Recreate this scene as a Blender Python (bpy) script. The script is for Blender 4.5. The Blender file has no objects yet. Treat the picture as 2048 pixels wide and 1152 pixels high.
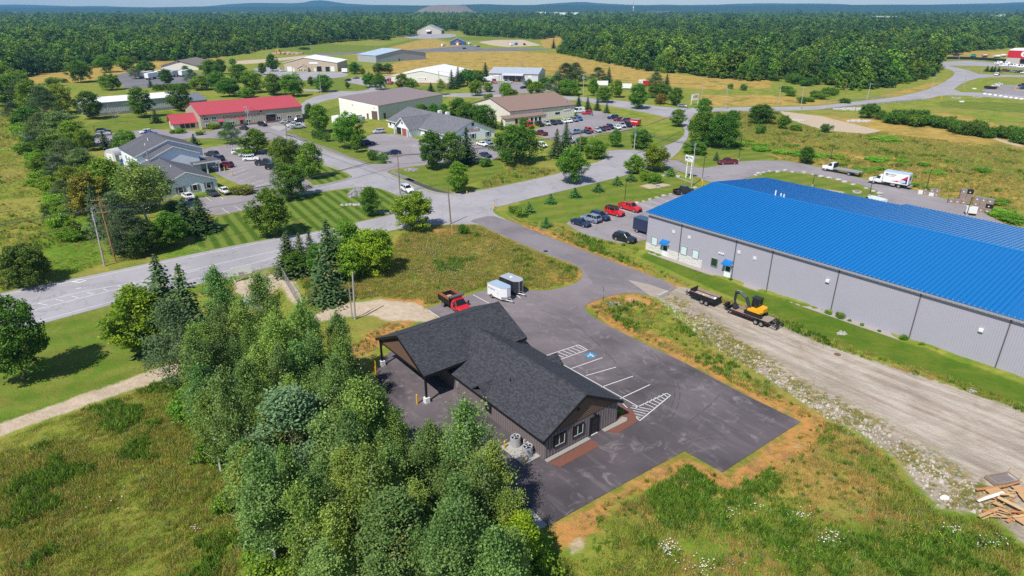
import bpy, math, random
import numpy as np
from mathutils import Vector, Matrix
from mathutils.geometry import tessellate_polygon
D = bpy.data; S = bpy.context.scene; COL = S.collection
R = math.radians; pi = math.pi
rnd = random.Random(7); nrs = np.random.RandomState(11)

# ------------------------------------------------------------------ camera, sky, sun, exposure
F = 1285.0; CH = 42.0; PITCH = math.atan(560.0 / F)
CP, SP = math.cos(PITCH), math.sin(PITCH)
cam = D.objects.new('camera', D.cameras.new('camera')); COL.objects.link(cam); S.camera = cam
cam.data.sensor_width = 36.0; cam.data.lens = 36.0 * F / 2048.0
cam.data.clip_start = 0.5; cam.data.clip_end = 60000.0
cam.location = (0, 0, CH); cam.rotation_euler = (pi / 2 - PITCH, 0, 0)

SUN_EL = R(53.5); SH_AZ = R(57)          # shadows fall towards SH_AZ (from +X)
sun_dir = Vector((-math.cos(SH_AZ) * math.cos(SUN_EL), -math.sin(SH_AZ) * math.cos(SUN_EL), math.sin(SUN_EL)))
world = D.worlds.new('World'); S.world = world; world.use_nodes = True
wn = world.node_tree; wn.nodes.clear()
wo = wn.nodes.new('ShaderNodeOutputWorld'); wb = wn.nodes.new('ShaderNodeBackground'); ws = wn.nodes.new('ShaderNodeTexSky')
ws.sky_type = 'NISHITA'; ws.sun_disc = False; ws.sun_elevation = SUN_EL
ws.sun_rotation = math.atan2(sun_dir.x, sun_dir.y); ws.altitude = 200; ws.air_density = 1.0; ws.dust_density = 0.2; ws.ozone_density = 3.0
wb.inputs['Strength'].default_value = 0.1
wn.links.new(ws.outputs[0], wb.inputs[0]); wn.links.new(wb.outputs[0], wo.inputs[0])
sl = D.lights.new('sun', 'SUN'); sl.energy = 4.6; sl.angle = R(0.53); sl.color = (1.0, 0.955, 0.88)
so = D.objects.new('sun', sl); COL.objects.link(so); so.rotation_euler = (-sun_dir).to_track_quat('-Z', 'Y').to_euler()
so.location = (0, 0, 400)
S.view_settings.view_transform = 'Standard'; S.view_settings.look = 'None'
S.view_settings.exposure = 0.3; S.view_settings.gamma = 1.0; S.view_settings.use_curve_mapping = False
S.render.engine = 'CYCLES'
S.cycles.max_bounces = 6; S.cycles.diffuse_bounces = 3; S.cycles.glossy_bounces = 2; S.cycles.transmission_bounces = 3
S.cycles.transparent_max_bounces = 8; S.cycles.volume_bounces = 0; S.cycles.use_denoising = False
S.cycles.sample_clamp_indirect = 6.0
HAZE = 8.0e-5

# ------------------------------------------------------------------ helpers
def g(x, y, z=0.0):
    """ground point (or point at height z) seen at photo pixel x,y (2048 wide)"""
    u = (x - 1024) / F; v = (y - 576) / F
    t = (CH - z) / (SP + CP * v)
    return (u * t, (CP - SP * v) * t)
def gv(x, y, z=0.0):
    a = g(x, y, z); return Vector((a[0], a[1], z))
def hgt(b, yt):
    Y = g(*b)[1]; v = (yt - 576) / F
    return CH - Y * (SP + CP * v) / (CP - SP * v)
def ppm(X, Y, z=0.0):
    return F / (Y * CP + (CH - z) * SP)

def tag(o, label=None, cat=None, group=None, kind=None):
    if label: o['label'] = label
    if cat: o['category'] = cat
    if group: o['group'] = group
    if kind: o['kind'] = kind
    return o
def empty(name, label=None, cat=None, loc=(0, 0, 0), rz=0.0, group=None):
    o = D.objects.new(name, None); COL.objects.link(o); o.empty_display_size = 0.2
    o.location = loc if len(loc) == 3 else (loc[0], loc[1], 0); o.rotation_euler = (0, 0, rz)
    return tag(o, label, cat, group)
def put(name, me, parent=None, loc=(0, 0, 0), rz=0.0):
    o = D.objects.new(name, me); COL.objects.link(o); o.location = loc; o.rotation_euler = (0, 0, rz)
    if parent is not None: o.parent = parent
    return o

class MB:
    def __init__(s): s.v = []; s.f = []; s.m = []
    def add(s, vs, fs, mi=0):
        b = len(s.v); s.v.extend([tuple(p) for p in vs])
        for q in fs: s.f.append(tuple(b + i for i in q)); s.m.append(mi)
        return s
    def box(s, x0, x1, y0, y1, z0, z1, mi=0):
        return s.add([(x0,y0,z0),(x1,y0,z0),(x1,y1,z0),(x0,y1,z0),(x0,y0,z1),(x1,y0,z1),(x1,y1,z1),(x0,y1,z1)],
                     [(3,2,1,0),(4,5,6,7),(0,1,5,4),(1,2,6,5),(2,3,7,6),(3,0,4,7)], mi)
    def hexa(s, p, mi=0):  # 8 points: bottom 4 ccw, top 4 ccw
        return s.add(p, [(3,2,1,0),(4,5,6,7),(0,1,5,4),(1,2,6,5),(2,3,7,6),(3,0,4,7)], mi)
    def prism(s, poly, z0, z1, mi=0, bottom=True):
        n = len(poly)
        a = sum(poly[i][0]*poly[(i+1)%n][1]-poly[(i+1)%n][0]*poly[i][1] for i in range(n))
        if a < 0: poly = poly[::-1]
        b = len(s.v)
        s.v.extend([(p[0], p[1], z0) for p in poly] + [(p[0], p[1], z1) for p in poly])
        for i in range(n):
            j = (i+1) % n; s.f.append((b+i, b+j, b+n+j, b+n+i)); s.m.append(mi)
        for t in tessellate_polygon([[Vector((p[0], p[1], 0)) for p in poly]]):
            p0, p1, p2 = (poly[i] for i in t)
            if (p1[0]-p0[0])*(p2[1]-p0[1])-(p2[0]-p0[0])*(p1[1]-p0[1]) < 0: t = (t[0], t[2], t[1])
            s.f.append(tuple(b+n+i for i in t)); s.m.append(mi)
            if bottom: s.f.append(tuple(b+i for i in reversed(t))); s.m.append(mi)
        return s
    def extr(s, poly, axis, a0, a1, mi=0):
        """poly in the plane normal to axis ('x': (y,z); 'y': (x,z)), extruded a0..a1"""
        n = len(poly); b = len(s.v)
        mk = (lambda p, a: (a, p[0], p[1])) if axis == 'x' else (lambda p, a: (p[0], a, p[1]))
        s.v.extend([mk(p, a0) for p in poly] + [mk(p, a1) for p in poly])
        for i in range(n):
            j = (i+1) % n; s.f.append((b+i, b+j, b+n+j, b+n+i)); s.m.append(mi)
        s.f.append(tuple(b+i for i in reversed(range(n)))); s.m.append(mi)
        s.f.append(tuple(b+n+i for i in range(n))); s.m.append(mi)
        return s
    def tube(s, pts, rad, n=6, mi=0, cap=True):
        pts = [Vector(p) for p in pts]; b0 = len(s.v)
        if not hasattr(rad, '__len__'): rad = [rad] * len(pts)
        for i, p in enumerate(pts):
            d = (pts[min(i+1, len(pts)-1)] - pts[max(i-1, 0)]).normalized()
            a = d.cross(Vector((0, 0, 1)) if abs(d.z) < 0.95 else Vector((1, 0, 0))).normalized(); c = d.cross(a)
            for k in range(n):
                t = 2*pi*k/n; s.v.append(tuple(p + (a*math.cos(t) + c*math.sin(t)) * rad[i]))
        for i in range(len(pts)-1):
            for k in range(n):
                k2 = (k+1) % n; q = b0 + i*n
                s.f.append((q+k, q+n+k, q+n+k2, q+k2)); s.m.append(mi)
        if cap:
            s.f.append(tuple(b0+k for k in range(n))); s.m.append(mi)
            e = b0 + (len(pts)-1)*n
            s.f.append(tuple(e+k for k in reversed(range(n)))); s.m.append(mi)
        return s
    def loft(s, secs, mi=0, close=True):
        n = len(secs[0]); b = len(s.v)
        for sec in secs: s.v.extend([tuple(p) for p in sec])
        for i in range(len(secs)-1):
            for k in range(n):
                k2 = (k+1) % n; q = b + i*n
                s.f.append((q+k, q+k2, q+n+k2, q+n+k)); s.m.append(mi)
        if close:
            s.f.append(tuple(b+k for k in reversed(range(n)))); s.m.append(mi)
            e = b + (len(secs)-1)*n
            s.f.append(tuple(e+k for k in range(n))); s.m.append(mi)
        return s
    def mesh(s, name, mats, smooth=False):
        me = D.meshes.new(name); me.from_pydata(s.v, [], s.f)
        if not isinstance(mats, (list, tuple)): mats = [mats]
        for m in mats: me.materials.append(m)
        if len(mats) > 1: me.polygons.foreach_set('material_index', s.m)
        if smooth: me.polygons.foreach_set('use_smooth', [True]*len(me.polygons))
        me.validate(); me.update(); return me
    def build(s, name, mats, parent=None, loc=(0, 0, 0), rz=0.0, smooth=False):
        return put(name, s.mesh(name, mats, smooth), parent, loc, rz)

def np_mesh(name, V, Q, mats, midx=None, attrs=None):
    me = D.meshes.new(name); n = len(V); m, k = Q.shape
    me.vertices.add(n); me.vertices.foreach_set('co', np.ascontiguousarray(V, dtype=np.float32).ravel())
    me.loops.add(m*k); me.loops.foreach_set('vertex_index', np.ascontiguousarray(Q, dtype=np.int32).ravel())
    me.polygons.add(m); me.polygons.foreach_set('loop_start', np.arange(0, m*k, k, dtype=np.int32))
    if not isinstance(mats, (list, tuple)): mats = [mats]
    for mm in mats: me.materials.append(mm)
    if midx is not None: me.polygons.foreach_set('material_index', np.ascontiguousarray(midx, dtype=np.int32))
    for an, av in (attrs or {}).items():
        at = me.attributes.new(an, 'FLOAT', 'POINT'); at.data.foreach_set('value', np.ascontiguousarray(av, dtype=np.float32))
    me.update(calc_edges=True); return me

# ------------------------------------------------------------------ materials
def nodes(name):
    m = D.materials.new(name); m.use_nodes = True; t = m.node_tree; t.nodes.clear()
    out = t.nodes.new('ShaderNodeOutputMaterial'); bs = t.nodes.new('ShaderNodeBsdfPrincipled')
    t.links.new(bs.outputs[0], out.inputs[0]); return m, t, bs, out
def N(t, typ, **kw):
    n = t.nodes.new(typ)
    for k, v in kw.items():
        if k.startswith('i_'): n.inputs[k[2:].replace('_', ' ')].default_value = v
        else: setattr(n, k, v)
    return n
def noise(t, scale, detail=3, rough=0.55, vec=None, dist=0.0):
    n = N(t, 'ShaderNodeTexNoise'); n.inputs['Scale'].default_value = scale; n.inputs['Detail'].default_value = detail
    n.inputs['Roughness'].default_value = rough; n.inputs['Distortion'].default_value = dist
    if vec is not None: t.links.new(vec, n.inputs['Vector'])
    return n.outputs['Fac']
def pos(t): return N(t, 'ShaderNodeNewGeometry').outputs['Position']
def objco(t): return N(t, 'ShaderNodeTexCoord').outputs['Object']
def setin(t, sock, v):
    if isinstance(v, bpy.types.NodeSocket): t.links.new(v, sock)
    elif v is not None: sock.default_value = v
def mathn(t, op, a, b=None, c=None, clamp=False):
    n = N(t, 'ShaderNodeMath', operation=op, use_clamp=clamp)
    for i, v in enumerate((a, b, c)): setin(t, n.inputs[i], v)
    return n.outputs[0]
def mix(t, fac, a, b, blend='MIX'):
    n = N(t, 'ShaderNodeMix', data_type='RGBA', blend_type=blend, clamp_factor=True)
    setin(t, n.inputs[0], fac)
    for i, v in ((6, a), (7, b)):
        if isinstance(v, (tuple, list)): v = (v[0], v[1], v[2], 1)
        setin(t, n.inputs[i], v)
    return n.outputs[2]
def ramp(t, fac, a, b):
    n = N(t, 'ShaderNodeMapRange', interpolation_type='SMOOTHSTEP'); t.links.new(fac, n.inputs[0])
    n.inputs[1].default_value = a; n.inputs[2].default_value = b; return n.outputs[0]
def hsv_scale(t, col, val):
    n = N(t, 'ShaderNodeVectorMath', operation='SCALE'); setin(t, n.inputs[0], col); setin(t, n.inputs['Scale'], val); return n.outputs[0]
def bump(t, bs, h, strength=0.3, dist=0.02):
    b = N(t, 'ShaderNodeBump'); b.inputs['Strength'].default_value = strength; b.inputs['Distance'].default_value = dist
    t.links.new(h, b.inputs['Height']); t.links.new(b.outputs[0], bs.inputs['Normal'])

def mat(name, col, rough=0.6, metal=0.0, var=0.12, scale=1.5, fine=0.0, spec=0.3, bmp=0.0, bscale=30, local=False):
    m, t, bs, out = nodes(name)
    p = objco(t) if local else pos(t)
    n1 = noise(t, scale, 4, 0.6, p)
    f = mathn(t, 'MULTIPLY_ADD', n1, 2*var, 1-var)
    if fine:
        n2 = noise(t, scale*14, 2, 0.6, p); f = mathn(t, 'MULTIPLY', f, mathn(t, 'MULTIPLY_ADD', n2, 2*fine, 1-fine))
    c = N(t, 'ShaderNodeRGB'); c.outputs[0].default_value = (col[0], col[1], col[2], 1)
    t.links.new(hsv_scale(t, c.outputs[0], f), bs.inputs['Base Color'])
    bs.inputs['Roughness'].default_value = rough; bs.inputs['Metallic'].default_value = metal
    bs.inputs['Specular IOR Level'].default_value = spec
    if bmp: bump(t, bs, noise(t, bscale, 2, 0.6, p), bmp)
    return m

def paint_mat(name, rough=0.25, coat=0.6):
    m, t, bs, out = nodes(name)
    oi = N(t, 'ShaderNodeObjectInfo'); n1 = noise(t, 1.2, 3, 0.6, pos(t))
    t.links.new(hsv_scale(t, oi.outputs['Color'], mathn(t, 'MULTIPLY_ADD', n1, 0.16, 0.92)), bs.inputs['Base Color'])
    bs.inputs['Roughness'].default_value = rough; bs.inputs['Coat Weight'].default_value = coat; bs.inputs['Coat Roughness'].default_value = 0.08
    return m
M_paint = paint_mat('vehicle_paint')
M_flatpaint = paint_mat('wall_paint', 0.55, 0.0)
M_glass = mat('dark_glass', (0.012, 0.016, 0.018), 0.06, 0, 0.2, 0.4, spec=0.6)
M_tyre = mat('tyre_rubber', (0.018, 0.018, 0.018), 0.8)
M_rim = mat('wheel_rim', (0.45, 0.45, 0.46), 0.35, 0.7)
M_lamp = mat('lamp_lens', (0.75, 0.76, 0.75), 0.12, 0, 0.05)
M_tail = mat('tail_lens', (0.35, 0.015, 0.012), 0.2)
M_black = mat('black_plastic', (0.016, 0.016, 0.018), 0.5)
M_blackmetal = mat('black_steel', (0.02, 0.02, 0.022), 0.45, 0.2)
M_white = mat('white_paint', (0.78, 0.78, 0.76), 0.5, 0, 0.06, 0.8)
M_whitetrim = mat('white_trim', (0.74, 0.74, 0.73), 0.5, 0, 0.05)
M_steel = mat('galvanised_steel', (0.42, 0.43, 0.44), 0.4, 0.5, 0.15)
M_concrete = mat('concrete', (0.36, 0.34, 0.31), 0.85, 0, 0.15, 2.0, 0.1)
M_yellow = mat('yellow_paint', (0.72, 0.38, 0.02), 0.5)
M_line = mat('line_paint', (0.62, 0.62, 0.6), 0.7, 0, 0.25, 3.0, 0.25)
M_bluesign = mat('blue_paint', (0.03, 0.24, 0.45), 0.6)
M_woodpole = mat('pole_wood', (0.23, 0.18, 0.14), 0.85, 0, 0.25, 3.0)
M_greypole = mat('weathered_pole', (0.38, 0.36, 0.34), 0.85, 0, 0.2, 3.0)
M_orangepole = mat('new_pole_wood', (0.33, 0.17, 0.075), 0.8, 0, 0.2, 3.0)
M_rock = mat('rock', (0.4, 0.38, 0.36), 0.9, 0, 0.3, 1.5, 0.15)
M_darkrock = mat('dark_rock', (0.26, 0.25, 0.25), 0.9, 0, 0.3, 1.5, 0.2)
M_bark = mat('bark', (0.13, 0.105, 0.085), 0.9, 0, 0.3, 3.0)
M_palebark = mat('pale_bark', (0.5, 0.48, 0.44), 0.85, 0, 0.3, 4.0)
M_deadwood = mat('dead_wood', (0.36, 0.32, 0.28), 0.9, 0, 0.2, 3.0)
M_wire = mat('wire', (0.04, 0.04, 0.045), 0.5)
M_red = mat('red_paint', (0.5, 0.02, 0.025), 0.4)
M_lumber = mat('lumber', (0.48, 0.29, 0.14), 0.8, 0, 0.2, 2.0)
# ------------------------------------------------------------------ layout (photo pixels -> ground metres)
def P(s):
    a = [float(x) for x in s.replace(',', ' ').split()]
    return [g(a[i], a[i+1]) for i in range(0, len(a), 2)]
def chaikin(p, it=2, closed=True):
    for _ in range(it):
        q = []; n = len(p)
        for i in range(n if closed else n-1):
            a, b = p[i], p[(i+1) % n]
            q.append(a if a in SHARP else (a[0]*.75+b[0]*.25, a[1]*.75+b[1]*.25))
            if b not in SHARP: q.append((a[0]*.25+b[0]*.75, a[1]*.25+b[1]*.75))
        p = q if closed else [p[0]] + q + [p[-1]]
    return p
SHARP = set(g(*q) for q in ((1601, 844), (1445, 945), (1369, 902), (1097, 1052), (881, 637), (854, 618), (1293, 480), (1133, 447), (517, 415), (437, 431)))
MAINROAD = P('-140,622 0,586 208,546 326,520.6 521,481 646,461.6 718,444 795,428 812,414 806,404 797,391 750,373 696,376 608,388 560,402 560,380 636,371 700,357 706,352 690,341 646,328 600,304 552,285 520,282 490,276 480,262 500,262 574,269 640,298 724,329 770,328 800,332 786,338 770,347 835.6,374 863.5,386 890,389 911,388 966,380 1040,365 1116,348 1171,331 1212,319 1205,302 1260,299 1285,303 1324,294 1356,282 1372,266 1364,250 1340,236 1308,228 1260,218 1220,211 1180,205 1150,200 1006,196 880,193 706,192 666,198 640,205 612,216 612,228 596,228 596,212 618,197 642,190 678,184 737,185 862,188 948,186 1006,189 1150,193 1217,200 1258,203 1316,214 1392,217 1477,214 1590,214 1648,211 1732,201 1782,196 1822,188 1860,178 1896,160 1910,148 1906,142 1884,134 1866,128 1878,125 1928,121 1976,124 2048,133 2200,139 2200,146 2048,138 1976,132 1888,131 1918,136 1948,144 1960,149 2048,150 2200,155 2200,159 2048,154 1966,154 1928,164 1900,184 1990,186 2048,193 2200,205 2200,212 2048,199 1960,193 1890,189 1846,200 1760,207 1648,219 1560,222 1440,222 1392,226 1386,230 1378,246 1377,262 1376,276 1366,288 1360,302 1344,316 1322,328 1322,336 1290,337 1256,350 1160,374 1080,392 1020,408 985,416 988,428 1017,441 1000,452 958,449 902,449 840,452 765,464 640,500 569,527 480,550 410,566 267,598 90,646 0,671 -140,712')
BROAD = P('940,441 985,430 1017,440 1062,460 1166,501 1270,540 1357,573 1340,583 1315,595 1267,584 1218,592 1176,606 1168,616 1176,628 1201,644 1270,679 1380,731 1483,787 1601,844 1523,894 1445,945 1369,902 1265,958 1173,1009 1097,1052 1000,1070 930,1010 830,905 765,800 748,730 800,690 881,637 854,618 913,598 975,578 1048,580 1090,583 1138,573 1160,562 1167,549 1159,533 1090,508 1027,481')
LOTS = {
 'clinic_lot': P('400,297 455,290 487,282 505,286 530,300 575,342 636,371 608,388 517,415 437,431 400,424 345,402 395,396 462,393 520,386 470,366 425,344 405,314'),
 'brick_clinic_lot': P('732,266 806,270 845,282 950,282 1000,290 1000,316 960,327 900,327 840,331 786,339 768,347 724,329 762,329 790,324 770,322 748,315 735,300'),
 'shop_lot': P('1060,262 1100,250 1165,238 1150,226 1175,221 1198,222 1240,235 1276,248 1270,258 1175,272 1160,278 1165,286 1214,297 1206,310 1160,290 1120,284 1085,276'),
 'blue_lot': P('1133,447 1150,436 1274,408 1378,379 1420,390 1400,440 1330,475 1293,480 1254,489 1192,476 1157,464'),
 'truck_lot': P('1318,331 1344,318 1372,330 1404,338 1440,331 1480,323 1540,321 1590,324 1650,338 1718,357 1826,380 1870,392 1960,420 1990,440 2060,470 2060,520 1800,450 1740,405 1766,396 1760,384 1730,371 1640,350 1560,341 1530,345 1495,356 1460,365 1425,367 1390,352'),
 'red_shop_lot': P('405,264 480,252 607,239 612,250 600,256 575,262 573,270 540,284 500,283 486,279 470,272'),
 'red_lower_lot': P('188,272 300,258 345,262 400,262 500,268 490,279 400,276 310,282 210,294 180,288'),
 'church_lot': P('190,158 235,150 262,143 290,146 330,138 420,150 440,160 400,172 300,176 240,178 255,168'),
 'tan_shop_lot': P('560,146 676,143 700,150 690,154 640,160 575,162 556,158 520,150 500,140 530,132 560,132'),
 'hangar_lot': P('834,68 909,67 915,74 860,78 805,76 815,70'),
 'barn_lot': P('878,96 930,91 955,92 965,98 1015,96 1100,98 1100,100 960,103 830,104 700,108 620,112 620,108 700,104 800,101'),
 'white_shop_lot': P('606,182 608,178 700,184 738,180 742,173 700,166 690,163 700,158 730,153 745,156 790,150 800,163 770,168 765,175 790,183 860,188 860,193 700,192 660,184'),
 'dock_lot': P('955,176 985,164 1080,166 1120,172 1110,182 1060,186 1006,189 990,190 948,188'),
 'rental_lot': P('1985,133 2048,138 2160,143 2160,136 2048,128 2000,126'),
 'bank_lot': P('1968,177 2000,170 2048,171 2160,176 2160,200 2048,193 1990,186 1962,184'),
}
GRAV = P('1357,573 1400,580 1440,600 1500,622 1570,654 1660,692 1765,727 1917,776 2048,822 2300,920 2300,1250 2048,1085 1990,1032 1883,1016 1831,967 1789,912 1716,863 1647,832 1528,752 1440,690 1385,640 1315,597')
WEEDY = P('1310,600 1352,592 1420,628 1500,690 1640,770 1800,860 1960,960 2040,1000 2060,1090 1990,1034 1883,1020 1831,972 1789,917 1716,868 1640,838 1528,762 1420,690 1370,650')
DIRT = [P('615,634 660,615 700,606 760,600 830,608 856,618 883,637 850,645 800,640 775,640 745,628 700,632 640,645 610,652'),
        P('-60,868 170,788 340,727 372,725 374,742 300,768 240,790 0,875 -60,900'),
        P('560,555 590,562 605,600 606,625 580,600 565,575'), P('470,560 560,545 570,560 540,590 500,600 470,585'),
        P('470,122 560,116 640,108 690,106 640,113 560,121 500,128 460,128'), P('1120,590 1140,570 1170,590 1100,600'),
        P('1560,222 1640,232 1765,262 1730,268 1650,260 1600,246 1570,232'),
        P('1960,268 2048,300 2048,292 1975,266'), P('1290,604 1250,592 1262,600'), P('1345,370 1300,378 1280,372 1310,364'),
        P('1650,378 1690,384 1685,388 1640,381'), P('1135,1090 1165,1080 1165,1105 1145,1110')]
SANDLOT = P('955,84 990,80 1045,79 1085,91 1015,94 985,91')
MOW = [P('-140,712 0,676 90,648 267,600 330,632 345,720 340,727 170,788 0,850 -120,900'),
       P('406,448 437,433 517,416 608,389 696,378 752,375 800,395 808,418 790,427 718,442 646,460 521,480 430,498 380,490'),
       P('636,371 706,352 646,330 610,318 590,345'), P('455,305 490,292 520,300 565,330 548,348 500,318'),
       P('574,268 612,248 660,238 720,262 735,310 770,328 724,328 640,296'),
       P('770,347 840,331 905,330 1000,318 1010,340 930,372 890,388 835,373'),
       P('1175,274 1270,260 1330,270 1362,262 1370,270 1350,284 1324,294 1285,302 1215,296 1165,282'),
       P('1010,428 1060,393 1180,358 1260,335 1322,338 1390,366 1380,378 1274,408 1150,436 1133,447 1080,444 1040,436'),
       P('1395,305 1440,290 1500,296 1560,316 1480,322 1410,336 1380,322 1365,306'),
       P('1500,358 1540,342 1625,350 1740,380 1765,392 1700,400 1520,366'),
       P('1300,502 1340,520 1500,580 1653,622 1800,682 2048,770 2300,860 2300,930 2048,810 1917,766 1765,716 1660,680 1570,640 1500,608 1430,580 1340,540 1280,515'),
       P('140,262 220,235 340,222 400,258 300,258 190,270 170,300 205,320 160,320'),
       P('610,160 690,156 700,160 690,164 742,174 735,182 610,178'), P('618,228 700,205 706,226 706,236 660,238 612,246'),
       P('535,106 600,86 760,92 840,75 840,78 760,100 640,110'), P('380,262 500,270 485,284 400,290 390,275'),
       P('945,170 880,186 830,180 835,172 900,168'), P('1960,204 2048,206 2200,212 2200,240 2048,226 1880,214 1880,200'), P('860,76 1000,72 1110,78 1000,80 920,82')]
STRIPE = [MOW[1], MOW[2]]
DRY = [P('850,106 1010,101 1115,108 1200,124 1300,142 1420,156 1545,160 1540,176 1440,180 1300,172 1220,160 1180,150 1000,150 930,140 860,152 720,150'),
       P('1400,190 1560,190 1620,200 1700,202 1640,210 1500,212 1410,214'), P('40,148 140,138 330,118 462,112 400,128 330,140 250,152 130,166 60,168'),
       P('1730,200 1890,158 1906,150 1880,170 1800,192 1740,200'),
       P('1480,300 1640,320 1840,372 1900,410 1830,380 1660,335 1560,318'), P('860,76 960,100 880,104 700,110 720,98 800,90'), P('1080,76 1130,70 1110,98 1085,95'),
       P('1560,270 1700,300 1900,330 2048,360 2048,420 1950,410 1750,350 1600,310'), P('1980,104 2048,98 2048,118 1890,112 1895,100'),
       P('1560,225 1700,235 1900,225 2048,260 2048,300 1800,280 1640,250'), P('1160,900 1500,950 1700,900 1800,960 1750,1000 1500,1010 1300,1000')]
DRY.append(P('920,470 1010,495 1090,530 1150,545 1140,566 1060,560 980,520 900,490'))
VERGE = [P('958,451 1027,484 1090,511 1157,536 1165,550 1158,560 1120,566 1096,560 1130,545 1080,530 1010,500 960,478 920,470 860,490 800,500 790,480 870,460'),
         P('1172,604 1190,590 1250,583 1300,598 1330,612 1310,622 1255,610 1225,625 1290,660 1400,712 1500,770 1645,834 1603,846 1483,786 1380,730 1270,678 1200,643'),
         P('1601,846 1650,836 1672,880 1620,920 1560,940 1450,995 1380,940 1330,955 1230,1010 1200,1060 1120,1110 1095,1054 1175,1012 1265,960 1340,914 1369,903 1445,947'),
         P('780,640 845,640 800,660 770,690 700,720 690,700'), P('1020,437 1062,462 1166,503 1270,541 1400,590 1390,584 1260,528 1150,480 1060,450'),
         P('870,560 880,600 850,616 760,600 850,600')]
LUSH = [P('60,220 120,300 170,400 210,520 120,560 60,480 110,440 110,360 40,230'), P('330,500 420,490 430,500 330,518'), P('960,350 1060,330 1100,340 1040,362 960,378'),
        P('1620,290 1800,300 2048,340 2048,370 1800,340 1620,312'), P('1400,1152 1350,1060 1450,960 1700,1060 1900,1000 2048,1080 2048,1300 1400,1300'), P('1180,250 1280,245 1290,262 1230,262 1180,270'),
        P('400,1300 500,1152 560,1000 420,820 360,740 300,760 340,900 420,1100'), P('1440,290 1560,285 1560,318 1480,296'), P('1440,240 1560,260 1560,280 1440,260')]

def sdf(Q, poly):
    """signed distance, positive inside, for points Q (n,2)"""
    p = np.array(poly); n = len(p); d2 = np.full(len(Q), 1e12); ins = np.zeros(len(Q), bool)
    for i in range(n):
        a = p[i]; b = p[(i+1) % n]; e = b - a; w = Q - a
        t = np.clip((w @ e) / max(e @ e, 1e-9), 0, 1)
        dd = w - t[:, None] * e; d2 = np.minimum(d2, (dd*dd).sum(1))
        c = (a[1] > Q[:, 1]) != (b[1] > Q[:, 1])
        with np.errstate(divide='ignore', invalid='ignore'):
            xi = (b[0]-a[0]) * (Q[:, 1]-a[1]) / (b[1]-a[1]) + a[0]
        ins ^= c & (Q[:, 0] < xi)
    d = np.sqrt(d2); return np.where(ins, d, -d)
def zone(Q, polys, lim=8.0):
    if polys and not isinstance(polys[0], list): polys = [polys]
    r = np.full(len(Q), -lim)
    for p in polys:
        a = np.array(p); lo = a.min(0) - lim; hi = a.max(0) + lim
        s = ((Q >= lo) & (Q <= hi)).all(1)
        if s.any(): r[s] = np.maximum(r[s], np.clip(sdf(Q[s], p), -lim, lim))
    return r
PAVED = [MAINROAD, BROAD] + list(LOTS.values())
def vnoise(x, y, sc, seed):
    r = np.random.RandomState(seed); T = r.rand(64, 64); u = x/sc; v = y/sc
    i = np.floor(u).astype(int); j = np.floor(v).astype(int); fx = u-i; fy = v-j
    fx = fx*fx*(3-2*fx); fy = fy*fy*(3-2*fy); G = lambda a, b: T[a % 64, b % 64]
    return (G(i,j)*(1-fx)+G(i+1,j)*fx)*(1-fy)+(G(i,j+1)*(1-fx)+G(i+1,j+1)*fx)*fy

def axis(lo, hi, step, far_lo, far_hi, gr):
    a = list(np.arange(lo, hi, step)); s = step
    while a[-1] < far_hi: s *= gr; a.append(a[-1] + s)
    s = step; b = []; c = lo
    while c > far_lo: s *= gr; c -= s; b.append(c)
    return np.array(b[::-1] + a)
gx = axis(-95, 95, 0.8, -11500, 11500, 1.055); gy = axis(26, 185, 0.8, -400, 11700, 1.03)
GX, GY = np.meshgrid(gx, gy); Q = np.stack([GX.ravel(), GY.ravel()], 1)
z_pav = zone(Q, PAVED + [GRAV]); z_mow = zone(Q, MOW)
near = np.clip((260 - Q[:, 1]) / 120, 0, 1)
calm = np.clip((-z_pav - 0.4) / 3.0, 0, 1) * np.where(z_mow > 0, 0.12, 1.0) * near
hz = ((vnoise(Q[:,0], Q[:,1], 7.0, 1) - .5) * .55 + (vnoise(Q[:,0], Q[:,1], 2.3, 2) - .5) * .32) * calm - 0.01
gm = np_mesh('ground', np.stack([Q[:,0], Q[:,1], hz], 1),
             (lambda i, j, w: np.stack([j*w+i, j*w+i+1, (j+1)*w+i+1, (j+1)*w+i], -1).reshape(-1, 4))(
                 *np.meshgrid(np.arange(len(gx)-1), np.arange(len(gy)-1)), len(gx)), [],
             attrs={'mow': z_mow, 'stripe': zone(Q, STRIPE), 'dry': zone(Q, DRY), 'verge': zone(Q, VERGE), 'lush': zone(Q, LUSH),
                    'grav': zone(Q, GRAV), 'weedy': zone(Q, WEEDY), 'dirt': np.maximum(zone(Q, DIRT), zone(Q, [SANDLOT])), 'pav': z_pav, 'dgreen': zone(Q, MOW[10])})
gm.polygons.foreach_set('use_smooth', [True]*len(gm.polygons))

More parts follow.
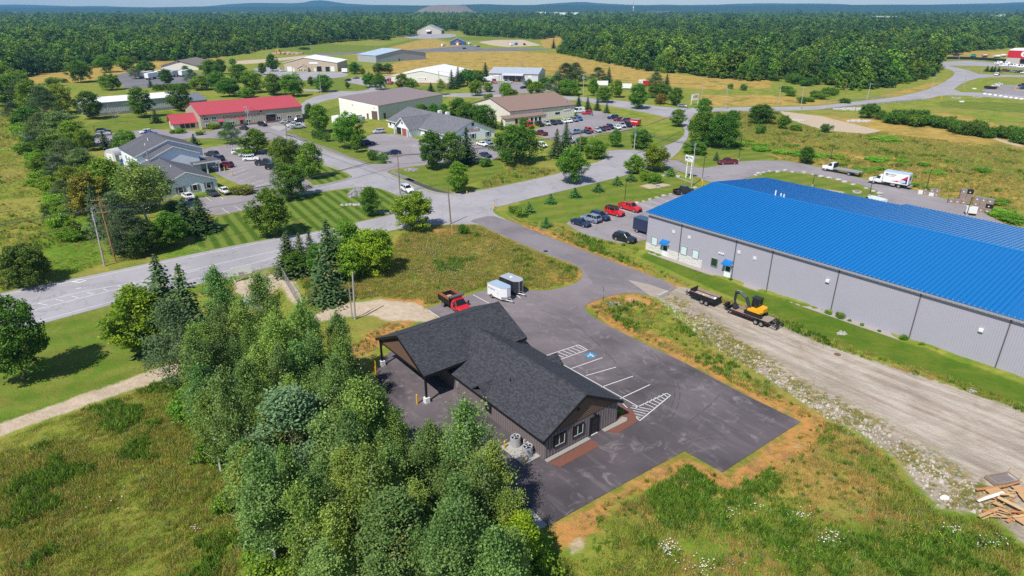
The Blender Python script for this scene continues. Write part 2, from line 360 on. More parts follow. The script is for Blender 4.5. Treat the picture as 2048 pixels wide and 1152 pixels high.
def ground_mat():
    m, t, bs, out = nodes('ground_cover'); p = pos(t)
    A = lambda n: N(t, 'ShaderNodeAttribute', attribute_name=n).outputs['Fac']
    big = noise(t, 0.045, 4, 0.6, p, 0.6); mid = noise(t, 0.22, 5, 0.62, p, 0.8); sml = noise(t, 1.1, 4, 0.65, p); fin = noise(t, 5.0, 3, 0.7, p)
    def mask(attr, w=0.5, amp=3.0, src=None):
        s = mathn(t, 'MULTIPLY_ADD', mathn(t, 'SUBTRACT', src or mid, 0.5), amp, A(attr)); return ramp(t, s, -w, w)
    # meadow
    c = mix(t, ramp(t, mid, 0.33, 0.66), (0.115, 0.19, 0.017), (0.28, 0.27, 0.05))
    c = mix(t, ramp(t, sml, 0.42, 0.72), c, (0.165, 0.215, 0.024))
    c = mix(t, mathn(t, 'MULTIPLY', ramp(t, big, 0.45, 0.65), 0.55), c, (0.29, 0.225, 0.065))
    c = mix(t, mathn(t, 'MULTIPLY', ramp(t, fin, 0.55, 0.8), 0.45), c, (0.04, 0.07, 0.012))
    c = mix(t, mask('lush', 2.0, 5.0), c, mix(t, ramp(t, sml, 0.3, 0.7), (0.075, 0.155, 0.014), (0.16, 0.25, 0.022)))
    dryc = mix(t, ramp(t, mid, 0.35, 0.62), (0.47, 0.305, 0.085), (0.32, 0.22, 0.055))
    dryc = mix(t, ramp(t, noise(t, 0.09, 4, 0.6, p), 0.52, 0.68), dryc, (0.17, 0.165, 0.035))
    c = mix(t, mathn(t, 'MULTIPLY', mask('dry', 1.5, 5.0), 0.92), c, dryc)
    # mown lawn
    ml = mix(t, ramp(t, mid, 0.35, 0.65), (0.105, 0.175, 0.018), (0.175, 0.19, 0.034))
    sx = N(t, 'ShaderNodeSeparateXYZ'); t.links.new(p, sx.inputs[0])
    wob = mathn(t, 'MULTIPLY', mathn(t, 'SUBTRACT', big, .5), 1.2)
    st0 = mathn(t, 'ADD', mathn(t, 'ADD', mathn(t, 'MULTIPLY', sx.outputs[0], LAWN_N[0]), mathn(t, 'MULTIPLY', sx.outputs[1], LAWN_N[1])), wob)
    st = ramp(t, mathn(t, 'SINE', mathn(t, 'MULTIPLY', st0, 2*pi/2.45)), -0.8, 0.8)
    stc = mix(t, st, (0.06, 0.118, 0.012), (0.15, 0.2, 0.034))
    fnt = mathn(t, 'MULTIPLY_ADD', mathn(t, 'SINE', mathn(t, 'MULTIPLY', mathn(t, 'ADD', mathn(t, 'MULTIPLY', sx.outputs[1], 0.9), mathn(t, 'MULTIPLY', sx.outputs[0], -0.42)), 2*pi/5.2)), 0.08, 1.0)
    ml = hsv_scale(t, ml, fnt)
    ml = mix(t, ramp(t, A('stripe'), -0.3, 0.3), ml, mix(t, mathn(t, 'MULTIPLY', ramp(t, mid, .5, .75), .5), stc, (0.19, .185, .04)))
    ml = hsv_scale(t, ml, mathn(t, 'MULTIPLY_ADD', fin, 0.5, 0.75))
    c = mix(t, mask('mow', 0.35, 0.9), c, ml)
    c = mix(t, mask('dgreen', .4, .8), c, mix(t, ramp(t, mid, .35, .7), (.07, .135, .011), (.125, .165, .02)))
    # orange dead grass, bare soil, gravel
    vg = mix(t, ramp(t, sml, 0.35, 0.68), (0.5, 0.23, 0.075), (0.36, 0.22, 0.06))
    vg = mix(t, ramp(t, noise(t, 0.5, 4, .6, p), 0.56, 0.7), vg, (0.13, 0.15, 0.022))
    vg = mix(t, mathn(t, 'MULTIPLY', ramp(t, noise(t, 0.35, 5, .65, p, 1.0), 0.6, 0.72), .8), vg, (0.52, 0.37, 0.21))
    vg = mix(t, mathn(t, 'MULTIPLY', ramp(t, noise(t, 0.28, 5, .68, hsv_scale(t, p, 1.3), .6), .5, .62), .7), vg, (.27, .145, .07))
    c = mix(t, mask('verge', 0.7, 4.0, mid), c, vg)
    gc = mix(t, ramp(t, mid, 0.3, 0.7), (0.33, 0.27, 0.215), (0.43, 0.375, 0.31))
    gc = hsv_scale(t, gc, mathn(t, 'MULTIPLY_ADD', fin, 0.35, 0.82))
    mg = N(t, 'ShaderNodeMapping'); t.links.new(p, mg.inputs[0]); mg.vector_type = 'TEXTURE'; mg.inputs['Rotation'].default_value = (0, 0, R(-52)); mg.inputs['Scale'].default_value = (13, 1.2, 1)
    trk = noise(t, 1.0, 5, .65, mg.outputs[0], .3); gc = hsv_scale(t, gc, mathn(t, 'MULTIPLY_ADD', ramp(t, trk, .35, .65), .36, .82))
    weeds = mathn(t, 'MULTIPLY', mask('weedy', 1.5, 4.0), ramp(t, mathn(t, 'ADD', mathn(t, 'MULTIPLY', noise(t, 1.6, 5, .7, p), .6), mathn(t, 'MULTIPLY', mid, .4)), 0.455, 0.545))
    gc = mix(t, weeds, gc, mix(t, ramp(t, sml, .4, .6), (0.12, 0.13, 0.03), (0.27, 0.2, 0.075)))
    c = mix(t, mask('grav', 0.5, 1.6, sml), c, gc)
    dc = mix(t, ramp(t, sml, 0.3, 0.7), (0.43, 0.33, 0.23), (0.5, 0.41, 0.31))
    c = mix(t, mask('dirt', 0.35, 0.9, sml), c, dc)
    # thin green fringe along the paving
    fr = mathn(t, 'MULTIPLY', ramp(t, A('pav'), -1.0, -0.5), ramp(t, noise(t, .35, 3, .6, p), .45, .6))
    fr = mathn(t, 'MULTIPLY', fr, mathn(t, 'SUBTRACT', 1, ramp(t, A('grav'), -1.2, -.8)))
    c = mix(t, mathn(t, 'MULTIPLY', fr, .7), c, (0.15, 0.17, 0.025))
    t.links.new(c, bs.inputs['Base Color']); bs.inputs['Roughness'].default_value = 0.95; bs.inputs['Specular IOR Level'].default_value = 0.08
    hh = mathn(t, 'ADD', mathn(t, 'MULTIPLY', sml, 0.35), mathn(t, 'MULTIPLY', fin, 0.18))
    bump(t, bs, hh, 0.9, 0.6); return m
_a = np.array(g(620, 398)); _b = np.array(g(660, 430)); _d = (_b-_a)/np.linalg.norm(_b-_a); LAWN_N = (-_d[1], _d[0])
gm.materials.append(ground_mat())
tag(put('ground', gm), kind='structure')

def asphalt_mat(name, c1, c2, dust, crack=0.0, seed=0.0, wear=None):
    m, t, bs, out = nodes(name); p = pos(t)
    mp = N(t, 'ShaderNodeMapping'); t.links.new(p, mp.inputs[0]); mp.inputs['Location'].default_value = (seed, seed*2, 0)
    p = mp.outputs[0]
    big = noise(t, 0.09, 4, .6, p, .5); mid = noise(t, .5, 5, .65, p, 1.2); fin = noise(t, 14, 2, .7, p)
    c = mix(t, ramp(t, big, .3, .7), c1, c2)
    c = mix(t, mathn(t, 'MULTIPLY', ramp(t, mid, .52, .75), dust[3]), c, dust[:3])
    if wear:   # busier end of the drive is paler
        sy = N(t, 'ShaderNodeSeparateXYZ'); t.links.new(pos(t), sy.inputs[0])
        c = mix(t, mathn(t, 'MULTIPLY', ramp(t, mathn(t, 'ADD', sy.outputs[1], mathn(t, 'MULTIPLY', mathn(t, 'SUBTRACT', big, .5), 40)), *wear), .6), c, dust[:3])
    mp2 = N(t, 'ShaderNodeMapping'); t.links.new(p, mp2.inputs[0]); mp2.vector_type = 'TEXTURE'; mp2.inputs['Rotation'].default_value = (0, 0, R(-52)); mp2.inputs['Scale'].default_value = (8, 1.2, 1)
    c = mix(t, mathn(t, 'MULTIPLY', ramp(t, noise(t, 1.0, 4, .6, mp2.outputs[0]), .5, .72), dust[3]*.35), c, dust[:3])
    if crack:
        v = N(t, 'ShaderNodeTexVoronoi', feature='DISTANCE_TO_EDGE'); v.inputs['Scale'].default_value = 0.12
        wv = N(t, 'ShaderNodeVectorMath', operation='ADD'); t.links.new(p, wv.inputs[0])
        nz = N(t, 'ShaderNodeTexNoise'); nz.inputs['Scale'].default_value = .5; t.links.new(p, nz.inputs['Vector'])
        sc = N(t, 'ShaderNodeVectorMath', operation='SCALE'); t.links.new(nz.outputs['Color'], sc.inputs[0]); sc.inputs['Scale'].default_value = 4.0
        t.links.new(sc.outputs[0], wv.inputs[1]); t.links.new(wv.outputs[0], v.inputs['Vector'])
        k = mathn(t, 'SUBTRACT', 1, ramp(t, v.outputs['Distance'], 0.004, 0.02))
        c = mix(t, mathn(t, 'MULTIPLY', k, crack), c, (0.05, .05, .052))
    c = hsv_scale(t, c, mathn(t, 'MULTIPLY_ADD', fin, 0.3, 0.85))
    t.links.new(c, bs.inputs['Base Color']); bs.inputs['Roughness'].default_value = .9; bs.inputs['Specular IOR Level'].default_value = .2
    bump(t, bs, fin, .15, .01); return m
M_road = asphalt_mat('old_asphalt', (0.285, 0.27, 0.285), (0.35, 0.33, 0.345), (0.4, .375, .375, .35), .22)
M_lot = asphalt_mat('grey_asphalt', (0.235, 0.21, 0.218), (0.29, 0.262, 0.27), (0.33, .31, .3, .35), .2, 31)
M_darklot = asphalt_mat('dark_asphalt', (0.14, 0.135, 0.145), (0.18, 0.175, 0.185), (0.25, .24, .24, .3), .2, 77)
M_new = asphalt_mat('new_asphalt', (0.062, 0.053, 0.059), (0.11, 0.092, 0.1), (0.3, .255, .265, .5), 0, 13, (58, 100))
M_medium = asphalt_mat('worn_asphalt', (0.16, 0.14, 0.152), (0.22, 0.195, 0.205), (0.3, .27, .27, .4), 0, 5)

def sheet(name, poly, m, z, smooth=1):
    p = chaikin(poly, smooth) if smooth else poly
    return tag(MB().prism(p, -0.15, z, bottom=False).build(name, m), kind='structure')
road = sheet('road', MAINROAD, M_road, 0.050, 1)
access = sheet('access_road', BROAD, M_new, 0.060, 1)
for k, (n, p) in enumerate(LOTS.items()):
    LOTS[n] = sheet('parking_lot', p, M_darklot if n in ('church_lot', 'barn_lot') else M_road if n in ('white_shop_lot', 'tan_shop_lot', 'hangar_lot') else M_lot, 0.066 + 0.004*k, 1)
# worn strip of the access road beside the junction (older paving)
tag(MB().prism(chaikin(P('935,442 985,431 1017,441 1062,461 1166,502 1270,541 1350,572 1318,588 1262,578 1190,572 1172,548 1158,530 1090,505 1027,478 960,449'), 1), 0.0, 0.068, bottom=False).build('asphalt_patch', M_medium, access), kind='structure')
pm = MB().prism(P('1255,560 1300,592 1318,596 1340,584 1300,570'), 0, 0.074, bottom=False).build('gravel_apron', mat('packed_gravel', (.33, .28, .24), .95, 0, .25, 1.2, .15), access); tag(pm, kind='structure')
# footpaths
FP = mat('footpath_asphalt', (0.2, .185, .185), .9, 0, .15, 1.0, .1); FPD = mat('dark_footpath', (0.075, .07, .075), .9, 0, .15, 1.0, .1)
def strip(name, pts, w, z, m, parent=None, h0=-0.1, closed=False):
    p = [Vector((*q, 0)) for q in pts]; L = []; Rr = []
    for i, q in enumerate(p):
        d = (p[min(i+1, len(p)-1)] - p[max(i-1, 0)]).normalized(); nn = Vector((-d.y, d.x, 0)) * (w/2)
        L.append(q + nn); Rr.append(q - nn)
    mb = MB()
    for i in range(len(p)-1):
        a, b, c, d = Rr[i], Rr[i+1], L[i+1], L[i]
        mb.hexa([(a.x,a.y,h0),(b.x,b.y,h0),(c.x,c.y,h0),(d.x,d.y,h0),(a.x,a.y,z),(b.x,b.y,z),(c.x,c.y,z),(d.x,d.y,z)])
    o = mb.build(name, m, parent); return tag(o, kind='structure') if parent is None else o
def SM(s, it=2): return chaikin(P(s), it, False)
for s, w, m in (('582,268 612,283 655,297 710,320 738,329', 1.6, FP), ('578,270 600,280 612,283', 1.8, FPD), ('782,343 815,357 830,362', 1.6, FP), ('812,357 840,369 875,382 905,389 930,386 965,382', 1.7, FPD),
                ('1000,409 1040,398 1070,393', 1.7, FPD), ('1065,394 1110,384 1160,369 1250,344', 1.7, FP), ('1400,315 1370,318 1340,326', 1.5, FP)):
    strip('footpath', SM(s), w, 0.03, m)
# kerbs
for s in ('574,267 640,296.5 724,327.5', '770,345 835.6,372.5 863.5,384.5 890,388 911,387.4', '646,330 690,343 706,353 690,360 636,372', '982,416 977,424 985,432 1012,440', '1180,205.5 1258,219 1308,229 1340,237', '1318,338 1345,352 1385,366'):
    strip('kerb', SM(s), 0.22, 0.16, M_concrete)

# painted lines: children of the paving they lie on
def seg(name, parent, a, b, w, z, m=M_line):
    a = Vector((*a, 0)); b = Vector((*b, 0)); d = (b-a).normalized(); n = Vector((-d.y, d.x, 0)) * (w/2)
    q = [a-n, b-n, b+n, a+n]
    return MB().add([(v.x, v.y, z) for v in q], [(0, 1, 2, 3)]).build(name, m, parent)
def pline(parent, s, w=0.12, z=0.056, name='painted_line'):
    p = P(s)
    for i in range(len(p)-1): seg(name, parent, p[i], p[i+1], w, z + 0.0006*i)
pline(road, '-100,616 0,591.5 208,551 326,525.5 521,486 650,464', .14)
pline(road, '-100,699 0,663 90,639.5 267,592 400,556.5 470,538 560,512 650,489', .14)
pline(road, '-60,625 57,611 159,585 310,557.5 520,509 700,470', .14); pline(road, '57,624 160,597 305,562 400,540', .14)
for a, b in (((57, 611.5), (57, 624)), ((76, 607), (96, 611)), ((112, 599.5), (128, 603)), ((143, 592.5), (157, 596.2)), ((174.5, 585.5), (187, 588.5)), ((206, 578.5), (215, 581)), ((236, 572), (243, 574)), ((266, 566), (271, 568))):
    seg('painted_line', road, g(*a), g(*b), .14, .0575)
# worn turn arrow
pline(road, '143,563.5 160,565.5 172,561', .35); pline(road, '150,561 165,559.5', .3); pline(road, '152,578 162,576', .25)
# stalls in front of the dark building
zl = 0.066
for s in ('1172,752 1232,735', '1203,775 1266,753', '1236,800 1300,770'): pline(access, s, .11, zl)
pline(access, '1142,738 1205,716', .11, zl)
pline(access, '1126,730 1280,816', .11, zl)
pline(access, '1092,712 1157,690.5', .11, zl); pline(access, '1120,720 1175,700.5', .11, zl); pline(access, '1157,690.5 1175,700.5', .11, zl)
for k in range(7):
    f = k/6.5; a = (1099+f*58, 711-f*19); b = (a[0]+20-2*k*.3, a[1]+7.4); pline(access, '%f,%f %f,%f' % (a[0], a[1], b[0], b[1]), .1, zl)
# no-parking wedge
pline(access, '1271,816.5 1333,787.5', .11, zl); pline(access, '1333,787.5 1341,791.5', .11, zl); pline(access, '1341,791.5 1279,842.5', .11, zl); pline(access, '1232,794 1279,842', .1, zl)
for k in range(11):
    f = k/10.5; x1 = 1336-58*f; y1 = 795.5+43*f
    x0 = 1325-56*min(f, .62)/.62*.9 if f < .55 else 1271-30*(1-(f-.55)/.45); y0 = y1-7.5-3*f
    if f >= .55: x0 = 1238+ (1271-1238)*max(0, 1-abs(f-.55)*1.0) - 6; y0 = y1-8
    pline(access, '%f,%f %f,%f' % (x1, y1, x0, y0), .09, zl)
for s in ('857,621 890,643', '893,605 935,630', '946,590 978,607', '975,578 1014,604', '1030,587 1041,597', '905,612 919,621'): pline(access, s, .12, zl)
# blue access square with white symbol
bs_ = P('1167.5,710.5 1181,705.5 1194.5,711.5 1180.5,717.5'); MB().prism(bs_, 0.0, zl, bottom=False).build('accessible_sign_square', M_bluesign, access)
c0 = Vector((*g(1181, 711.3), 0)); ax = (Vector((*bs_[2], 0))-Vector((*bs_[0], 0))).normalized(); ay = Vector((-ax.y, ax.x, 0))
mb = MB()
def fl(pts, w):
    for i in range(len(pts)-1):
        a = c0+ax*pts[i][0]+ay*pts[i][1]; b = c0+ax*pts[i+1][0]+ay*pts[i+1][1]; d = (b-a).normalized(); n = Vector((-d.y, d.x, 0))*w/2
        mb.add([(q.x, q.y, zl+.004+.0004*i) for q in (a-n, b-n, b+n, a+n)], [(0, 1, 2, 3)])
fl([(-.3*math.cos(t)-.05, -.25+.3*math.sin(t)) for t in [x*.45 for x in range(-2, 9)]], .1); fl([(-.05, .42), (-.05, -.05), (.3, -.05), (.42, -.42)], .11); fl([(-.1, .56), (.02, .56)], .16); fl([(-.05, .2), (.22, .2)], .09)
mb.build('wheelchair_symbol', M_line, access)
# clinic and other lots: stall lines
for lot, zz, ss in ((LOTS['clinic_lot'], .0675, ('409,393 424,403', '437,390 447,399', '444,417 459,428', '469,413 484,422', '493,408 507,417', '455,352 490,340', '468,356 500,344', '478,363 512,352', '430,338 444,333', '446,344 488,334', '455,349 494,338', '492,372 528,360', '505,376 540,365')),
                    (LOTS['blue_lot'], .082, tuple('%f,%f %f,%f' % (1166+i*19, 441.5-i*5.6, 1191+i*19.5, 451-i*5.6) for i in range(12)) + ('1262,468 1290,478',)),
                    (LOTS['brick_clinic_lot'], .0715, ('790,268 775,273', '830,289 826,294', '822,291 836,293', '940,292 954,287'))):
    for s in ss: pline(lot, s, .11, zz)
# tyre marks on the new paving
M_tm = mat('tyre_mark', (.078, .066, .073), .9, 0, .3, 2)
for s in ('1290,700 1330,735 1352,775 1345,815 1318,850', '1300,700 1340,738 1362,778 1356,818 1330,856', '1460,870 1420,868 1375,880 1330,900 1280,930', '1452,880 1415,877 1372,888 1330,908', '1000,420 1085,470 1180,535 1215,580 1190,640', '1080,620 1140,640 1200,690 1260,760', '1250,900 1320,880 1400,830 1440,790'):
    p = SM(s, 3)
    for i in range(len(p)-1): seg('tyre_mark', access, p[i], p[i+1], .11, .0635, M_tm) if i % 4 else None
# concrete pads
for nm, s in (('concrete_pad', '1042,1022 1060,1018 1094,1051 1060,1074'), ('concrete_slab', '580,252 606,246 609,252 545,252 540,256 560,262')):
    tag(MB().prism(P(s), -.1, .105, bottom=False).build(nm, M_concrete), kind='structure')
mh = g(1675, 709); tag(MB().tube([(mh[0], mh[1], 0), (mh[0], mh[1], .04)], .42, 16).build('manhole_cover', mat('rusty_iron', (.16, .09, .06), .8)), 'round rusty manhole cover set in the gravel yard', 'manhole cover')
mh = g(1091.5, 503); tag(MB().tube([(mh[0], mh[1], 0), (mh[0], mh[1], .085)], .45, 16).build('drain_cover', M_black), 'dark round drain cover in the access road', 'drain cover')
# ------------------------------------------------------------------ foliage
def leaf_mat(name, c1, c2, c3=None, trans=0.3, rand=0.22, objcol=True):
    m, t, bs, out = nodes(name)
    at = N(t, 'ShaderNodeAttribute', attribute_name='tint').outputs['Fac']
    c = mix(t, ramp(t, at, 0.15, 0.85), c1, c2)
    if c3: c = mix(t, ramp(t, at, 0.9, 0.97), c, c3)
    oi = N(t, 'ShaderNodeObjectInfo')
    if objcol: c = mix(t, 1.0, c, oi.outputs['Color'], 'MULTIPLY')
    hs = N(t, 'ShaderNodeHueSaturation'); t.links.new(c, hs.inputs['Color'])
    r2 = mathn(t, 'FRACT', mathn(t, 'MULTIPLY', oi.outputs['Random'], 7.31))
    t.links.new(mathn(t, 'MULTIPLY_ADD', oi.outputs['Random'], 0.035, 0.4825), hs.inputs['Hue'])
    t.links.new(mathn(t, 'MULTIPLY_ADD', r2, 2*rand, 1-rand), hs.inputs['Value'])
    c = hs.outputs[0]
    t.links.new(c, bs.inputs['Base Color']); bs.inputs['Roughness'].default_value = .55; bs.inputs['Specular IOR Level'].default_value = .25
    tr = N(t, 'ShaderNodeBsdfTranslucent'); t.links.new(mix(t, 1.0, c, (1.25, 1.2, .6), 'MULTIPLY'), tr.inputs['Color'])
    ms = N(t, 'ShaderNodeMixShader'); ms.inputs[0].default_value = trans
    t.links.new(bs.outputs[0], ms.inputs[1]); t.links.new(tr.outputs[0], ms.inputs[2]); t.links.new(ms.outputs[0], out.inputs[0])
    return m
L_decid = leaf_mat('broad_leaves', (0.07, 0.155, 0.016), (0.19, 0.3, 0.035), None, .27)
L_aspen = leaf_mat('aspen_leaves', (0.095, 0.18, 0.04), (0.255, 0.36, 0.095), None, .27)
L_spruce = leaf_mat('spruce_needles', (0.045, 0.09, 0.032), (0.085, 0.14, 0.045), (.17, .14, .07), .15)
L_pine = leaf_mat('pine_needles', (0.06, 0.115, 0.042), (0.12, 0.185, 0.065), (.16, .14, .07), .2)
L_forest = leaf_mat('forest_leaves', (0.07, 0.155, 0.018), (0.18, 0.3, 0.035), None, .26, .4, True)
L_flight = leaf_mat('light_forest_leaves', (0.13, 0.22, 0.025), (0.26, 0.37, 0.05), None, .3, .3, True)
L_fdark = leaf_mat('dark_forest_leaves', (0.045, 0.115, 0.022), (0.1, 0.19, 0.035), None, .3, .3, True)
L_fconi = leaf_mat('forest_needles', (0.042, 0.095, 0.028), (0.08, 0.15, 0.038), None, .2, .3, True)

def cards(C, size, up=0.5, rs=nrs, aspect=0.75, flat=None):
    """leaf quads around centres C; size scalar/array -> V,Q"""
    n = len(C); nn = rs.normal(size=(n, 3)); nn[:, 2] = np.abs(nn[:, 2]) + up
    if flat is not None: nn = flat + rs.normal(size=(n, 3))*.35
    nn /= np.linalg.norm(nn, axis=1)[:, None]
    t = np.cross(nn, rs.normal(size=(n, 3))); t /= np.linalg.norm(t, axis=1)[:, None] + 1e-9
    b = np.cross(nn, t); s = (np.ones(n)*size*(0.7+.6*rs.rand(n)))[:, None]
    t = t*s*.5; b = b*s*.5*aspect
    V = np.stack([C-t-b*.55, C+t*.25-b, C+t+b*.35, C-t*.2+b], 1).reshape(-1, 3)
    return V, np.arange(4*n).reshape(n, 4)

def trunk_mb(H, r, rs, lean=0.0, limbs=(), top=0.92):
    mb = MB(); k = 6; pts = []
    dx, dy = rs.normal()*lean, rs.normal()*lean
    for i in range(k+1):
        f = i/k; pts.append((dx*f*f*H + rs.normal()*.02*H*f*.4, dy*f*f*H + rs.normal()*.02*H*f*.4, -0.3 + f*(H*top+.3)))
    mb.tube(pts, [r*(1-.9*i/k)*(1.25 if i == 0 else 1) for i in range(k+1)], 6)
    for L in limbs:
        zf, tip = L; i = min(int(zf*k), k-1); f = zf*k-i
        a = Vector(pts[i]).lerp(Vector(pts[i+1]), f); tip = Vector(tip); md = a.lerp(tip, .5) + Vector((0, 0, -.03*H))
        r0 = r*(1-.9*zf)*.72; mb.tube([a, md, tip], [r0, r0*.6, r0*.18], 4, cap=False)
    return mb

def decid(name, seed, H, Rr, base, ncl, per, ls, clr, lm, bark, shape='round', tr=None, holes=0.0, limbs=14, up=.5, lean=.0):
    rs = np.random.RandomState(seed); C = []; 
    while len(C) < ncl:
        d = rs.normal(size=3); d /= np.linalg.norm(d); rad = rs.rand()**.38
        zz = base + (H-base)*(.5+.5*d[2]*rad)
        f = (zz-base)/(H-base)
        prof = {'round': math.sqrt(max(0, 1-(2*f-.9)**2*.82)), 'oval': (math.sin(pi*min(1, f*.93+.05)))**.75, 'tall': (1-f)**.45*min(1, f*3+.25), 'wide': math.sqrt(max(0, 1-(f*1.05-.28)**2*1.5))}[shape]
        h = np.array([d[0], d[1]]); h /= np.linalg.norm(h)+1e-9
        th = math.atan2(d[1], d[0])
        lobe = 1 + .2*math.sin(3*th+seed) + .14*math.sin(5*th+2*seed+zz)+.1*math.sin(zz*1.7+seed)
        q = math.sqrt(rs.rand())*.55+.45 if rs.rand() < .8 else rs.rand()*.6
        C.append((h[0]*prof*Rr*lobe*q, h[1]*prof*Rr*lobe*q, zz))
    C = np.array(C); ct = rs.rand(ncl)
    idx = np.repeat(np.arange(ncl), per)
    o = rs.normal(size=(len(idx), 3)); o /= np.linalg.norm(o, axis=1)[:, None]; o *= (rs.rand(len(idx))**.45)[:, None]*clr; o[:, 2] *= .7
    Pp = C[idx] + o*(.75+.5*rs.rand(ncl))[idx][:, None]
    if holes: 
        keep = rs.rand(ncl) > holes; kk = keep[idx]; Pp = Pp[kk]; idx = idx[kk]
    Pp = Pp[Pp[:, 2] > .15]; idx = idx[:len(Pp)]
    V, Qd = cards(Pp, ls, up, rs)
    tint = np.repeat(np.clip(.5*ct[idx]+.5*rs.rand(len(Pp)), 0, .89), 4)
    crown = np_mesh(name+'_crown', V, Qd, lm, attrs={'tint': tint})
    li = [(max(.2, min(.85, C[i][2]/H*.72)), C[i]*np.array([.9, .9, 1])) for i in rs.choice(ncl, min(limbs, ncl), False)]
    return crown, trunk_mb(H, tr or H*.016, rs, lean, li, .86).mesh(name+'_trunk', bark), H, Rr

def aspen(name, seed, H, Rr, nl, ls, lm, bark, fill):
    rs = np.random.RandomState(seed); P_ = []; T = []; li = []; nb = 21
    for i in range(nb):
        f = .2 + .74*(i+rs.rand()*.6)/nb; th = i*2.4+rs.normal()*.35; l = Rr*(1.06-f)**.62*rs.uniform(.75, 1.3)*1.15; up = rs.uniform(.55, 1.15)
        a = np.array([0, 0, f*H]); d = np.array([math.cos(th), math.sin(th), up]); tip = a+d*l; li.append((min(.95, f/.86), tip)); tn = rs.rand()
        if f < .34 and rs.rand() < fill: continue          # bare lower limbs
        m = int(nl/nb*(.5+l/Rr)); k = 5; sub = [(a+d*l*rs.uniform(.35, 1.05)+rs.normal(size=3)*np.array([.3, .3, .22])*Rr*.55, rs.uniform(.22, .46)) for _ in range(k)]
        for c, w in sub:
            q = c + rs.normal(size=(m//k, 3))*w*np.array([1, 1, .85]); P_.append(q); T += list(np.clip(.45*tn+.55*rs.rand(len(q)), 0, .89))
    q = np.array([0, 0, H*.95]) + rs.normal(size=(nl//16, 3))*np.array([.22, .22, .5]); P_.append(q); T += list(rs.rand(len(q))*.89)
    P_ = np.concatenate(P_); V, Qd = cards(P_, ls, .35, rs); crown = np_mesh(name+'_crown', V, Qd, lm, attrs={'tint': np.repeat(T, 4)})
    return crown, trunk_mb(H, .13, rs, .05, li, .95).mesh(name+'_trunk', bark), H, Rr

def spruce(name, seed, H, Rr, whorls, nb, lm, per=7, size=.45, base=.06, ragged=.25, brown=.06):
    rs = np.random.RandomState(seed); P_ = []; Fl = []; Sz = []; T = []
    for w in range(whorls):
        f = base + (1-base)*(w/whorls)**.92; z = f*H; L = Rr*(1-f)**.85*(.8+.4*rs.rand()) + .12
        n = max(4, int(nb*(1-f*.55)))
        for b in range(n):
            th = 2*pi*(b+rs.rand()*.9)/n; l = L*(1-ragged+2*ragged*rs.rand()*.8); br = rs.rand() < brown; tn = rs.rand()
            m = max(2, int(per*l/Rr)+1)
            for k in range(m):
                q = (k+.6)/m*l
                zz = z - q*.32 + (q/l)**2*l*.16 + rs.normal()*.05
                P_.append((math.cos(th)*q + rs.normal()*.09*l, math.sin(th)*q + rs.normal()*.09*l, zz))
                Fl.append((math.cos(th)*.35, math.sin(th)*.35, 1.0)); Sz.append(size*(1-.4*f)*(1.1-.3*q/l)); T.append(.93 if br else .12+.6*tn*rs.rand()+.15*rs.rand())
    for k in range(14): P_.append((rs.normal()*.05, rs.normal()*.05, H*(1-.006*k*1.2))); Fl.append((rs.normal(), rs.normal(), .4)); Sz.append(size*.5); T.append(.4)
    P_ = np.array(P_); V, Qd = cards(P_, np.array(Sz), .5, rs, .62, np.array(Fl))
    crown = np_mesh(name+'_crown', V, Qd, lm, attrs={'tint': np.repeat(T, 4)})
    return crown, trunk_mb(H, H*.014, rs, 0, (), .97).mesh(name+'_trunk', M_bark), H, Rr

def pine(name, seed, H, Rr, lm, ncl=70, per=60, size=.3, brown=.04):
    rs = np.random.RandomState(seed); P_ = []; T = []; li = []
    for c in range(ncl):
        f = .2 + .8*rs.rand(); z = f*H; L = Rr*min(1, (1-f)*1.9+.12)*(.6+.5*rs.rand()); th = rs.rand()*2*pi
        c0 = np.array([math.cos(th)*L, math.sin(th)*L, z]); tn = rs.rand(); cs = Rr*.2*(.7+.6*rs.rand()); br = rs.rand() < brown
        if c % 3 == 0: li.append((max(.12, min(.93, f-.06)), c0))
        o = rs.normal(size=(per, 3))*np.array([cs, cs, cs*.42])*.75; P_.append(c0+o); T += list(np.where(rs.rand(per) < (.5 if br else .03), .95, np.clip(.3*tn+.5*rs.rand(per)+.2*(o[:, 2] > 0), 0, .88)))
    P_ = np.concatenate(P_); V, Qd = cards(P_, size, .9, rs, .5)
    crown = np_mesh(name+'_crown', V, Qd, lm, attrs={'tint': np.repeat(T, 4)})
    return crown, trunk_mb(H, H*.017, rs, .01, li, .97).mesh(name+'_trunk', M_bark), H, Rr

def bare(name, seed, H, Rr, m=None):
    rs = np.random.RandomState(seed); mb = MB()
    def br(a, d, l, r, lv):
        b = a + d*l; mb.tube([a, a.lerp(b, .5)+Vector(rs.normal(size=3))*l*.04, b], [r, r*.75, r*.45], 4, cap=False)
        if lv == 0: return
        for k in range(4 if lv > 1 else 3):
            nd = (d*.9 + Vector(rs.normal(size=3))*.55 + Vector((0, 0, .25))).normalized()
            br(a.lerp(b, .35+.65*rs.rand()), nd, l*(.5+.25*rs.rand()), r*.5, lv-1)
    br(Vector((0, 0, -.3)), Vector((rs.normal()*.04, rs.normal()*.04, 1)).normalized(), H*.55, H*.012, 3)
    br(Vector((.1, .1, -.3)), Vector((.1, .08, 1)).normalized(), H*.45, H*.01, 3)
    return mb.mesh(name, m or M_deadwood), H, Rr

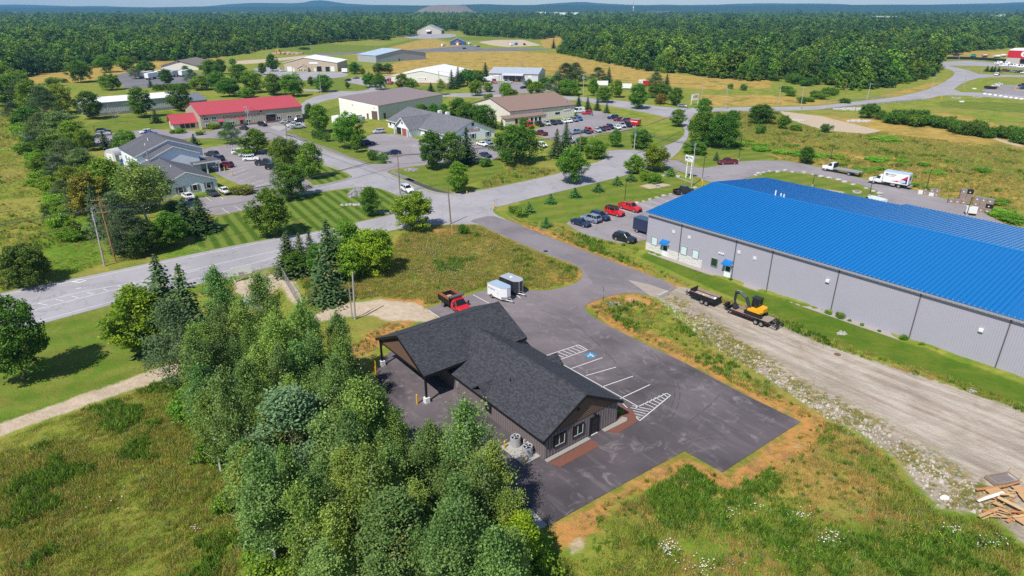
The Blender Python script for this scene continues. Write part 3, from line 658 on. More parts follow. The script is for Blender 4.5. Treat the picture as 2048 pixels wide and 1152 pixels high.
SPEC = {
 'aspen': [aspen('aspen', 20+i, 10, 1.75, (12500, 10500, 13500, 9000)[i], .155, L_aspen, M_palebark, (.4, .7, .2, .9)[i]) for i in range(4)],
 'round': [decid('round', 40+i, 10, 4.1, .8, 200, 80, .32, 1.05, L_decid, M_bark, 'round', .17, .06, 16) for i in range(3)],
 'oval': [decid('oval', 50+i, 10, 3.2, .6, 160, 80, .3, .9, L_decid, M_bark, 'oval', .14, .08, 14) for i in range(2)],
 'wide': [decid('wide', 57+i, 10, 5.4, .9, 230, 76, .36, 1.1, L_decid, M_bark, 'wide', .2, .06, 18) for i in range(2)],
 'bush': [decid('bush', 60+i, 3, 2.0, .0, 60, 50, .26, .7, L_decid, M_bark, 'wide', .05, .1, 8) for i in range(2)],
 'spruce': [spruce('spruce', 70+i, 10, 2.7, 30, 17, L_spruce, 10, .62) for i in range(2)],
 'young': [spruce('young_spruce', 76, 3, 1.2, 16, 13, L_spruce, 5, .46, .02, .15, 0)],
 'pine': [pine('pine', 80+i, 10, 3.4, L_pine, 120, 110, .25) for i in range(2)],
}
BARE = [bare('bare_tree', 90+i, 9, 2) for i in range(2)]
_ext = {}
def extent(me):
    if me.name not in _ext:
        v = np.zeros(len(me.vertices)*3, np.float32); me.vertices.foreach_get('co', v); v = v.reshape(-1, 3)
        _ext[me.name] = (float(np.percentile(v[:, 2], 99.7)), float(np.percentile(np.hypot(v[:, 0], v[:, 1]), 93)))
    return _ext[me.name]
def tree(sp, bx, by, ty, label, wpx=None, col=(1, 1, 1), group=None, var=None, name=None, cat=None, xy=None, h=None):
    lst = SPEC[sp]; crown, trunk, H, Rr = lst[(var if var is not None else rnd.randrange(len(lst))) % len(lst)]
    H, Rr = extent(crown)
    X, Y = xy or g(bx, by); h = h or hgt((bx, by), ty); sz = h/H; sx = sz
    if wpx: sx = wpx/ppm(X, Y, h*.5)/(2*Rr)
    nm = name or {'aspen': 'aspen_tree', 'spruce': 'spruce_tree', 'young': 'young_spruce', 'pine': 'pine_tree', 'bush': 'shrub'}.get(sp, 'leafy_tree')
    r = empty(nm, label, cat or ('shrub' if nm == 'shrub' else 'tree'), (X, Y, -.05), rnd.uniform(0, 6.28), group); r.scale = (sx, sx, sz)
    put('trunk', trunk, r); c = put('crown', crown, r); c.color = (*col, 1); return r
def dead(bx, by, ty, label, var=0, xy=None, h=None, wpx=None):
    me, H, Rr = BARE[var]; X, Y = xy or g(bx, by); s = (h or hgt((bx, by), ty))/H
    o = put('bare_tree', me, None, (X, Y, 0), rnd.uniform(0, 6.28)); sx = wpx/ppm(X, Y, s*H/2)/(2*Rr) if wpx else s
    o.scale = (sx, sx, s); return tag(o, label, 'tree')
DK = (.7, .78, .72); BR = (1.35, 1.3, .8); YL = (1.55, 1.35, .55); OL = (1.15, 1.0, .7); RB = (1.9, .95, 1.0); BL = (.95, 1.1, 1.35)
# foreground lawn and road
tree('round', 50, 757, 597, 'dark round leafy tree casting a long shadow over the mown lawn', 118, DK, var=0)
tree('wide', 50, 568, 491, 'dark broad bush-like tree at the near side of the field by the road', 104, DK, var=0)
tree('oval', 296, 700, 574, 'bright yellow-green maple at the edge of the mown lawn', 118, YL, var=1)
tree('spruce', 350, 690, 513, 'tallest dark spruce rising beside the road, behind the yellow-green maple', 112, (1.3, 1.3, 1.2), var=0)
tree('spruce', 392, 700, 531, 'second dark spruce beside the tallest one at the roadside', 96, (1.4, 1.3, 1.2), var=1)
tree('pine', 375, 770, 600, 'grey-green pine at the edge of the grove nearest the mown lawn', 120, (.95, 1, 1.05), var=0)
tree('aspen', 457, 690, 534, 'slender leafy tree just left of the white sign back by the road', 60, (.9, 1, 1))
tree('aspen', 540, 690, 545, 'slender leafy tree standing in front of the fenced enclosure', 62, (1, 1, .9))
# clump by the junction
tree('spruce', 582, 548, 463, 'ragged grey spruce at the road end of the clump beside the meadow', 62, (1.6, 1.3, 1.3), var=1)
tree('spruce', 607, 545, 466, 'thin ragged spruce second from the road end of the clump', 44, (1.5, 1.3, 1.2), var=0)
tree('spruce', 627, 545, 463, 'thin spruce tip poking above the round bushes of the clump', 44, (1, 1, 1), var=1)
tree('spruce', 664, 560, 440, 'tallest spruce in the clump beside the meadow', 72, (1.4, 1.25, 1.1), var=0)
tree('spruce', 655, 605, 515, 'grey-green spruce standing in front of the clump near the gravel path', 70, (1.7, 1.5, 1.4), var=1)
tree('oval', 640, 550, 488, 'dark green bush between the spruces of the clump', 52, (.9, 1, .9))
tree('oval', 590, 550, 500, 'dark green bush at the foot of the ragged grey spruce', 44, (.9, 1.05, .85))
tree('round', 700, 530, 442, 'yellow-green leafy tree at the back of the clump by the road', 74, BR, var=1)
tree('round', 748, 548, 459, 'bright yellow-green leafy tree on the meadow side of the clump', 88, YL, var=2)
tree('oval', 700, 560, 490, 'green leafy tree in the middle of the clump beside the meadow', 60, BR, var=0)
tree('round', 829, 460, 385, 'bright green tree standing alone where the road meets the junction', 78, (1.5, 1.4, .7), var=0)
tree('bush', 927, 470, 448, 'small round shrub in the dry grass by the brown pole', 20, (.8, 1, .7))
# striped lawn and the clinic
tree('oval', 547, 473, 378, 'leafy tree with a clear trunk on the striped lawn by the road', 76, (1, 1, .85), var=1)
tree('oval', 742, 432, 374, 'narrow leafy tree on the striped lawn beside the rock strip', 36, (1, 1.1, .8), var=0)
tree('round', 583, 397, 328, 'dense round tree at the back corner of the striped lawn', 66, (.8, .95, .8), var=1)
tree('oval', 625, 357, 285, 'upright leafy tree at the grass corner beside the side street', 46, (.95, 1.05, .8), var=0)
tree('wide', 574, 335, 275, 'broad open tree between the clinic car park and the side street', 66, (1, 1.05, .95), var=1)
tree('oval', 514, 308, 258, 'leafy tree on the planted island of the clinic car park', 52, (.95, 1, .9), var=1)
tree('pine', 464, 287, 244, 'soft round pine beside the drive to the red-roofed building', 42, (1.0, 1.15, 1.0), var=1)
tree('bush', 490, 312, 296, 'low bright green shrub below the tree on the car park island', 34, BR)
tree('bush', 483, 388, 370, 'reddish-green shrub bed at the corner of the clinic car park', 46, (1.5, .95, .8))
for i, (x, y, ty, w, l) in enumerate(((425, 258, 246, 24, 'round clipped light green bush by the glass doors of the low red-roofed wing'), (356, 266, 257, 30, 'low light green bush bed under the low red-roofed wing'), (400, 270, 262, 18, 'small bush left of the drive to the red-roofed building'), (445, 271, 262, 16, 'small bush beside the soft round pine'))):
    tree('bush', x, y, ty, l, w, BR)
tree('young', 390, 290, 268, 'small dark conifer behind the clinic roof', 22, DK); tree('young', 212, 298, 262, 'young conifer on the grass near the parked silver car', 26, DK); tree('young', 231, 292, 272, 'thin young conifer right beside another on the grass near the hoop shed', 18, DK)
tree('wide', 257, 298, 260, 'fluffy pale green tree behind the peak of the clinic roof', 44, (1.05, 1.15, 1), var=0)
tree('young', 313, 246, 219, 'small olive spruce on the lawn beside the low red-roofed wing', 24, (1.3, 1.1, .8))
dead(229, 245, 208, 'leafless grey sapling on the lawn in front of the long white-roofed warehouse', 1, wpx=22)
tree('oval', 185, 238, 182, 'first tall tree in front of the long white-roofed warehouse', 44, (.75, .9, .85), var=0)
tree('oval', 285, 235, 174, 'middle tall tree in front of the long white-roofed warehouse', 44, (.7, .88, .8), var=1)
tree('oval', 364, 222, 172, 'last tall tree in front of the long white-roofed warehouse', 42, (.65, .85, .78), var=0)
# grove beside the clinic
for x, y, ty, w, sp, c, l in ((300, 462, 322, 92, 'aspen', (1.05, 1, .8), 'tall pale-trunked aspen in front of the blue-shaded clinic wall'), (322, 420, 330, 60, 'aspen', (1, 1, .8), 'aspen right behind the tallest one, touching the clinic wall'),
    (226, 420, 318, 76, 'oval', (1.15, 1.1, .8), 'olive-green leafy tree beside the blue parked car and hoop shed'), (188, 440, 345, 70, 'oval', RB, 'brownish thin-leaved tree at the field side of the roadside grove'),
    (243, 480, 385, 80, 'pine', (1, .95, 1.0), 'grey-green pine in the middle of the roadside grove'), (268, 510, 418, 84, 'pine', (.95, .85, .95), 'darkest pine of the roadside grove behind the brown pole'),
    (205, 470, 370, 52, 'spruce', (.9, 1, 1), 'dark conifer at the field edge of the roadside grove'), (377, 465, 396, 60, 'spruce', (.85, 1, .85), 'dark broad spruce beside the clinic car park edge'), (407, 463, 392, 58, 'spruce', (1.05, 1.15, .8), 'olive spruce at the corner of the striped lawn'),
    (345, 490, 424, 62, 'oval', (1.2, 1.25, .75), 'light green leafy tree at the front of the roadside grove'), (322, 500, 455, 46, 'oval', (1, 1.1, .8), 'low leafy tree at the roadside foot of the grove'), (300, 505, 440, 50, 'oval', DK, 'dark leafy tree low in the roadside grove'),
    (276, 515, 462, 36, 'oval', (.9, 1, .8), 'small leafy tree just right of the brown pole foot'), (240, 505, 440, 34, 'spruce', DK, 'narrow dark conifer between the two tall poles'), (350, 440, 400, 40, 'aspen', (.9, 1, .9), 'small aspen beside the white car with dark roof'), (262, 430, 345, 50, 'oval', (.9, 1, .75), 'leafy tree crowded between aspen and olive-green tree')):
    tree(sp, x, y, ty, l, w, c)
# hedgerow along the field on the left
HR = [(24, 212, 150, 70), (52, 214, 158, 60), (8, 195, 148, 50), (70, 232, 160, 52), (96, 240, 172, 60), (118, 228, 168, 66), (60, 262, 215, 56), (92, 280, 225, 66), (125, 282, 222, 72), (150, 295, 242, 50), (75, 300, 262, 46), (172, 302, 258, 36), (108, 312, 270, 60), (140, 330, 278, 66), (165, 345, 298, 48), (92, 345, 305, 44), (122, 360, 312, 52), (150, 385, 330, 60), (175, 405, 345, 44), (128, 400, 360, 40), (158, 430, 385, 44), (148, 470, 440, 30), (30, 240, 205, 40), (40, 185, 140, 50), (14, 175, 130, 46), (100, 448, 420, 22)]
for i, (x, y, ty, w) in enumerate(HR):
    sp = ('oval', 'pine', 'aspen', 'oval', 'pine', 'wide')[i % 6]; c = [(.85, .95, .85), (1.1, 1.05, .85), (.9, .9, 1), (1.25, 1.2, .75), (.75, .85, .8), (1.3, 1.1, .8)][(i*7) % 6]
    tree(sp, x, y, ty, 'scrubby tree in the long hedgerow along the field edge', w, c, 'hedgerow trees along the field')
dead(64, 292, 252, 'leafless pale tree on the field side of the hedgerow, higher up of two', 0, wpx=26); dead(108, 350, 306, 'leafless pale tree on the field side of the hedgerow beside bright shrubs', 1, wpx=34)
dead(122, 400, 370, 'low leafless grey thicket at the near end of the hedgerow', 0, wpx=22)
for i in range(26):
    f = i/25; x = 36+100*f+rnd.uniform(-12, 16); y = 262+225*f+rnd.uniform(-8, 8)
    tree('bush', x, y, y-16-rnd.random()*12, 'bright green shrub fringing the field side of the hedgerow', rnd.uniform(26, 46), (1.4, 1.4, .7), 'shrubs fringing the hedgerow')
# around the brick-front clinic
tree('oval', 641, 265, 209, 'tall tree on the grass right of the red-roofed building', 38, (1, 1.05, .8), var=0)
tree('oval', 620, 238, 207, 'narrow tree pair member against the corner of the red-roofed building', 18, (1, 1.1, .7), var=1)
for i, (x, y, ty, w, l) in enumerate(((630, 276, 259, 13, 'leftmost clipped round bush of three on the grass by the side street'), (641, 279, 260, 16, 'middle clipped round bush of three by the side street'), (655, 283, 264, 18, 'rightmost clipped round bush of three by the side street'), (747, 320, 300, 24, 'rounder clipped bush at the entrance of the brick-front clinic car park'), (768, 327, 305, 20, 'second clipped bush beside the lamp pole at the clinic entrance'), (971, 333, 316, 26, 'clipped dark bush on grass below the navy parked car'))):
    tree('bush', x, y, ty, l, w, (.8, .95, .75))
tree('round', 699, 296, 226, 'large round tree at the edge of the brick-front clinic car park', 60, (.9, 1.1, .75), var=0)
tree('oval', 713, 305, 268, 'small bright tree in front of the large round tree', 20, BR)
tree('oval', 866, 338, 262, 'leafy tree left of three hiding the front of the white clinic', 52, (.85, .95, .85), var=1); tree('oval', 903, 336, 264, 'leafy tree middle of three hiding the front of the white clinic', 44, (.85, 1, .8), var=0)
tree('spruce', 934, 326, 255, 'dense spruce standing before the gable of the white clinic', 48, (1, 1.15, .95), var=0)
tree('oval', 917, 385, 324, 'bright green tree on the verge facing the junction', 42, (1.2, 1.25, .7), var=0)
tree('wide', 1033, 326, 248, 'very large round dark tree between the two clinic car parks', 92, (.72, .85, .72), var=1)
tree('spruce', 1113, 314, 258, 'thin grey spruce beside a denser one near the shop car park', 34, (1.5, 1.3, 1.2), var=1); tree('spruce', 1131, 310, 244, 'taller dense spruce near the shop car park', 34, (1.1, 1.2, .9), var=0)
tree('round', 1142, 366, 295, 'round tree overhanging the main road with its shadow on the path', 60, (.85, 1.0, .75), var=2)
tree('round', 1190, 317, 277, 'smaller round tree on the corner of the shop driveway', 44, (1.15, 1.2, .75), var=1); tree('oval', 1163, 302, 273, 'leafy tree behind the short pole near the shop car park', 28, (1, 1.1, .8), var=0)
tree('oval', 1231, 294, 258, 'thin young tree on the shop lawn', 24, (.95, 1.1, .9), var=1); tree('round', 1280, 296, 258, 'leafy tree behind the streetlight pole on the shop lawn', 42, (.85, 1, .8), var=0)
tree('round', 1308, 341, 290, 'bright yellow-green round tree beside the blue building sign', 52, YL, var=0); tree('oval', 1269, 347, 310, 'bright green bushy tree left of the yellow-green round one', 38, (1.25, 1.25, .7), var=1)
tree('bush', 1290, 360, 341, 'bright shrub at the foot of the bright green bushy tree', 28, BR); tree('bush', 1308, 366, 346, 'low loose shrub beside the round concrete well', 28, (1.2, 1.2, .8))
for x, y, ty, l in ((1262, 362, 349, 'first small conifer counted down from the bright shrubs'), (1234, 370, 354, 'small conifer right below the shadowed path bend'), (1196, 383, 367, 'small conifer on the lawn left of the lamp post row'), (1150, 394, 377, 'small conifer between two others facing the main road'), (1101, 407, 389, 'small conifer above the parked navy sedan lawn'), (1058, 425, 405, 'small conifer beside the dark path end at the junction'), (1092, 455, 436, 'dark small conifer at the lawn edge by the access road'), (1342, 352, 336, 'tiny conifer beside the pale boulders near the sign posts')):
    tree('young', x, y, ty-2, l, 24, (1.7, 2.1, 1.2))
for x, y, l in ((1028, 425, 'weedy bush at the junction corner beside the dark path'), (1042, 432, 'lighter weedy bush at the junction corner')): tree('bush', x, y, y-14, l, 26, (1.1, 1, .8))
# behind the brick-front clinic and shop
for x, y, ty, w, sp, c, l in ((844, 236, 208, 26, 'oval', (.8, .95, .75), 'left of three neat trees behind the white clinic roof'), (868, 236, 207, 24, 'oval', (.75, .95, .75), 'middle of three neat trees behind the white clinic roof'), (888, 237, 207, 20, 'oval', (.9, 1.05, .8), 'right of three neat trees behind the white clinic roof'),
    (918, 243, 196, 40, 'oval', (1, 1.1, .8), 'loose tree left of the dark mass beside the brown-roofed shop'), (940, 252, 206, 64, 'wide', (.72, .9, .78), 'dark broad tree against the cream gable of the brown-roofed shop'), (968, 256, 210, 50, 'round', (.72, .9, .75), 'dark tree touching the cream gable of the brown-roofed shop'), (992, 258, 232, 10, 'spruce', (1.2, 1.5, .8), 'narrow columnar cedar left of two by the shop porch'), (1004, 260, 236, 10, 'spruce', (1.1, 1.4, .8), 'narrow columnar cedar right of two by the shop porch'), (1045, 254, 234, 16, 'oval', (1, 1.1, .8), 'small tree in front of the shop porch windows'),
    (1012, 195, 165, 24, 'round', (1.25, 1.25, .7), 'bright round tree by the cross road behind the shop roof'), (1021, 200, 178, 30, 'wide', OL, 'olive loose bush behind the shop roof ridge'), (977, 197, 187, 20, 'bush', (1, 1.1, .8), 'small bush left of the shop roof ridge'), (1072, 193, 163, 34, 'round', (1.3, 1.35, .7), 'bright green round tree behind the shop roof'), (1058, 178, 158, 16, 'oval', (.8, .95, .8), 'dark tree left of the bright round one by the loading dock'), (1088, 176, 155, 22, 'oval', (.8, .95, .8), 'dark tree at the corner of the loading dock building'),
    (951, 192, 160, 26, 'round', (1.1, 1.1, .8), 'tree with visible trunk beside the driveway across the cross road'), (976, 184, 164, 20, 'oval', (1.2, 1.25, .7), 'bright bushy tree beside the white trucks'), (1003, 182, 166, 10, 'spruce', DK, 'dark conifer right of the wooden pole by the dock'), (904, 178, 140, 22, 'spruce', (.9, 1.1, .85), 'pointed spruce at the corner of the white gabled building'), (917, 174, 133, 20, 'spruce', (.75, .9, .8), 'taller spruce beside the pointed one at the white gabled building'), (935, 172, 138, 34, 'round', (.8, .95, .8), 'dense tree in the row right of the white gabled building'), (955, 170, 140, 30, 'round', (.75, .9, .8), 'dense tree second in the row right of the white gabled building'), (971, 158, 125, 24, 'spruce', (.7, .9, .85), 'dark conifer against the left end of the loading dock building'), (862, 183, 165, 15, 'spruce', (1.1, 1.15, .8), 'short spruce on the grass before the white gabled building'), (882, 190, 158, 20, 'aspen', (1.2, 1.1, .8), 'loose tree beside the dark pole before the white gabled building'),
    (805, 180, 147, 26, 'oval', OL, 'olive tree left of the white gabled building entrance'), (822, 180, 156, 28, 'wide', (1.2, 1.2, .8), 'light tree right beside the olive one'), (739, 175, 145, 26, 'round', (1, 1.15, .75), 'left of two round trees by the curved pale drive'), (760, 180, 147, 28, 'round', (1, 1.15, .75), 'right of two round trees by the curved pale drive'), (758, 147, 126, 24, 'round', (.8, .95, .8), 'round tree above the curved pale drive'), (776, 147, 127, 20, 'round', (.85, .85, .8), 'darker round tree right of the one above the curved drive'), (710, 148, 124, 24, 'round', (.75, .95, .75), 'round dark tree at the left of the pale drive loop'), (726, 149, 136, 10, 'oval', RB, 'small reddish shrub tree beside the pale drive loop'), (695, 177, 163, 9, 'oval', OL, 'small conical shrub on the lawn inside the drive loop'),
    (648, 184, 149, 34, 'oval', (.8, 1, .8), 'leafy tree beside the grey pole on the striped far lawn'), (623, 172, 153, 15, 'oval', OL, 'small rounded tree on the far lawn left of the pole'),
    (546, 143, 108, 24, 'oval', (.75, .95, .75), 'tall tree left of the tan building with white roof'), (526, 150, 126, 16, 'oval', (.9, 1, .8), 'smaller tree left of the tall one by the tan building'), (586, 193, 148, 44, 'round', (1.15, 1.25, .75), 'bright round tree behind the red roof'), (549, 190, 147, 38, 'oval', (.85, .9, .9), 'grey-green tree behind the middle of the red roof'), (507, 186, 141, 42, 'round', (1, 1.15, .8), 'broad tree behind the left part of the red roof'), (495, 195, 176, 34, 'wide', (1, 1.1, .8), 'low bushy tree directly above the red roof'), (459, 193, 155, 44, 'round', (.9, 1.1, .8), 'bushy tree behind the left end of the red roof'), (436, 180, 142, 34, 'round', (.85, .95, .8), 'dark tree left in the cluster behind the red roof'), (480, 165, 128, 36, 'oval', (.85, 1, .8), 'tree at the back of the cluster behind the red roof'), (466, 131, 117, 14, 'oval', (1, 1.1, .8), 'small round tree by the bare dirt road far behind'), (425, 160, 119, 36, 'round', (.7, .9, .75), 'dark tree beside the tan gabled building'), (443, 148, 118, 22, 'oval', (.75, .9, .8), 'second dark tree beside the tan gabled building'), (405, 180, 151, 44, 'round', (1.15, 1.2, .75), 'light round tree near the church car park'), (384, 168, 138, 30, 'pine', (.95, 1.15, 1.1), 'blue-green pine beside the white trailers'), (335, 170, 138, 26, 'oval', (.7, .95, .75), 'tree in front of the white trailers'), (302, 175, 156, 11, 'spruce', DK, 'small dark conifer at the car park edge'), (371, 142, 131, 13, 'oval', (.8, 1, .8), 'small tree by the tan gabled wall'),
    (293, 150, 121, 34, 'round', (.65, .85, .75), 'dark round tree on the church car park island'), (272, 158, 132, 26, 'pine', (.95, 1.15, 1), 'light pine on the island left of the trailers'), (212, 145, 111, 34, 'round', (.95, 1.1, .75), 'yellowish round tree standing in the golden field'), (255, 142, 112, 28, 'oval', (1.1, 1.15, .75), 'light tree by the far edge of the golden field'), (163, 165, 121, 44, 'round', (.75, .95, .75), 'large round tree at the end of the church car park'), (222, 180, 147, 40, 'wide', (1.2, 1.25, .8), 'spreading light tree at the near edge of the church car park'), (108, 172, 154, 26, 'bush', (1, 1.05, .8), 'round bush in the golden field'), (128, 165, 157, 14, 'bush', (1, 1.05, .8), 'small bush right of the round one in the field')):
    tree(sp, x, y, ty, l, w, c)
for i, x in enumerate((314, 327, 340, 352, 366, 380)):
    tree('bush', x, 181-i*.5, 168-i*.6, 'bush in the row behind the long white-roofed warehouse', 18, (.9, 1, .8), 'bushes behind the long warehouse')
# cross road, right side
for x, y, ty, w, sp, c, l in ((1130, 172, 126, 46, 'pine', (.75, .9, .9), 'dark pine cluster left part beyond the cross road'), (1150, 172, 125, 44, 'pine', (.75, .95, .9), 'dark pine cluster right part beyond the cross road'), (1112, 188, 150, 46, 'pine', (.85, 1.1, .9), 'pine in front of the dark pine cluster'), (1138, 190, 160, 44, 'wide', (.95, 1.1, .75), 'bushy tree by the cross road left of the tall pole'), (1196, 170, 134, 40, 'pine', (.7, .9, .85), 'dark pine above the white trailer'), (1217, 166, 133, 16, 'spruce', (.7, .9, .8), 'narrow dark spruce beside the dark pine'),
    (1186, 192, 157, 20, 'oval', (1.25, 1.35, .75), 'bright leafy tree left of the white trailer'), (1233, 195, 160, 26, 'oval', (1.25, 1.4, .75), 'bright leafy tree right of the white trailer'), (1207, 205, 173, 32, 'oval', (.85, 1, .8), 'darker tree at the kerb shading the cross road'), (1275, 218, 167, 36, 'oval', (.9, 1.05, .85), 'tall leafy tree at the kerb with its shadow on the cross road'), (1310, 178, 144, 34, 'pine', (.8, 1.05, .9), 'tree left in the dark clump beyond the cross road'), (1332, 182, 148, 20, 'spruce', (.75, .95, .8), 'pointed conifer right in the dark clump beyond the cross road'), (1318, 196, 166, 44, 'round', (.7, .9, .75), 'dark broad tree in front of the clump beyond the cross road'), (1351, 211, 175, 27, 'oval', (.75, .85, .75), 'dark egg-shaped tree beside the white roadside board'), (1321, 208, 187, 26, 'wide', RB, 'reddish bush beside the egg-shaped tree'),
    (1194, 221, 195, 14, 'spruce', (.85, 1.05, .85), 'spruce third from the shop in the row of four'), (1213, 226, 205, 13, 'spruce', (.9, 1.1, .85), 'shortest spruce at the end of the row of four'), (1157, 215, 190, 15, 'spruce', (.85, 1.05, .85), 'spruce nearest the shop in the row of four'), (1175, 219, 193, 15, 'spruce', (.85, 1.05, .85), 'spruce second from the shop in the row of four'),
    (1354, 253, 218, 30, 'oval', (1.1, 1.1, .9), 'loose tree at the bend of the main road'), (1407, 232, 196, 30, 'oval', (1.1, 1.25, .75), 'bright tree at the corner of the cross road'), (1410, 290, 224, 78, 'wide', (.62, .8, .65), 'huge dark tree at the bend, left half of the pair'), (1444, 296, 226, 66, 'wide', (.58, .76, .62), 'huge dark tree at the bend, right half of the pair'), (1390, 307, 282, 44, 'wide', (.8, 1, .85), 'low spreading tree beneath the huge dark pair'), (1464, 246, 220, 24, 'oval', (1.1, 1.2, .8), 'light tree behind the huge dark pair by the road'), (1432, 321, 303, 13, 'young', (1.2, 1.3, .9), 'tiny conifer on grass behind the maroon pickup'),
    (1520, 248, 208, 50, 'round', (.75, .95, .75), 'dark round tree just below the cross road'), (1566, 258, 230, 26, 'round', (.75, .95, .75), 'smaller dark round tree right of the big one below the cross road'), (1521, 268, 250, 22, 'bush', (1.3, 1.3, 1.2), 'grey-green bush below the dark round tree'), (1590, 262, 248, 24, 'bush', (1.1, 1.2, .9), 'low bush by the gravel spur'), (1651, 265, 247, 22, 'bush', (.65, .9, .75), 'dark bush at the edge of the gravel spur'), (1611, 327, 293, 28, 'oval', (.85, 1.0, .85), 'dark young tree standing alone behind the flatbed truck'), (1460, 178, 167, 12, 'bush', (.75, .9, .8), 'left of two dark bushes in the golden field'), (1487, 181, 168, 14, 'bush', (.75, .85, .8), 'right of two dark bushes in the golden field'),
    (1738, 236, 207, 40, 'wide', (.6, .85, .7), 'dark round bush at the head of the thicket row'), (1764, 240, 220, 20, 'bush', (.65, .9, .7), 'small dark bush beside the one at the head of the thicket row')):
    tree(sp, x, y, ty, l, w, c)
for i in range(34):
    f = i/33; x = 1785+263*f; y = 240+44*f**1.1 + rnd.uniform(-5, 8); tree('bush', x, y, y-14-rnd.random()*14, 'dark shrub in the thicket row crossing the field', rnd.uniform(22, 42), (.75, .9, .72), 'thicket row shrubs')
for i in range(12): tree('bush', 1560+rnd.uniform(0, 130), 182+rnd.uniform(0, 26), 0, 'grey-green shrub in the wet ground below the wood', rnd.uniform(18, 30), (.8, .95, .75), 'shrubs below the wood', h=rnd.uniform(2, 3.6))
for i in range(14): tree('bush', 1545+rnd.uniform(0, 170), 158+rnd.uniform(0, 14), 0, 'rounded shrub fringing the wood edge', rnd.uniform(20, 34), (.72, .88, .72), 'shrubs at the wood edge', h=rnd.uniform(3, 5))
for i in range(46):
    x = rnd.uniform(1400, 1990); y = rnd.uniform(262, 385); 
    if y > 250+ (x-1400)*.2 and y < 275+(x-1400)*.23:
        tree('bush', x, y, 0, 'low bright weed clump in the rough field', rnd.uniform(20, 50), (1.45, 1.55, .7), 'weed clumps in the rough field', h=rnd.uniform(.5, 1.1))
for x, y, w in ((1755, 322, 46), (1805, 325, 24), (1848, 332, 26), (1965, 343, 36), (1770, 280, 60), (1520, 300, 40), (1560, 306, 36), (1480, 290, 40), (1450, 284, 40), (1990, 405, 60), (2030, 440, 70), (2000, 430, 50)):
    tree('bush', x, y, 0, 'bright green weed patch standing out in the rough field', w, (1.5, 1.7, .65), 'bright weed patches', h=1.0)
# hemlocks by the rental store
for i, (x, y) in enumerate(((1973, 143), (1982, 144), (1988, 144), (1996, 145))): tree('spruce', x, y, 131+i*.5, 'small dark spruce in the row on the rental store verge', 9, DK, 'rental store verge spruces')
tree('spruce', 1107, 0, 0, 'lone conifer left of the wood corner by the sand lot', 10, DK, xy=g(1107, 97), h=10.5)
tree('wide', 766, 80, 69, 'round bush patch in the far mown field', 36, DK); tree('bush', 610, 99, 94, 'dark bush on the far mown field by the dirt mound', 22, DK)
dead(1043, 136, 115, 'leafless pale tree above the roof of the loading dock building', 0, wpx=14)

# ------------------------------------------------------------------ grove in front of the dark building
GROVE = P('388,815 425,765 500,742 600,762 655,762 688,745 700,770 708,830 732,900 780,965 850,1012 930,1034 985,1055 1030,1085 1035,1120 1060,1190 980,1330 720,1330 600,1260 540,1140 470,1010 430,930 395,860')
ga = np.array(GROVE); pts = []
hand = [(937, 1032, 12.3, 1), (984, 1062, 9.5, 1), (870, 1010, 10.5, 0), (800, 985, 10.5, 1), (905, 1075, 9, 0), (960, 1120, 9.5, 1), (1015, 1130, 8.2, 0), (690, 742, 6.0, 1), (690, 800, 8.5, 0), (742, 930, 9.8, 0)]
for (x, y, h, v) in hand: pts.append((*g(x, y), h, v))
rs = random.Random(5)
for _ in range(6000):
    p = (rs.uniform(ga[:, 0].min(), ga[:, 0].max()), rs.uniform(ga[:, 1].min(), ga[:, 1].max()))
    if sdf(np.array([p]), GROVE)[0] < .2 or any((p[0]-q[0])**2+(p[1]-q[1])**2 < 3.1**2 for q in (g(600, 985), g(590, 1030), g(800, 1190))): continue
    if all((p[0]-q[0])**2 + (p[1]-q[1])**2 > 2.45**2 for q in pts): pts.append((*p, rs.uniform(8, 12.2), rs.randrange(4)))
    if len(pts) > 92: break
for i, (x, y, h, v) in enumerate(pts):
    c = [(1.05, 1.05, 1), (1.3, 1.2, .85), (.95, 1, 1.05), (1.15, 1.15, .85), (.85, .95, .9)][i % 5]
    if i == 0: tree('aspen', 0, 0, 0, 'tallest aspen with a bare white trunk at the front of the grove by the asphalt', None, c, None, 1, xy=(x, y), h=h)
    elif i == 1: tree('aspen', 0, 0, 0, 'leaning pale-trunked aspen nearest the concrete pad', None, c, None, 1, xy=(x, y), h=h)
    else:
        o = tree('aspen', 0, 0, 0, 'leafy aspen packed in the grove beside the dark-roofed building', None, c, 'aspens of the grove beside the dark building', v, xy=(x, y), h=h)
        k = rs.uniform(.72, 1.02); o.scale = (o.scale[0]*k, o.scale[1]*k*rs.uniform(.9, 1.1), o.scale[2]*rs.uniform(.85, 1.12))
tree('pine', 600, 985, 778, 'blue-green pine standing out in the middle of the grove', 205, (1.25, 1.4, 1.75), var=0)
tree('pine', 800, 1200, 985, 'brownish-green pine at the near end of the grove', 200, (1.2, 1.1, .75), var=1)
tree('oval', 1040, 1160, 1035, 'brightest yellow-green young tree at the near edge of the grove', 90, (1.6, 1.5, .5), var=0)
dead(832, 960, 800, 'leafless forked sapling at the grove edge by the canopy post', 0, wpx=70); dead(692, 800, 690, 'leafless pale trunks rising in the grove left of the building', 1, wpx=60)
dead(735, 1120, 1000, 'broken leafless snag beside the brownish-green pine', 1, wpx=60); dead(945, 1050, 890, 'leafless branching stem in front of the white-trunked aspen', 1, wpx=80)
for i, p in enumerate(GROVE):
    for k in range(2):
        q = (p[0]+rs.uniform(-1.5, 1.5), p[1]+rs.uniform(-1.5, 1.5))
        if q[1] > 34 and sdf(np.array([q]), BROAD)[0] < -1: tree('bush', 0, 0, 0, 'leafy undergrowth shrub along the skirt of the grove', None, (1.1, 1.15, .8), 'undergrowth shrubs of the grove', xy=q, h=rs.uniform(1.6, 3))

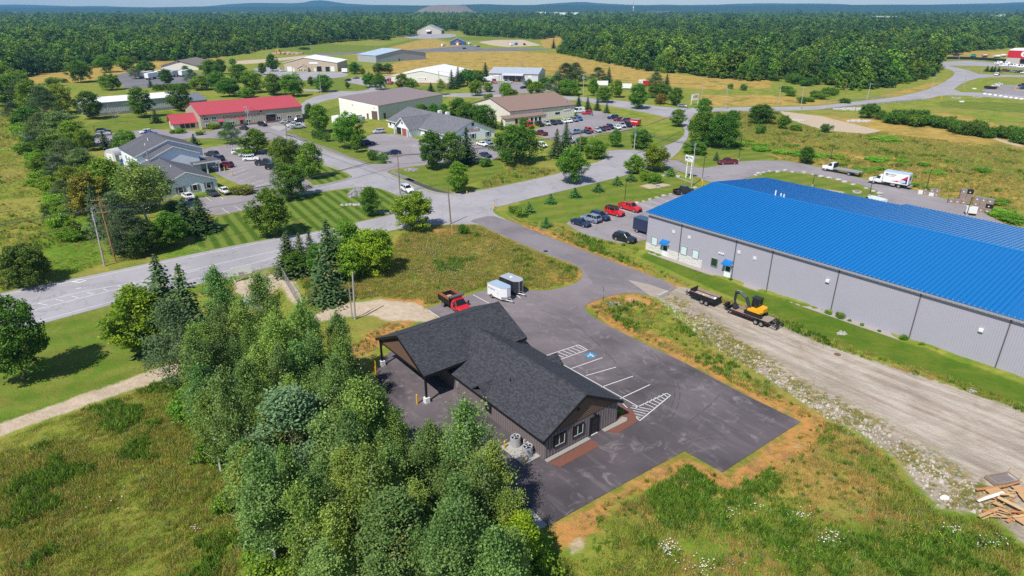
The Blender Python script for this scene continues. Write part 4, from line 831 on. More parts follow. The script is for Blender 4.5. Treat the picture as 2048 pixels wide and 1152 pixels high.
# ------------------------------------------------------------------ forest
def ftree(name, seed, H, Rr, con, lm=None):
    rs = np.random.RandomState(seed)
    if con:
        cr = spruce('f', seed, H, Rr, 9, 7, L_fconi, 2, 1.35, .18, .3, 0)[0]
    else:
        cr = decid('f', seed, H, Rr, H*.12, 52, 18, .95, 1.25, lm or L_forest, M_bark, 'oval' if seed % 2 else 'round', limbs=0)[0]
    cr.name = name; return cr
FT = [ftree('forest_leafy', 200+i, 13, 3.4, False, (None, L_flight, L_fdark, None)[i]) for i in range(4)] + [ftree('forest_spruce', 210+i, 15, 2.8, True) for i in range(2)] + [pine('forest_pine', 220, 17, 3.6, L_fconi, 26, 22, 1.0, 0)[0]]
FOREST = [P('-900,60 -900,200 -100,215 0,174 50,156 90,148 140,141 200,135 280,125 400,119 480,110 520,101 640,88 760,78 830,73 838,66 915,62 930,72 990,74 1080,80 1118,74 1140,100 1115,106 1200,124 1300,142 1420,156 1500,162 1560,160 1640,165 1700,182 1770,176 1850,158 1885,140 1870,126 1895,108 2048,94 2600,96 3200,70'),]
poly = FOREST[0][:]  # close far away
poly = poly + [(2400, 1500), (3600, 3800), (-3600, 3800), (-2400, 1500)]
def sample_forest():
    out = []
    bands = ((240, 700, 7.0), (700, 1300, 9.0), (1300, 2200, 13.0), (2200, 3800, 22.0))
    r = np.random.RandomState(3)
    for y0, y1, sp in bands:
        ys = np.arange(y0, y1, sp*.86); 
        for k, y in enumerate(ys):
            w = y*.84 + 30; xs = np.arange(-w, w, sp) + (k % 2)*sp*.5
            q = np.stack([xs, np.full(len(xs), y)], 1) + r.uniform(-.38, .38, (len(xs), 2))*sp; out.append(np.concatenate([q, np.full((len(q), 1), sp)], 1))
    return np.concatenate(out)
fp = sample_forest(); 
fs = sdf(fp[:, :2], poly); fp = fp[fs > 1.0]; fs = fs[fs > 1.0]
# clearings: industrial blocks showing in the far wood
keep = np.ones(len(fp), bool)
for px, rr in (((1100, 42), 60), ((1320, 32), 90), ((1445, 35), 40), ((1745, 46), 60)):
    c = np.array(g(*px)); keep &= ((fp[:, :2]-c)**2).sum(1) > rr*rr
fp = fp[keep]; fs = fs[keep]
con_n = vnoise(fp[:, 0]+900, fp[:, 1], 95, 8)*.65 + nrs.rand(len(fp))*.35
lf_n = vnoise(fp[:, 0]+4000, fp[:, 1]+70, 60, 31)*.55 + nrs.rand(len(fp))*.45
kind = np.where(con_n > .66, 4 + (nrs.rand(len(fp))*3).astype(int), np.where(lf_n > .62, 1, np.where(lf_n < .36, 2, np.where(nrs.rand(len(fp)) < .5, 0, 3))))
fsc = (fp[:, 2]/7.5)**.36*(.72+.5*vnoise(fp[:, 0]+500, fp[:, 1], 45, 33))*np.where(nrs.rand(len(fp)) < .09, 1.4, nrs.uniform(.62, 1.2, len(fp))) * np.clip(.55+fs/14, .55, 1)
ffr = np.where(fs < 7.5, -1e6, 0) + fp[:, 1]; order = np.argsort(ffr)[:235]
fcol = [(1, 1, 1), (1.2, 1.15, .85), (.82, .92, .85), (1.3, 1.3, .75), (.75, .85, .8)]
for i in order:
    k = int(kind[i]); o = put('forest_tree', FT[k], None, (fp[i, 0], fp[i, 1], -.3), nrs.rand()*6.28)
    s = float(fsc[i]); o.scale = (s*nrs.uniform(.9, 1.3), s*nrs.uniform(.9, 1.3), s*nrs.uniform(.85, 1.15)); o.color = (*fcol[nrs.randint(5)], 1)
    tag(o, 'pointed conifer in the front rank of the wood beyond the fields' if k >= 4 else 'leafy tree in the front rank of the wood beyond the fields', 'tree', 'front rank conifers of the wood' if k >= 4 else 'front rank leafy trees of the wood')
rest = np.setdiff1d(np.arange(len(fp)), order)

def gn_scatter(name, co, sc, rot, idx, protos, mats_dummy=None, align=None):
    """one object: a point mesh whose geometry-node modifier instances the prototype meshes on the points"""
    me = D.meshes.new(name); me.vertices.add(len(co)); me.vertices.foreach_set('co', np.ascontiguousarray(co, dtype=np.float32).ravel())
    for an, av, ty in (('sc', sc, 'FLOAT_VECTOR'), ('rt', rot, 'FLOAT_VECTOR'), ('ix', idx, 'INT')):
        a = me.attributes.new(an, ty, 'POINT'); a.data.foreach_set('vector' if ty == 'FLOAT_VECTOR' else 'value', np.ascontiguousarray(av, dtype=np.float32 if ty != 'INT' else np.int32).ravel())
    ob = put(name, me); ng = D.node_groups.new(name, 'GeometryNodeTree')
    ng.interface.new_socket('Geometry', in_out='INPUT', socket_type='NodeSocketGeometry'); ng.interface.new_socket('Geometry', in_out='OUTPUT', socket_type='NodeSocketGeometry')
    t = ng; gi = t.nodes.new('NodeGroupInput'); go = t.nodes.new('NodeGroupOutput')
    jn = t.nodes.new('GeometryNodeJoinGeometry')
    for k, pm_ in enumerate(protos):
        # one instancer per prototype, selected by index
        na = t.nodes.new('GeometryNodeInputNamedAttribute'); na.data_type = 'INT'; na.inputs[0].default_value = 'ix'
        cm = t.nodes.new('FunctionNodeCompare'); cm.data_type = 'INT'; cm.operation = 'EQUAL'
        t.links.new(na.outputs[0], cm.inputs[2]); cm.inputs[3].default_value = k
        io = t.nodes.new('GeometryNodeInstanceOnPoints'); oi = t.nodes.new('GeometryNodeObjectInfo'); oi.inputs['Object'].default_value = pm_; oi.inputs['As Instance'].default_value = True
        oi.transform_space = 'ORIGINAL'
        t.links.new(gi.outputs[0], io.inputs['Points']); t.links.new(cm.outputs[0], io.inputs['Selection']); t.links.new(oi.outputs['Geometry'], io.inputs['Instance'])
        for an, sock in (('rt', 'Rotation'), ('sc', 'Scale')):
            nb = t.nodes.new('GeometryNodeInputNamedAttribute'); nb.data_type = 'FLOAT_VECTOR'; nb.inputs[0].default_value = an; t.links.new(nb.outputs[0], io.inputs[sock])
        t.links.new(io.outputs[0], jn.inputs[0])
    t.links.new(jn.outputs[0], go.inputs[0])
    md = ob.modifiers.new('scatter', 'NODES'); md.node_group = ng
    return tag(ob, kind='stuff')
def proto(me): o = D.objects.new('proto', me); return o      # never linked to the scene
FTP = [proto(m) for m in FT]
n = len(rest); s = fsc[rest]
gn_scatter('forest', np.column_stack([fp[rest, :2], np.full(n, -.3)]), np.stack([s*nrs.uniform(.9, 1.3, n), s*nrs.uniform(.9, 1.3, n), s**.8*nrs.uniform(.85, 1.2, n)], 1), np.column_stack([np.zeros(n), np.zeros(n), nrs.rand(n)*6.28]), kind[rest], FTP)
# undergrowth skirt under the wood edge is the same wood, low
e = (fs < 9) & (fp[:, 1] < 900); q = fp[e]; m_ = 3; q = np.repeat(q, m_, 0); n = len(q)
s = nrs.uniform(.22, .5, n)
gn_scatter('undergrowth', np.column_stack([q[:, 0]+nrs.uniform(-5, 5, n), q[:, 1]-nrs.uniform(-2, 4.5, n), np.full(n, -.4)]), np.stack([s*1.3, s*1.3, s], 1), np.column_stack([np.zeros(n), np.zeros(n), nrs.rand(n)*6.28]), (nrs.rand(n)*4).astype(int), FTP[:4])
# distant wooded plain and hills
M_farwood = mat('far_woodland', (0.03, 0.055, 0.02), .95, 0, .4, .006, .3, .05)
fw = MB().prism([(-3300, 3500), (3300, 3500), (10000, 12000), (-10000, 12000)], 3, 9, bottom=False).build('far_woodland', M_farwood); tag(fw, kind='structure')
def hills(name, y, prof, depth, m):
    """ridge with crest heights from photo pixels (x, y_crest)"""
    xs = np.linspace(-250, 2300, 150); px, py = zip(*prof); V = []; Fc = []
    cr = np.interp(xs, px, py)
    for i, x in enumerate(xs):
        u = (x-1024)/F; v = (cr[i]-576)/F; h = max(2.0, CH - y*(SP+CP*v)/(CP-SP*v)) + (vnoise(np.array([x*1.0]), np.array([y*.01]), 35, 4)[0]-.5)*y*.0009
        X = u*y/(CP-SP*v)
        for k, (dy, f) in enumerate(((-depth, 0), (-depth*.55, .45), (-depth*.2, .85), (0, 1), (depth*.5, .7), (depth*1.2, 0))): V.append((X*(1+dy/y), y+dy, 8 + h*f if f else -2))
    for i in range(len(xs)-1):
        for k in range(5): a = i*6+k; Fc.append((a, a+6, a+7, a+1))
    me = D.meshes.new(name); me.from_pydata(V, [], Fc); me.materials.append(m); me.polygons.foreach_set('use_smooth', [True]*len(Fc)); me.update(); return tag(put(name, me), kind='structure')
hills('hills', 6600, [(-1500, 13), (0, 17), (300, 17), (520, 15), (700, 14.5), (800, 13.5), (980, 12), (1100, 12), (1240, 12.5), (1420, 14), (1640, 11.5), (1800, 11.5), (2048, 11), (3600, 13)], 1100, M_farwood)
hills('hills', 10200, [(-1500, 8), (0, 11), (30, 9.5), (90, 12), (150, 14), (210, 13.5), (300, 16), (400, 14), (470, 9), (510, 6.5), (560, 8), (600, 8), (632, 1.5), (655, 2.5), (690, 8), (760, 11), (880, 12), (960, 9), (1060, 12), (1110, 8), (1165, 4.5), (1220, 9), (1290, 11), (1400, 11), (1480, 9), (1540, 7), (1640, 8.5), (1740, 12), (1900, 9.5), (2048, 6), (3600, 9)], 1700, M_farwood)
mound = hills('quarry_mound', 5400, [(-1500, 40), (820, 40), (850, 15), (880, 12.3), (915, 12), (935, 14.5), (965, 40), (3600, 40)], 500, mat('quarry_rock', (.2, .15, .11), .9, 0, .3, .02))
# ------------------------------------------------------------------ buildings
def wallm(name, c, **k): return mat(name, c, k.pop('rough', .55), 0, k.pop('var', .06), .6, **k)
def zat(X, Y, py): v = (py-576)/F; return CH - Y*(SP+CP*v)/(CP-SP*v)
def text(s, size, m, parent, loc, rot, ext=.01):
    cu = D.curves.new('lettering', 'FONT'); cu.body = s; cu.size = size; cu.extrude = ext; cu.align_x = 'CENTER'; cu.align_y = 'CENTER'; cu.materials.append(m)
    t = D.objects.new('lettering', cu); COL.objects.link(t); me = D.meshes.new_from_object(t.evaluated_get(bpy.context.evaluated_depsgraph_get())); D.objects.remove(t)
    if not me.materials: me.materials.append(m)
    o = put('lettering', me, parent, loc); o.rotation_euler = rot; return o
M_navyprint = mat('navy_print', (.05, .06, .16), .5)
def letterbars(parent, x0, x1, z, h, y, m, seed, face=1, plane='y'):
    rs = random.Random(seed); mb = MB(); x = x0
    while x < x1:
        w = h*rs.uniform(.45, .75)
        if rs.random() < .14: x += h*.5; continue
        q = (x, min(x+w*.8, x1)); 
        if plane == 'y':
            mb.box(q[0], q[0]+w*.25, y-.006, y+.006, z, z+h); 
            zz = rs.choice((z, z+h*.42, z+h*.8)); mb.box(q[0]+w*.25, q[1], y-.006, y+.006, zz, zz+h*.2)
            if rs.random() < .6: mb.box(q[1]-w*.2, q[1], y-.007, y+.007, z, z+h*rs.choice((.5, 1)))
        else: mb.box(y-.006, y+.006, q[0], q[1], z, z+h*rs.choice((.7, 1)))
        x += w
    return mb.build('lettering', m, parent)
class Bld:
    def __init__(s, name, label, A, B, wm, rm, wtop=None, wh=None, depth=None, far=None, ridge='x', apex=None, rise=None, over=.35, ribs=.9, seams=.6, tm=None, cat='building', shed=None, L=None, parent=None, xy=None, rz=None, asym=None):
        if xy is None:
            a = Vector(g(*A)); b = Vector(g(*B)); u = (b-a).normalized(); s.L = L or (b-a).length; s.rz = math.atan2(u.y, u.x)
            s.wh = wh or hgt(A, wtop); n = Vector((-u.y, u.x)); xy = a
            s.D = depth or (Vector(g(*far, s.wh))-a) @ n
            if shed is not None: rise = 0
            if rise is None:
                q = a + u*(s.L*(1 if ridge == 'x' else .5)) + n*(s.D/2 if ridge == 'x' else 0); rise = zat(q.x, q.y, apex)-s.wh
        else: s.L, s.wh, s.D, s.rz = L, wh, depth, 0
        s.rise = rise; s.ridge = ridge
        if parent is None: s.r = empty(name, label, cat, (xy[0], xy[1], 0), s.rz)
        else: s.r = parent
        s.o = Vector((0, 0, 0)) if parent is None else Vector((xy[0], xy[1], 0))
        L, Dp, wh = s.L, s.D, s.wh; tm = tm or wm; ox, oy = s.o.x, s.o.y
        mb = MB()
        if shed is not None: prof = [(0, -.2), (Dp, -.2), (Dp, wh+shed), (0, wh)]
        elif ridge == 'x': prof = [(0, -.2), (Dp, -.2), (Dp, wh), (Dp/2, wh+rise), (0, wh)]
        else: k = L*(asym or .5); prof = [(0, -.2), (L, -.2), (L, wh), (k, wh+rise), (0, wh)]
        if ridge == 'x': mb.extr(prof, 'x', 0, L)
        else: mb.extr([(p[0], p[1]) for p in prof][::-1], 'y', 0, Dp)
        def top(face, q):
            if shed is not None: return wh + (shed*q/Dp if face in 'lr' else 0)
            if ridge == 'x': return wh if face in 'fb' else wh + rise*(1-abs(q/Dp*2-1))
            if face in 'lr': return wh
            k = L*(asym or .5); return wh + rise*(q/k if q < k else (L-q)/(L-k))
        if ribs:
            n = max(1, int(L/ribs))
            for i in range(1, n): q = L*i/n; mb.box(q-.05, q+.05, -.045, 0.01, 0, top('f', q)-.06)
            n = max(1, int(Dp/ribs))
            for i in range(1, n):
                q = Dp*i/n; z = top('l', q)-.06; mb.box(-.045, .01, q-.05, q+.05, 0, z); mb.box(L-.01, L+.045, q-.05, q+.05, 0, z)
        s.wall = mb.build('wall', wm, s.r, s.o)
        th = .16
        def slab(y0, z0, y1, z1, x0, x1, nm='roof'):
            m2 = MB()
            pts = lambda a, z, t: (a, z+t)
            if ridge == 'x': q = [(x0, y0, z0), (x1, y0, z0), (x1, y1, z1), (x0, y1, z1)]
            else: q = [(y0, x1, z0), (y0, x0, z0), (y1, x0, z1), (y1, x1, z1)]
            m2.hexa([(a, b, c) for a, b, c in q] + [(a, b, c+th) for a, b, c in q])
            if seams:
                n = max(1, int((x1-x0)/seams))
                for i in range(n+1):
                    x = x0 + (x1-x0)*i/n; w = .035
                    if ridge == 'x': qq = [(x-w, y0, z0+th-.02), (x+w, y0, z0+th-.02), (x+w, y1, z1+th-.02), (x-w, y1, z1+th-.02)]
                    else: qq = [(y0, x+w, z0+th-.02), (y0, x-w, z0+th-.02), (y1, x-w, z1+th-.02), (y1, x+w, z1+th-.02)]
                    m2.hexa(qq + [(a, b, c+.075) for a, b, c in qq])
            return m2.build(nm, rm, s.r, s.o)
        o = over
        if shed is not None: slab(-o, wh-o*shed/Dp, Dp+o, wh+shed+o*shed/Dp, -o*.5, L+o*.5)
        elif ridge == 'x':
            k = rise/(Dp/2); slab(-o, wh-o*k, Dp/2, wh+rise, -o, L+o); slab(Dp+o, wh-o*k, Dp/2, wh+rise, -o, L+o)
            MB().tube([(-o, Dp/2, wh+rise+th), (L+o, Dp/2, wh+rise+th)], .09, 6).build('ridge_cap', rm, s.r, s.o)
            MB().box(-o, L+o, -o-.1, -o+.005, wh-o*k-.05, wh-o*k+.14).build('gutter', tm, s.r, s.o)
        else:
            kx = L*(asym or .5); k = rise/kx; k2 = rise/(L-kx); slab(-o, wh-o*k, kx, wh+rise, -o, Dp+o); slab(L+o, wh-o*k2, kx, wh+rise, -o, Dp+o)
            MB().tube([(kx, -o, wh+rise+th), (kx, Dp+o, wh+rise+th)], .09, 6).build('ridge_cap', rm, s.r, s.o)
            for x0, x1, kk in ((-o, kx, k), (L+o, kx, k2)):
                z0 = wh-o*kk; q = [(x0, -o-.06, z0-.08), (x1, -o-.06, wh+rise-.08), (x1, -o+.003, wh+rise-.08), (x0, -o+.003, z0-.08)]
                MB().hexa(q + [(a, b, c+.27) for a, b, c in q]).build('rake_trim', tm, s.r, s.o)
        s.tm = tm
    def bx(s, face, u, z, w, h, d, mb=None, mi=0, back=.02):
        mb = mb or MB()
        if face == 'f': mb.box(u-w/2, u+w/2, -d, back, z, z+h, mi)
        elif face == 'l': mb.box(-d, back, u-w/2, u+w/2, z, z+h, mi)
        else: mb.box(s.L-back, s.L+d, u-w/2, u+w/2, z, z+h, mi)
        return mb
    def part(s, name, m, face, u, z, w, h, d, parent=None):
        return s.bx(face, u, z, w, h, d).build(name, m, parent or s.r, s.o if parent is None else (0, 0, 0))
    def window(s, face, u, z, w, h, fm=None, gm_=None, shut=None, mull=0):
        fm = fm or M_whitetrim; mb = MB(); t = .1
        for (a, b, c, d) in ((u, z-t, w+2*t, t), (u, z+h, w+2*t, t), (u-w/2-t/2, z, t, h), (u+w/2+t/2, z, t, h)): s.bx(face, a, b, c, d, .1, mb)
        for k in range(mull): s.bx(face, u-w/2+w*(k+1)/(mull+1), z, .1, h, .095, mb)
        f = mb.build('window', fm, s.r, s.o); s.part('pane', gm_ or M_glass, face, u, z, w, h, .06, f)
        if shut:
            for q in (-1, 1): s.part('shutter', shut, face, u+q*(w/2+.38), z-.05, .42, h+.1, .09)
        return f
    def door(s, face, u, w, h, m, fm=None, z=0.03):
        mb = MB(); t = .1
        for (a, b, c, d) in ((u, z+h, w+2*t, t), (u-w/2-t/2, z, t, h), (u+w/2+t/2, z, t, h)): s.bx(face, a, b, c, d, .1, mb)
        f = mb.build('door_frame', fm or s.tm, s.r, s.o); return s.part('door', m, face, u, z, w, h, .065, f)

ROOFGREY = None
def shingle_mat(name, c1, c2, rowh=.15):
    m, t, bs, out = nodes(name); p = objco(t)
    b = N(t, 'ShaderNodeTexBrick'); t.links.new(p, b.inputs['Vector']); b.offset = .5
    b.inputs['Color1'].default_value = (*c1, 1); b.inputs['Color2'].default_value = (*c2, 1); b.inputs['Mortar'].default_value = (c1[0]*.55, c1[1]*.55, c1[2]*.55, 1)
    b.inputs['Scale'].default_value = 1.0; b.inputs['Brick Width'].default_value = .32; b.inputs['Row Height'].default_value = rowh; b.inputs['Mortar Size'].default_value = .012; b.inputs['Bias'].default_value = -.1
    n1 = noise(t, .35, 3, .6, p); n2 = noise(t, 7, 3, .7, p)
    c = hsv_scale(t, b.outputs['Color'], mathn(t, 'MULTIPLY', mathn(t, 'MULTIPLY_ADD', n1, .3, .85), mathn(t, 'MULTIPLY_ADD', n2, 1.1, .45)))
    t.links.new(c, bs.inputs['Base Color']); bs.inputs['Roughness'].default_value = .8; bs.inputs['Specular IOR Level'].default_value = .35
    bump(t, bs, n2, .4, .02); return m
M_sh_dark = shingle_mat('dark_shingles', (.03, .031, .038), (.066, .067, .08)); M_sh_grey = shingle_mat('grey_shingles', (.13, .13, .145), (.2, .2, .22)); M_sh_clinic = shingle_mat('slate_grey_shingles', (.09, .09, .105), (.135, .135, .15))

# ---- dark building (origin at its near corner; x along the gable front, y along the long wall)
A0 = Vector(g(1089, 919)); B0 = Vector(g(1232, 843)); u0 = (B0-A0).normalized(); RZ0 = math.atan2(u0.y, u0.x)
dk = empty('dark_building', 'dark brown gabled building with black shingle roof and drive-through canopy beside the new car park', 'building', (A0.x, A0.y, 0), RZ0)
M_batten = wallm('brown_siding', (.185, .155, .158), rough=.6); M_lap = wallm('brown_lap_siding', (.14, .085, .06)); M_darktrim = mat('black_trim', (.012, .012, .013), .5)
W, WH, AP, LEN = 10.5, 2.78, 5.62, 16.2
# structural core walls, slightly behind the siding
MB().extr([(.06, -.2), (W-.06, -.2), (W-.06, WH), (W/2, AP-.12), (.06, WH)][::-1], 'y', .06, LEN+6).build('wall', M_batten, dk)
MB().box(.9, 10.2, LEN-.2, 27.0, -.2, 3.75).build('wall', M_batten, dk)
def spanel(h, w=.4): return MB().box(.025, w-.012, -.03, .06, 0, h).box(.06, .11, -.075, -.028, 0, h).mesh('siding_panel', M_batten)
PF = spanel(WH-.02)
for i in range(26):
    put('siding_panel', PF, dk, (.02+i*.4035, 0, 0))
for i in range(40):                       # west wall
    put('siding_panel', PF, dk, (0, LEN-.05-i*.4035, 0), -pi/2)
    put('siding_panel', PF, dk, (W, .02+i*.4035, 0), pi/2)
for i in range(10):                       # lap boards of the front gable
    z = WH + .05 + i*.27; f = (z-WH)/(AP-WH)*W/2; f2 = (z+.26-WH)/(AP-WH)*W/2
    if W/2-f2 < .15: break
    MB().hexa([(f+.02, -.075, z), (W-f-.02, -.075, z), (W-f-.02, .05, z), (f+.02, .05, z), (f2, -.035, z+.262), (W-f2, -.035, z+.262), (W-f2, .05, z+.262), (f2, .05, z+.262)]).build('lap_board', M_lap, dk)
MB().box(0, W, -.07, -.03, WH-.02, WH+.06).build('trim_band', M_darktrim, dk)
def dkbox(nm, m, *a, parent=None): return MB().box(*a).build(nm, m, parent or dk)
for u in (1.95, 4.55):                    # two double windows in the gable front
    mb = MB(); w, z, h = 1.45, 1.0, 1.2
    for a in ((u-w/2-.1, u+w/2+.1, z-.1, z), (u-w/2-.1, u+w/2+.1, z+h, z+h+.1), (u-w/2-.1, u-w/2, z, z+h), (u+w/2, u+w/2+.1, z, z+h)): mb.box(a[0], a[1], -.15, -.02, a[2], a[3])
    f = mb.build('window', M_darktrim, dk)
    for k in (-1, 1):
        c = u+k*w/4; sb = MB()
        for a in ((c+.25, c+.33, z+.03, z+h-.03), (c-.33, c+.33, z, z+.07)): sb.box(a[0], a[1], -.125, -.05, a[2], a[3])
        sb.build('sash', mat('pale_green_sash', (.55, .68, .6), .5), f); dkbox('pane', M_glass, c-.33, c+.33, -.1, -.04, z, z+h, parent=f)
df = MB(); u = 6.95
for a in ((u-.62, u-.5, 0, 2.2), (u+.5, u+.62, 0, 2.2), (u-.62, u+.62, 2.2, 2.3)): df.box(a[0], a[1], -.16, -.02, a[2], a[3])
df = df.build('door_frame', M_darktrim, dk); dd = dkbox('door', mat('dark_door', (.03, .028, .028), .4), u-.5, u+.5, -.115, -.03, .04, 2.2, parent=df); dkbox('door_sill', M_whitetrim, u-.5, u+.5, -.2, -.1, .02, .07, parent=df); dkbox('door_pane', M_glass, u-.3, u+.3, -.135, -.11, 1.2, 2.0, parent=dd)
dkbox('wall_light', M_darktrim, 6.85, 7.05, -.22, -.06, 2.45, 2.65); dkbox('gable_vent', M_darktrim, 4.3, 4.6, -.16, -.05, 4.1, 4.35)
MB().box(-.13, -.02, 8.9, 9.95, .75, 2.05).build('window', M_darktrim, dk); MB().box(-.15, -.1, 9.0, 9.85, .85, 1.95).build('pane', M_glass, dk)
# roof: slabs with eave trim
def shroof(q, along, nm='roof', m=M_sh_dark, th=.2):
    """roof slab modelled in its own plane: object x along the eave, y up the slope"""
    q = [Vector(p) for p in q]; X = Vector(along).normalized(); nrm = (q[1]-q[0]).cross(q[2]-q[0]).normalized(); nrm = nrm if nrm.z > 0 else -nrm
    Y = nrm.cross(X); Mx = Matrix((X, Y, nrm)).transposed().to_4x4(); Mx.translation = q[0]; inv = Mx.inverted()
    pl = [inv @ p for p in q]; o = MB().prism([(p.x, p.y) for p in pl], 0, th).build(nm, m, dk); o.matrix_local = Mx; return o
e, fo = .5, .38; k1 = (AP-WH)/(W/2); ez = WH-e*k1
for sgn in (0, 1):
    xe = -e if sgn == 0 else W+e
    shroof([(xe, -fo, ez), (W/2, -fo, AP), (W/2, 21.5, AP), (xe, 17.0, ez)] if sgn == 0 else [(W/2, -fo, AP), (xe, -fo, ez), (xe, 17.0, ez), (W/2, 21.5, AP)], (0, 1, 0))
    x2 = W/2
    mb = MB(); mb.hexa([(xe, -fo-.06, ez-.12), (x2, -fo-.06, AP-.12), (x2, -fo+.02, AP-.12), (xe, -fo+.02, ez-.12), (xe, -fo-.06, ez+.2), (x2, -fo-.06, AP+.2), (x2, -fo+.02, AP+.2), (xe, -fo+.02, ez+.2)] if sgn == 0 else
            [(x2, -fo-.06, AP-.12), (xe, -fo-.06, ez-.12), (xe, -fo+.02, ez-.12), (x2, -fo+.02, AP-.12), (x2, -fo-.06, AP+.2), (xe, -fo-.06, ez+.2), (xe, -fo+.02, ez+.2), (x2, -fo+.02, AP+.2)]); mb.build('rake_trim', M_darktrim, dk)
    x3 = xe-.06 if sgn == 0 else xe-.02; MB().box(x3, x3+.08, -fo, 16.4, ez-.08, ez+.14).build('eave_trim', M_darktrim, dk)
MB().tube([(W/2, -fo, AP+.2), (W/2, 19.6, AP+.2)], .09, 6).build('ridge_cap', M_sh_dark, dk)
# cross wing with the canopy
xa, xb, ye0, ye1, zr, zy = -4.35, 10.75, 15.85, 27.4, 6.5, 3.72; ym = (ye0+ye1)/2
shroof([(xa, ye0, zy), (xb, ye0, zy), (xb, ym, zr), (xa, ym, zr)], (1, 0, 0)); shroof([(xb, ye1, zy), (xa, ye1, zy), (xa, ym, zr), (xb, ym, zr)], (-1, 0, 0))
MB().tube([(xa, ym, zr+.2), (xb, ym, zr+.2)], .1, 6).build('ridge_cap', M_sh_dark, dk)
for x in (xa-.05, xb-.03):
    for y0, y1 in ((ye0, ym), (ye1, ym)):
        q = [(x, y0, zy-.14), (x+.08, y0, zy-.14), (x+.08, y1, zr-.14), (x, y1, zr-.14)]; q = q if y0 < y1 else [q[1], q[0], q[3], q[2]]
        MB().hexa(q + [(a, b, c+.34) for a, b, c in q]).build('rake_trim', M_darktrim, dk)
MB().box(xa, xb, ye0-.08, ye0, zy-.16, zy+.12).build('eave_trim', M_darktrim, dk)
for i in range(9):                        # gable boards of the canopy end and the far end
    z = zy-.1 + i*.29; h = .285; f = max(0, (z-zy)/(zr-zy))*(ym-ye0); f2 = max(0, (z+h-zy)/(zr-zy))*(ym-ye0)
    if ym-ye0-f2 < .3: break
    for x in (xa+.35, xb-.45):
        MB().hexa([(x, ye0+f+.1, z), (x+.06, ye0+f+.1, z), (x+.06, ye1-f-.1, z), (x, ye1-f-.1, z), (x+.02, ye0+f2+.1, z+h), (x+.06, ye0+f2+.1, z+h), (x+.06, ye1-f2-.1, z+h), (x+.02, ye1-f2-.1, z+h)]).build('lap_board', M_lap, dk)
MB().box(xa+.3, 1.0, ye0+.15, ye1-.15, zy-.28, zy-.12).build('canopy_ceiling', M_darktrim, dk)
PW = spanel(3.4, .4)
for i in range(27): put('siding_panel', PW, dk, (.87, ye1-.55-i*.4, 0), -pi/2)
for i in range(23): put('siding_panel', PW, dk, (.95+i*.4, 27.02, 0), 0)
for y in (ye0+.35, ye1-.45):
    p = MB().box(xa+.28, xa+.5, y-.11, y+.11, .5, zy-.1).build('canopy_post', M_darktrim, dk)
    MB().box(xa+.1, xa+.68, y-.29, y+.29, -.05, .75).build('post_base', M_whitetrim, p)
w = MB().box(.76, .86, 18.4, 21.0, .95, 2.35).build('window', M_darktrim, dk); MB().box(.73, .77, 18.5, 20.9, 1.05, 2.25).build('pane', M_glass, w); MB().box(.6, .86, 18.2, 21.2, .8, .93).build('window_ledge', M_steel, w)
dkbox('meter_box', M_steel, -.2, -.03, 15.2, 15.6, 1.0, 1.7)
# small wall dormer on the west side, and on the east
for sx in (0, 1):
    mir = (lambda x: x) if sx == 0 else (lambda x: W-x)
    yc, hw, zt = 10.55, 1.25, 3.75; zb = WH-.1
    for s_ in (-1, 1):
        q = [(mir(-.6), yc, zt), (mir(1.9), yc, zt), (mir(.35), yc+s_*hw, zb+.12), (mir(-.6), yc+s_*hw, zb)]
        mb = MB().add(q + [(a, b, c+.15) for a, b, c in q], [(0, 1, 2, 3), (7, 6, 5, 4), (0, 4, 5, 1), (1, 5, 6, 2), (2, 6, 7, 3), (3, 7, 4, 0)]); mb.build('dormer_roof', M_sh_dark, dk)
    MB().add([(mir(-.04), yc-hw+.1, zb), (mir(-.04), yc+hw-.1, zb), (mir(-.04), yc, zt-.02), (mir(.4), yc-hw+.1, zb), (mir(.4), yc+hw-.1, zb), (mir(.4), yc, zt-.02)], [(0, 1, 2), (5, 4, 3), (0, 3, 4, 1), (1, 4, 5, 2), (2, 5, 3, 0)]).build('dormer_gable', M_lap, dk)
MB().tube([(2.3, 8.5, 3.8), (2.3, 8.5, 4.6)], .05, 6).tube([(2.55, 8.3, 3.9), (2.6, 8.3, 4.5)], .05, 6).build('roof_vent', M_black, dk)
MB().box(-.05, W+.05, -.1, .02, -.1, .06).build('foundation', M_concrete, dk)
def loc0(x, y, z=0): return (A0.x + u0.x*x - u0.y*y, A0.y + u0.y*x + u0.x*y, z)
M_mulch = mat('red_mulch', (.17, .07, .048), .95, 0, .3, 6, .3, bmp=.5); M_pebble = mat('pale_pebbles', (.3, .28, .25), .9, 0, .3, 9, .3, bmp=.6)
for nm, lab, m, pl, z in (('mulch_bed', 0, M_mulch, [(-.1, -.75), (5.9, -.75), (6.1, -1.3), (5.7, -2.0), (.4, -1.95)], .10), ('pebble_strip', 0, M_pebble, [(-.1, -.12), (5.95, -.12), (6.0, -.6), (-.15, -.6)], .12),
                       ('mulch_bed', 0, M_mulch, [(8.2, -.6), (10.6, -.55), (10.8, 1.5), (13.2, 1.6), (13.5, .2), (12.4, -1.5), (9.0, -1.7)], .10), ('pebble_strip', 0, M_pebble, [(8.1, -.12), (10.5, -.12), (11.6, .1), (11.9, -.4), (11.4, -.75), (8.1, -.65)], .12)):
    o = MB().prism([loc0(*p)[:2] for p in pl], -.05, z, bottom=False).build(nm, m); tag(o, kind='structure')
tree('bush', 0, 0, 0, 'small yellow-green shrub in the red mulch bed by the dark building', None, (2.0, 1.9, .5), xy=loc0(12.0, .7)[:2], h=.5, name='shrub')
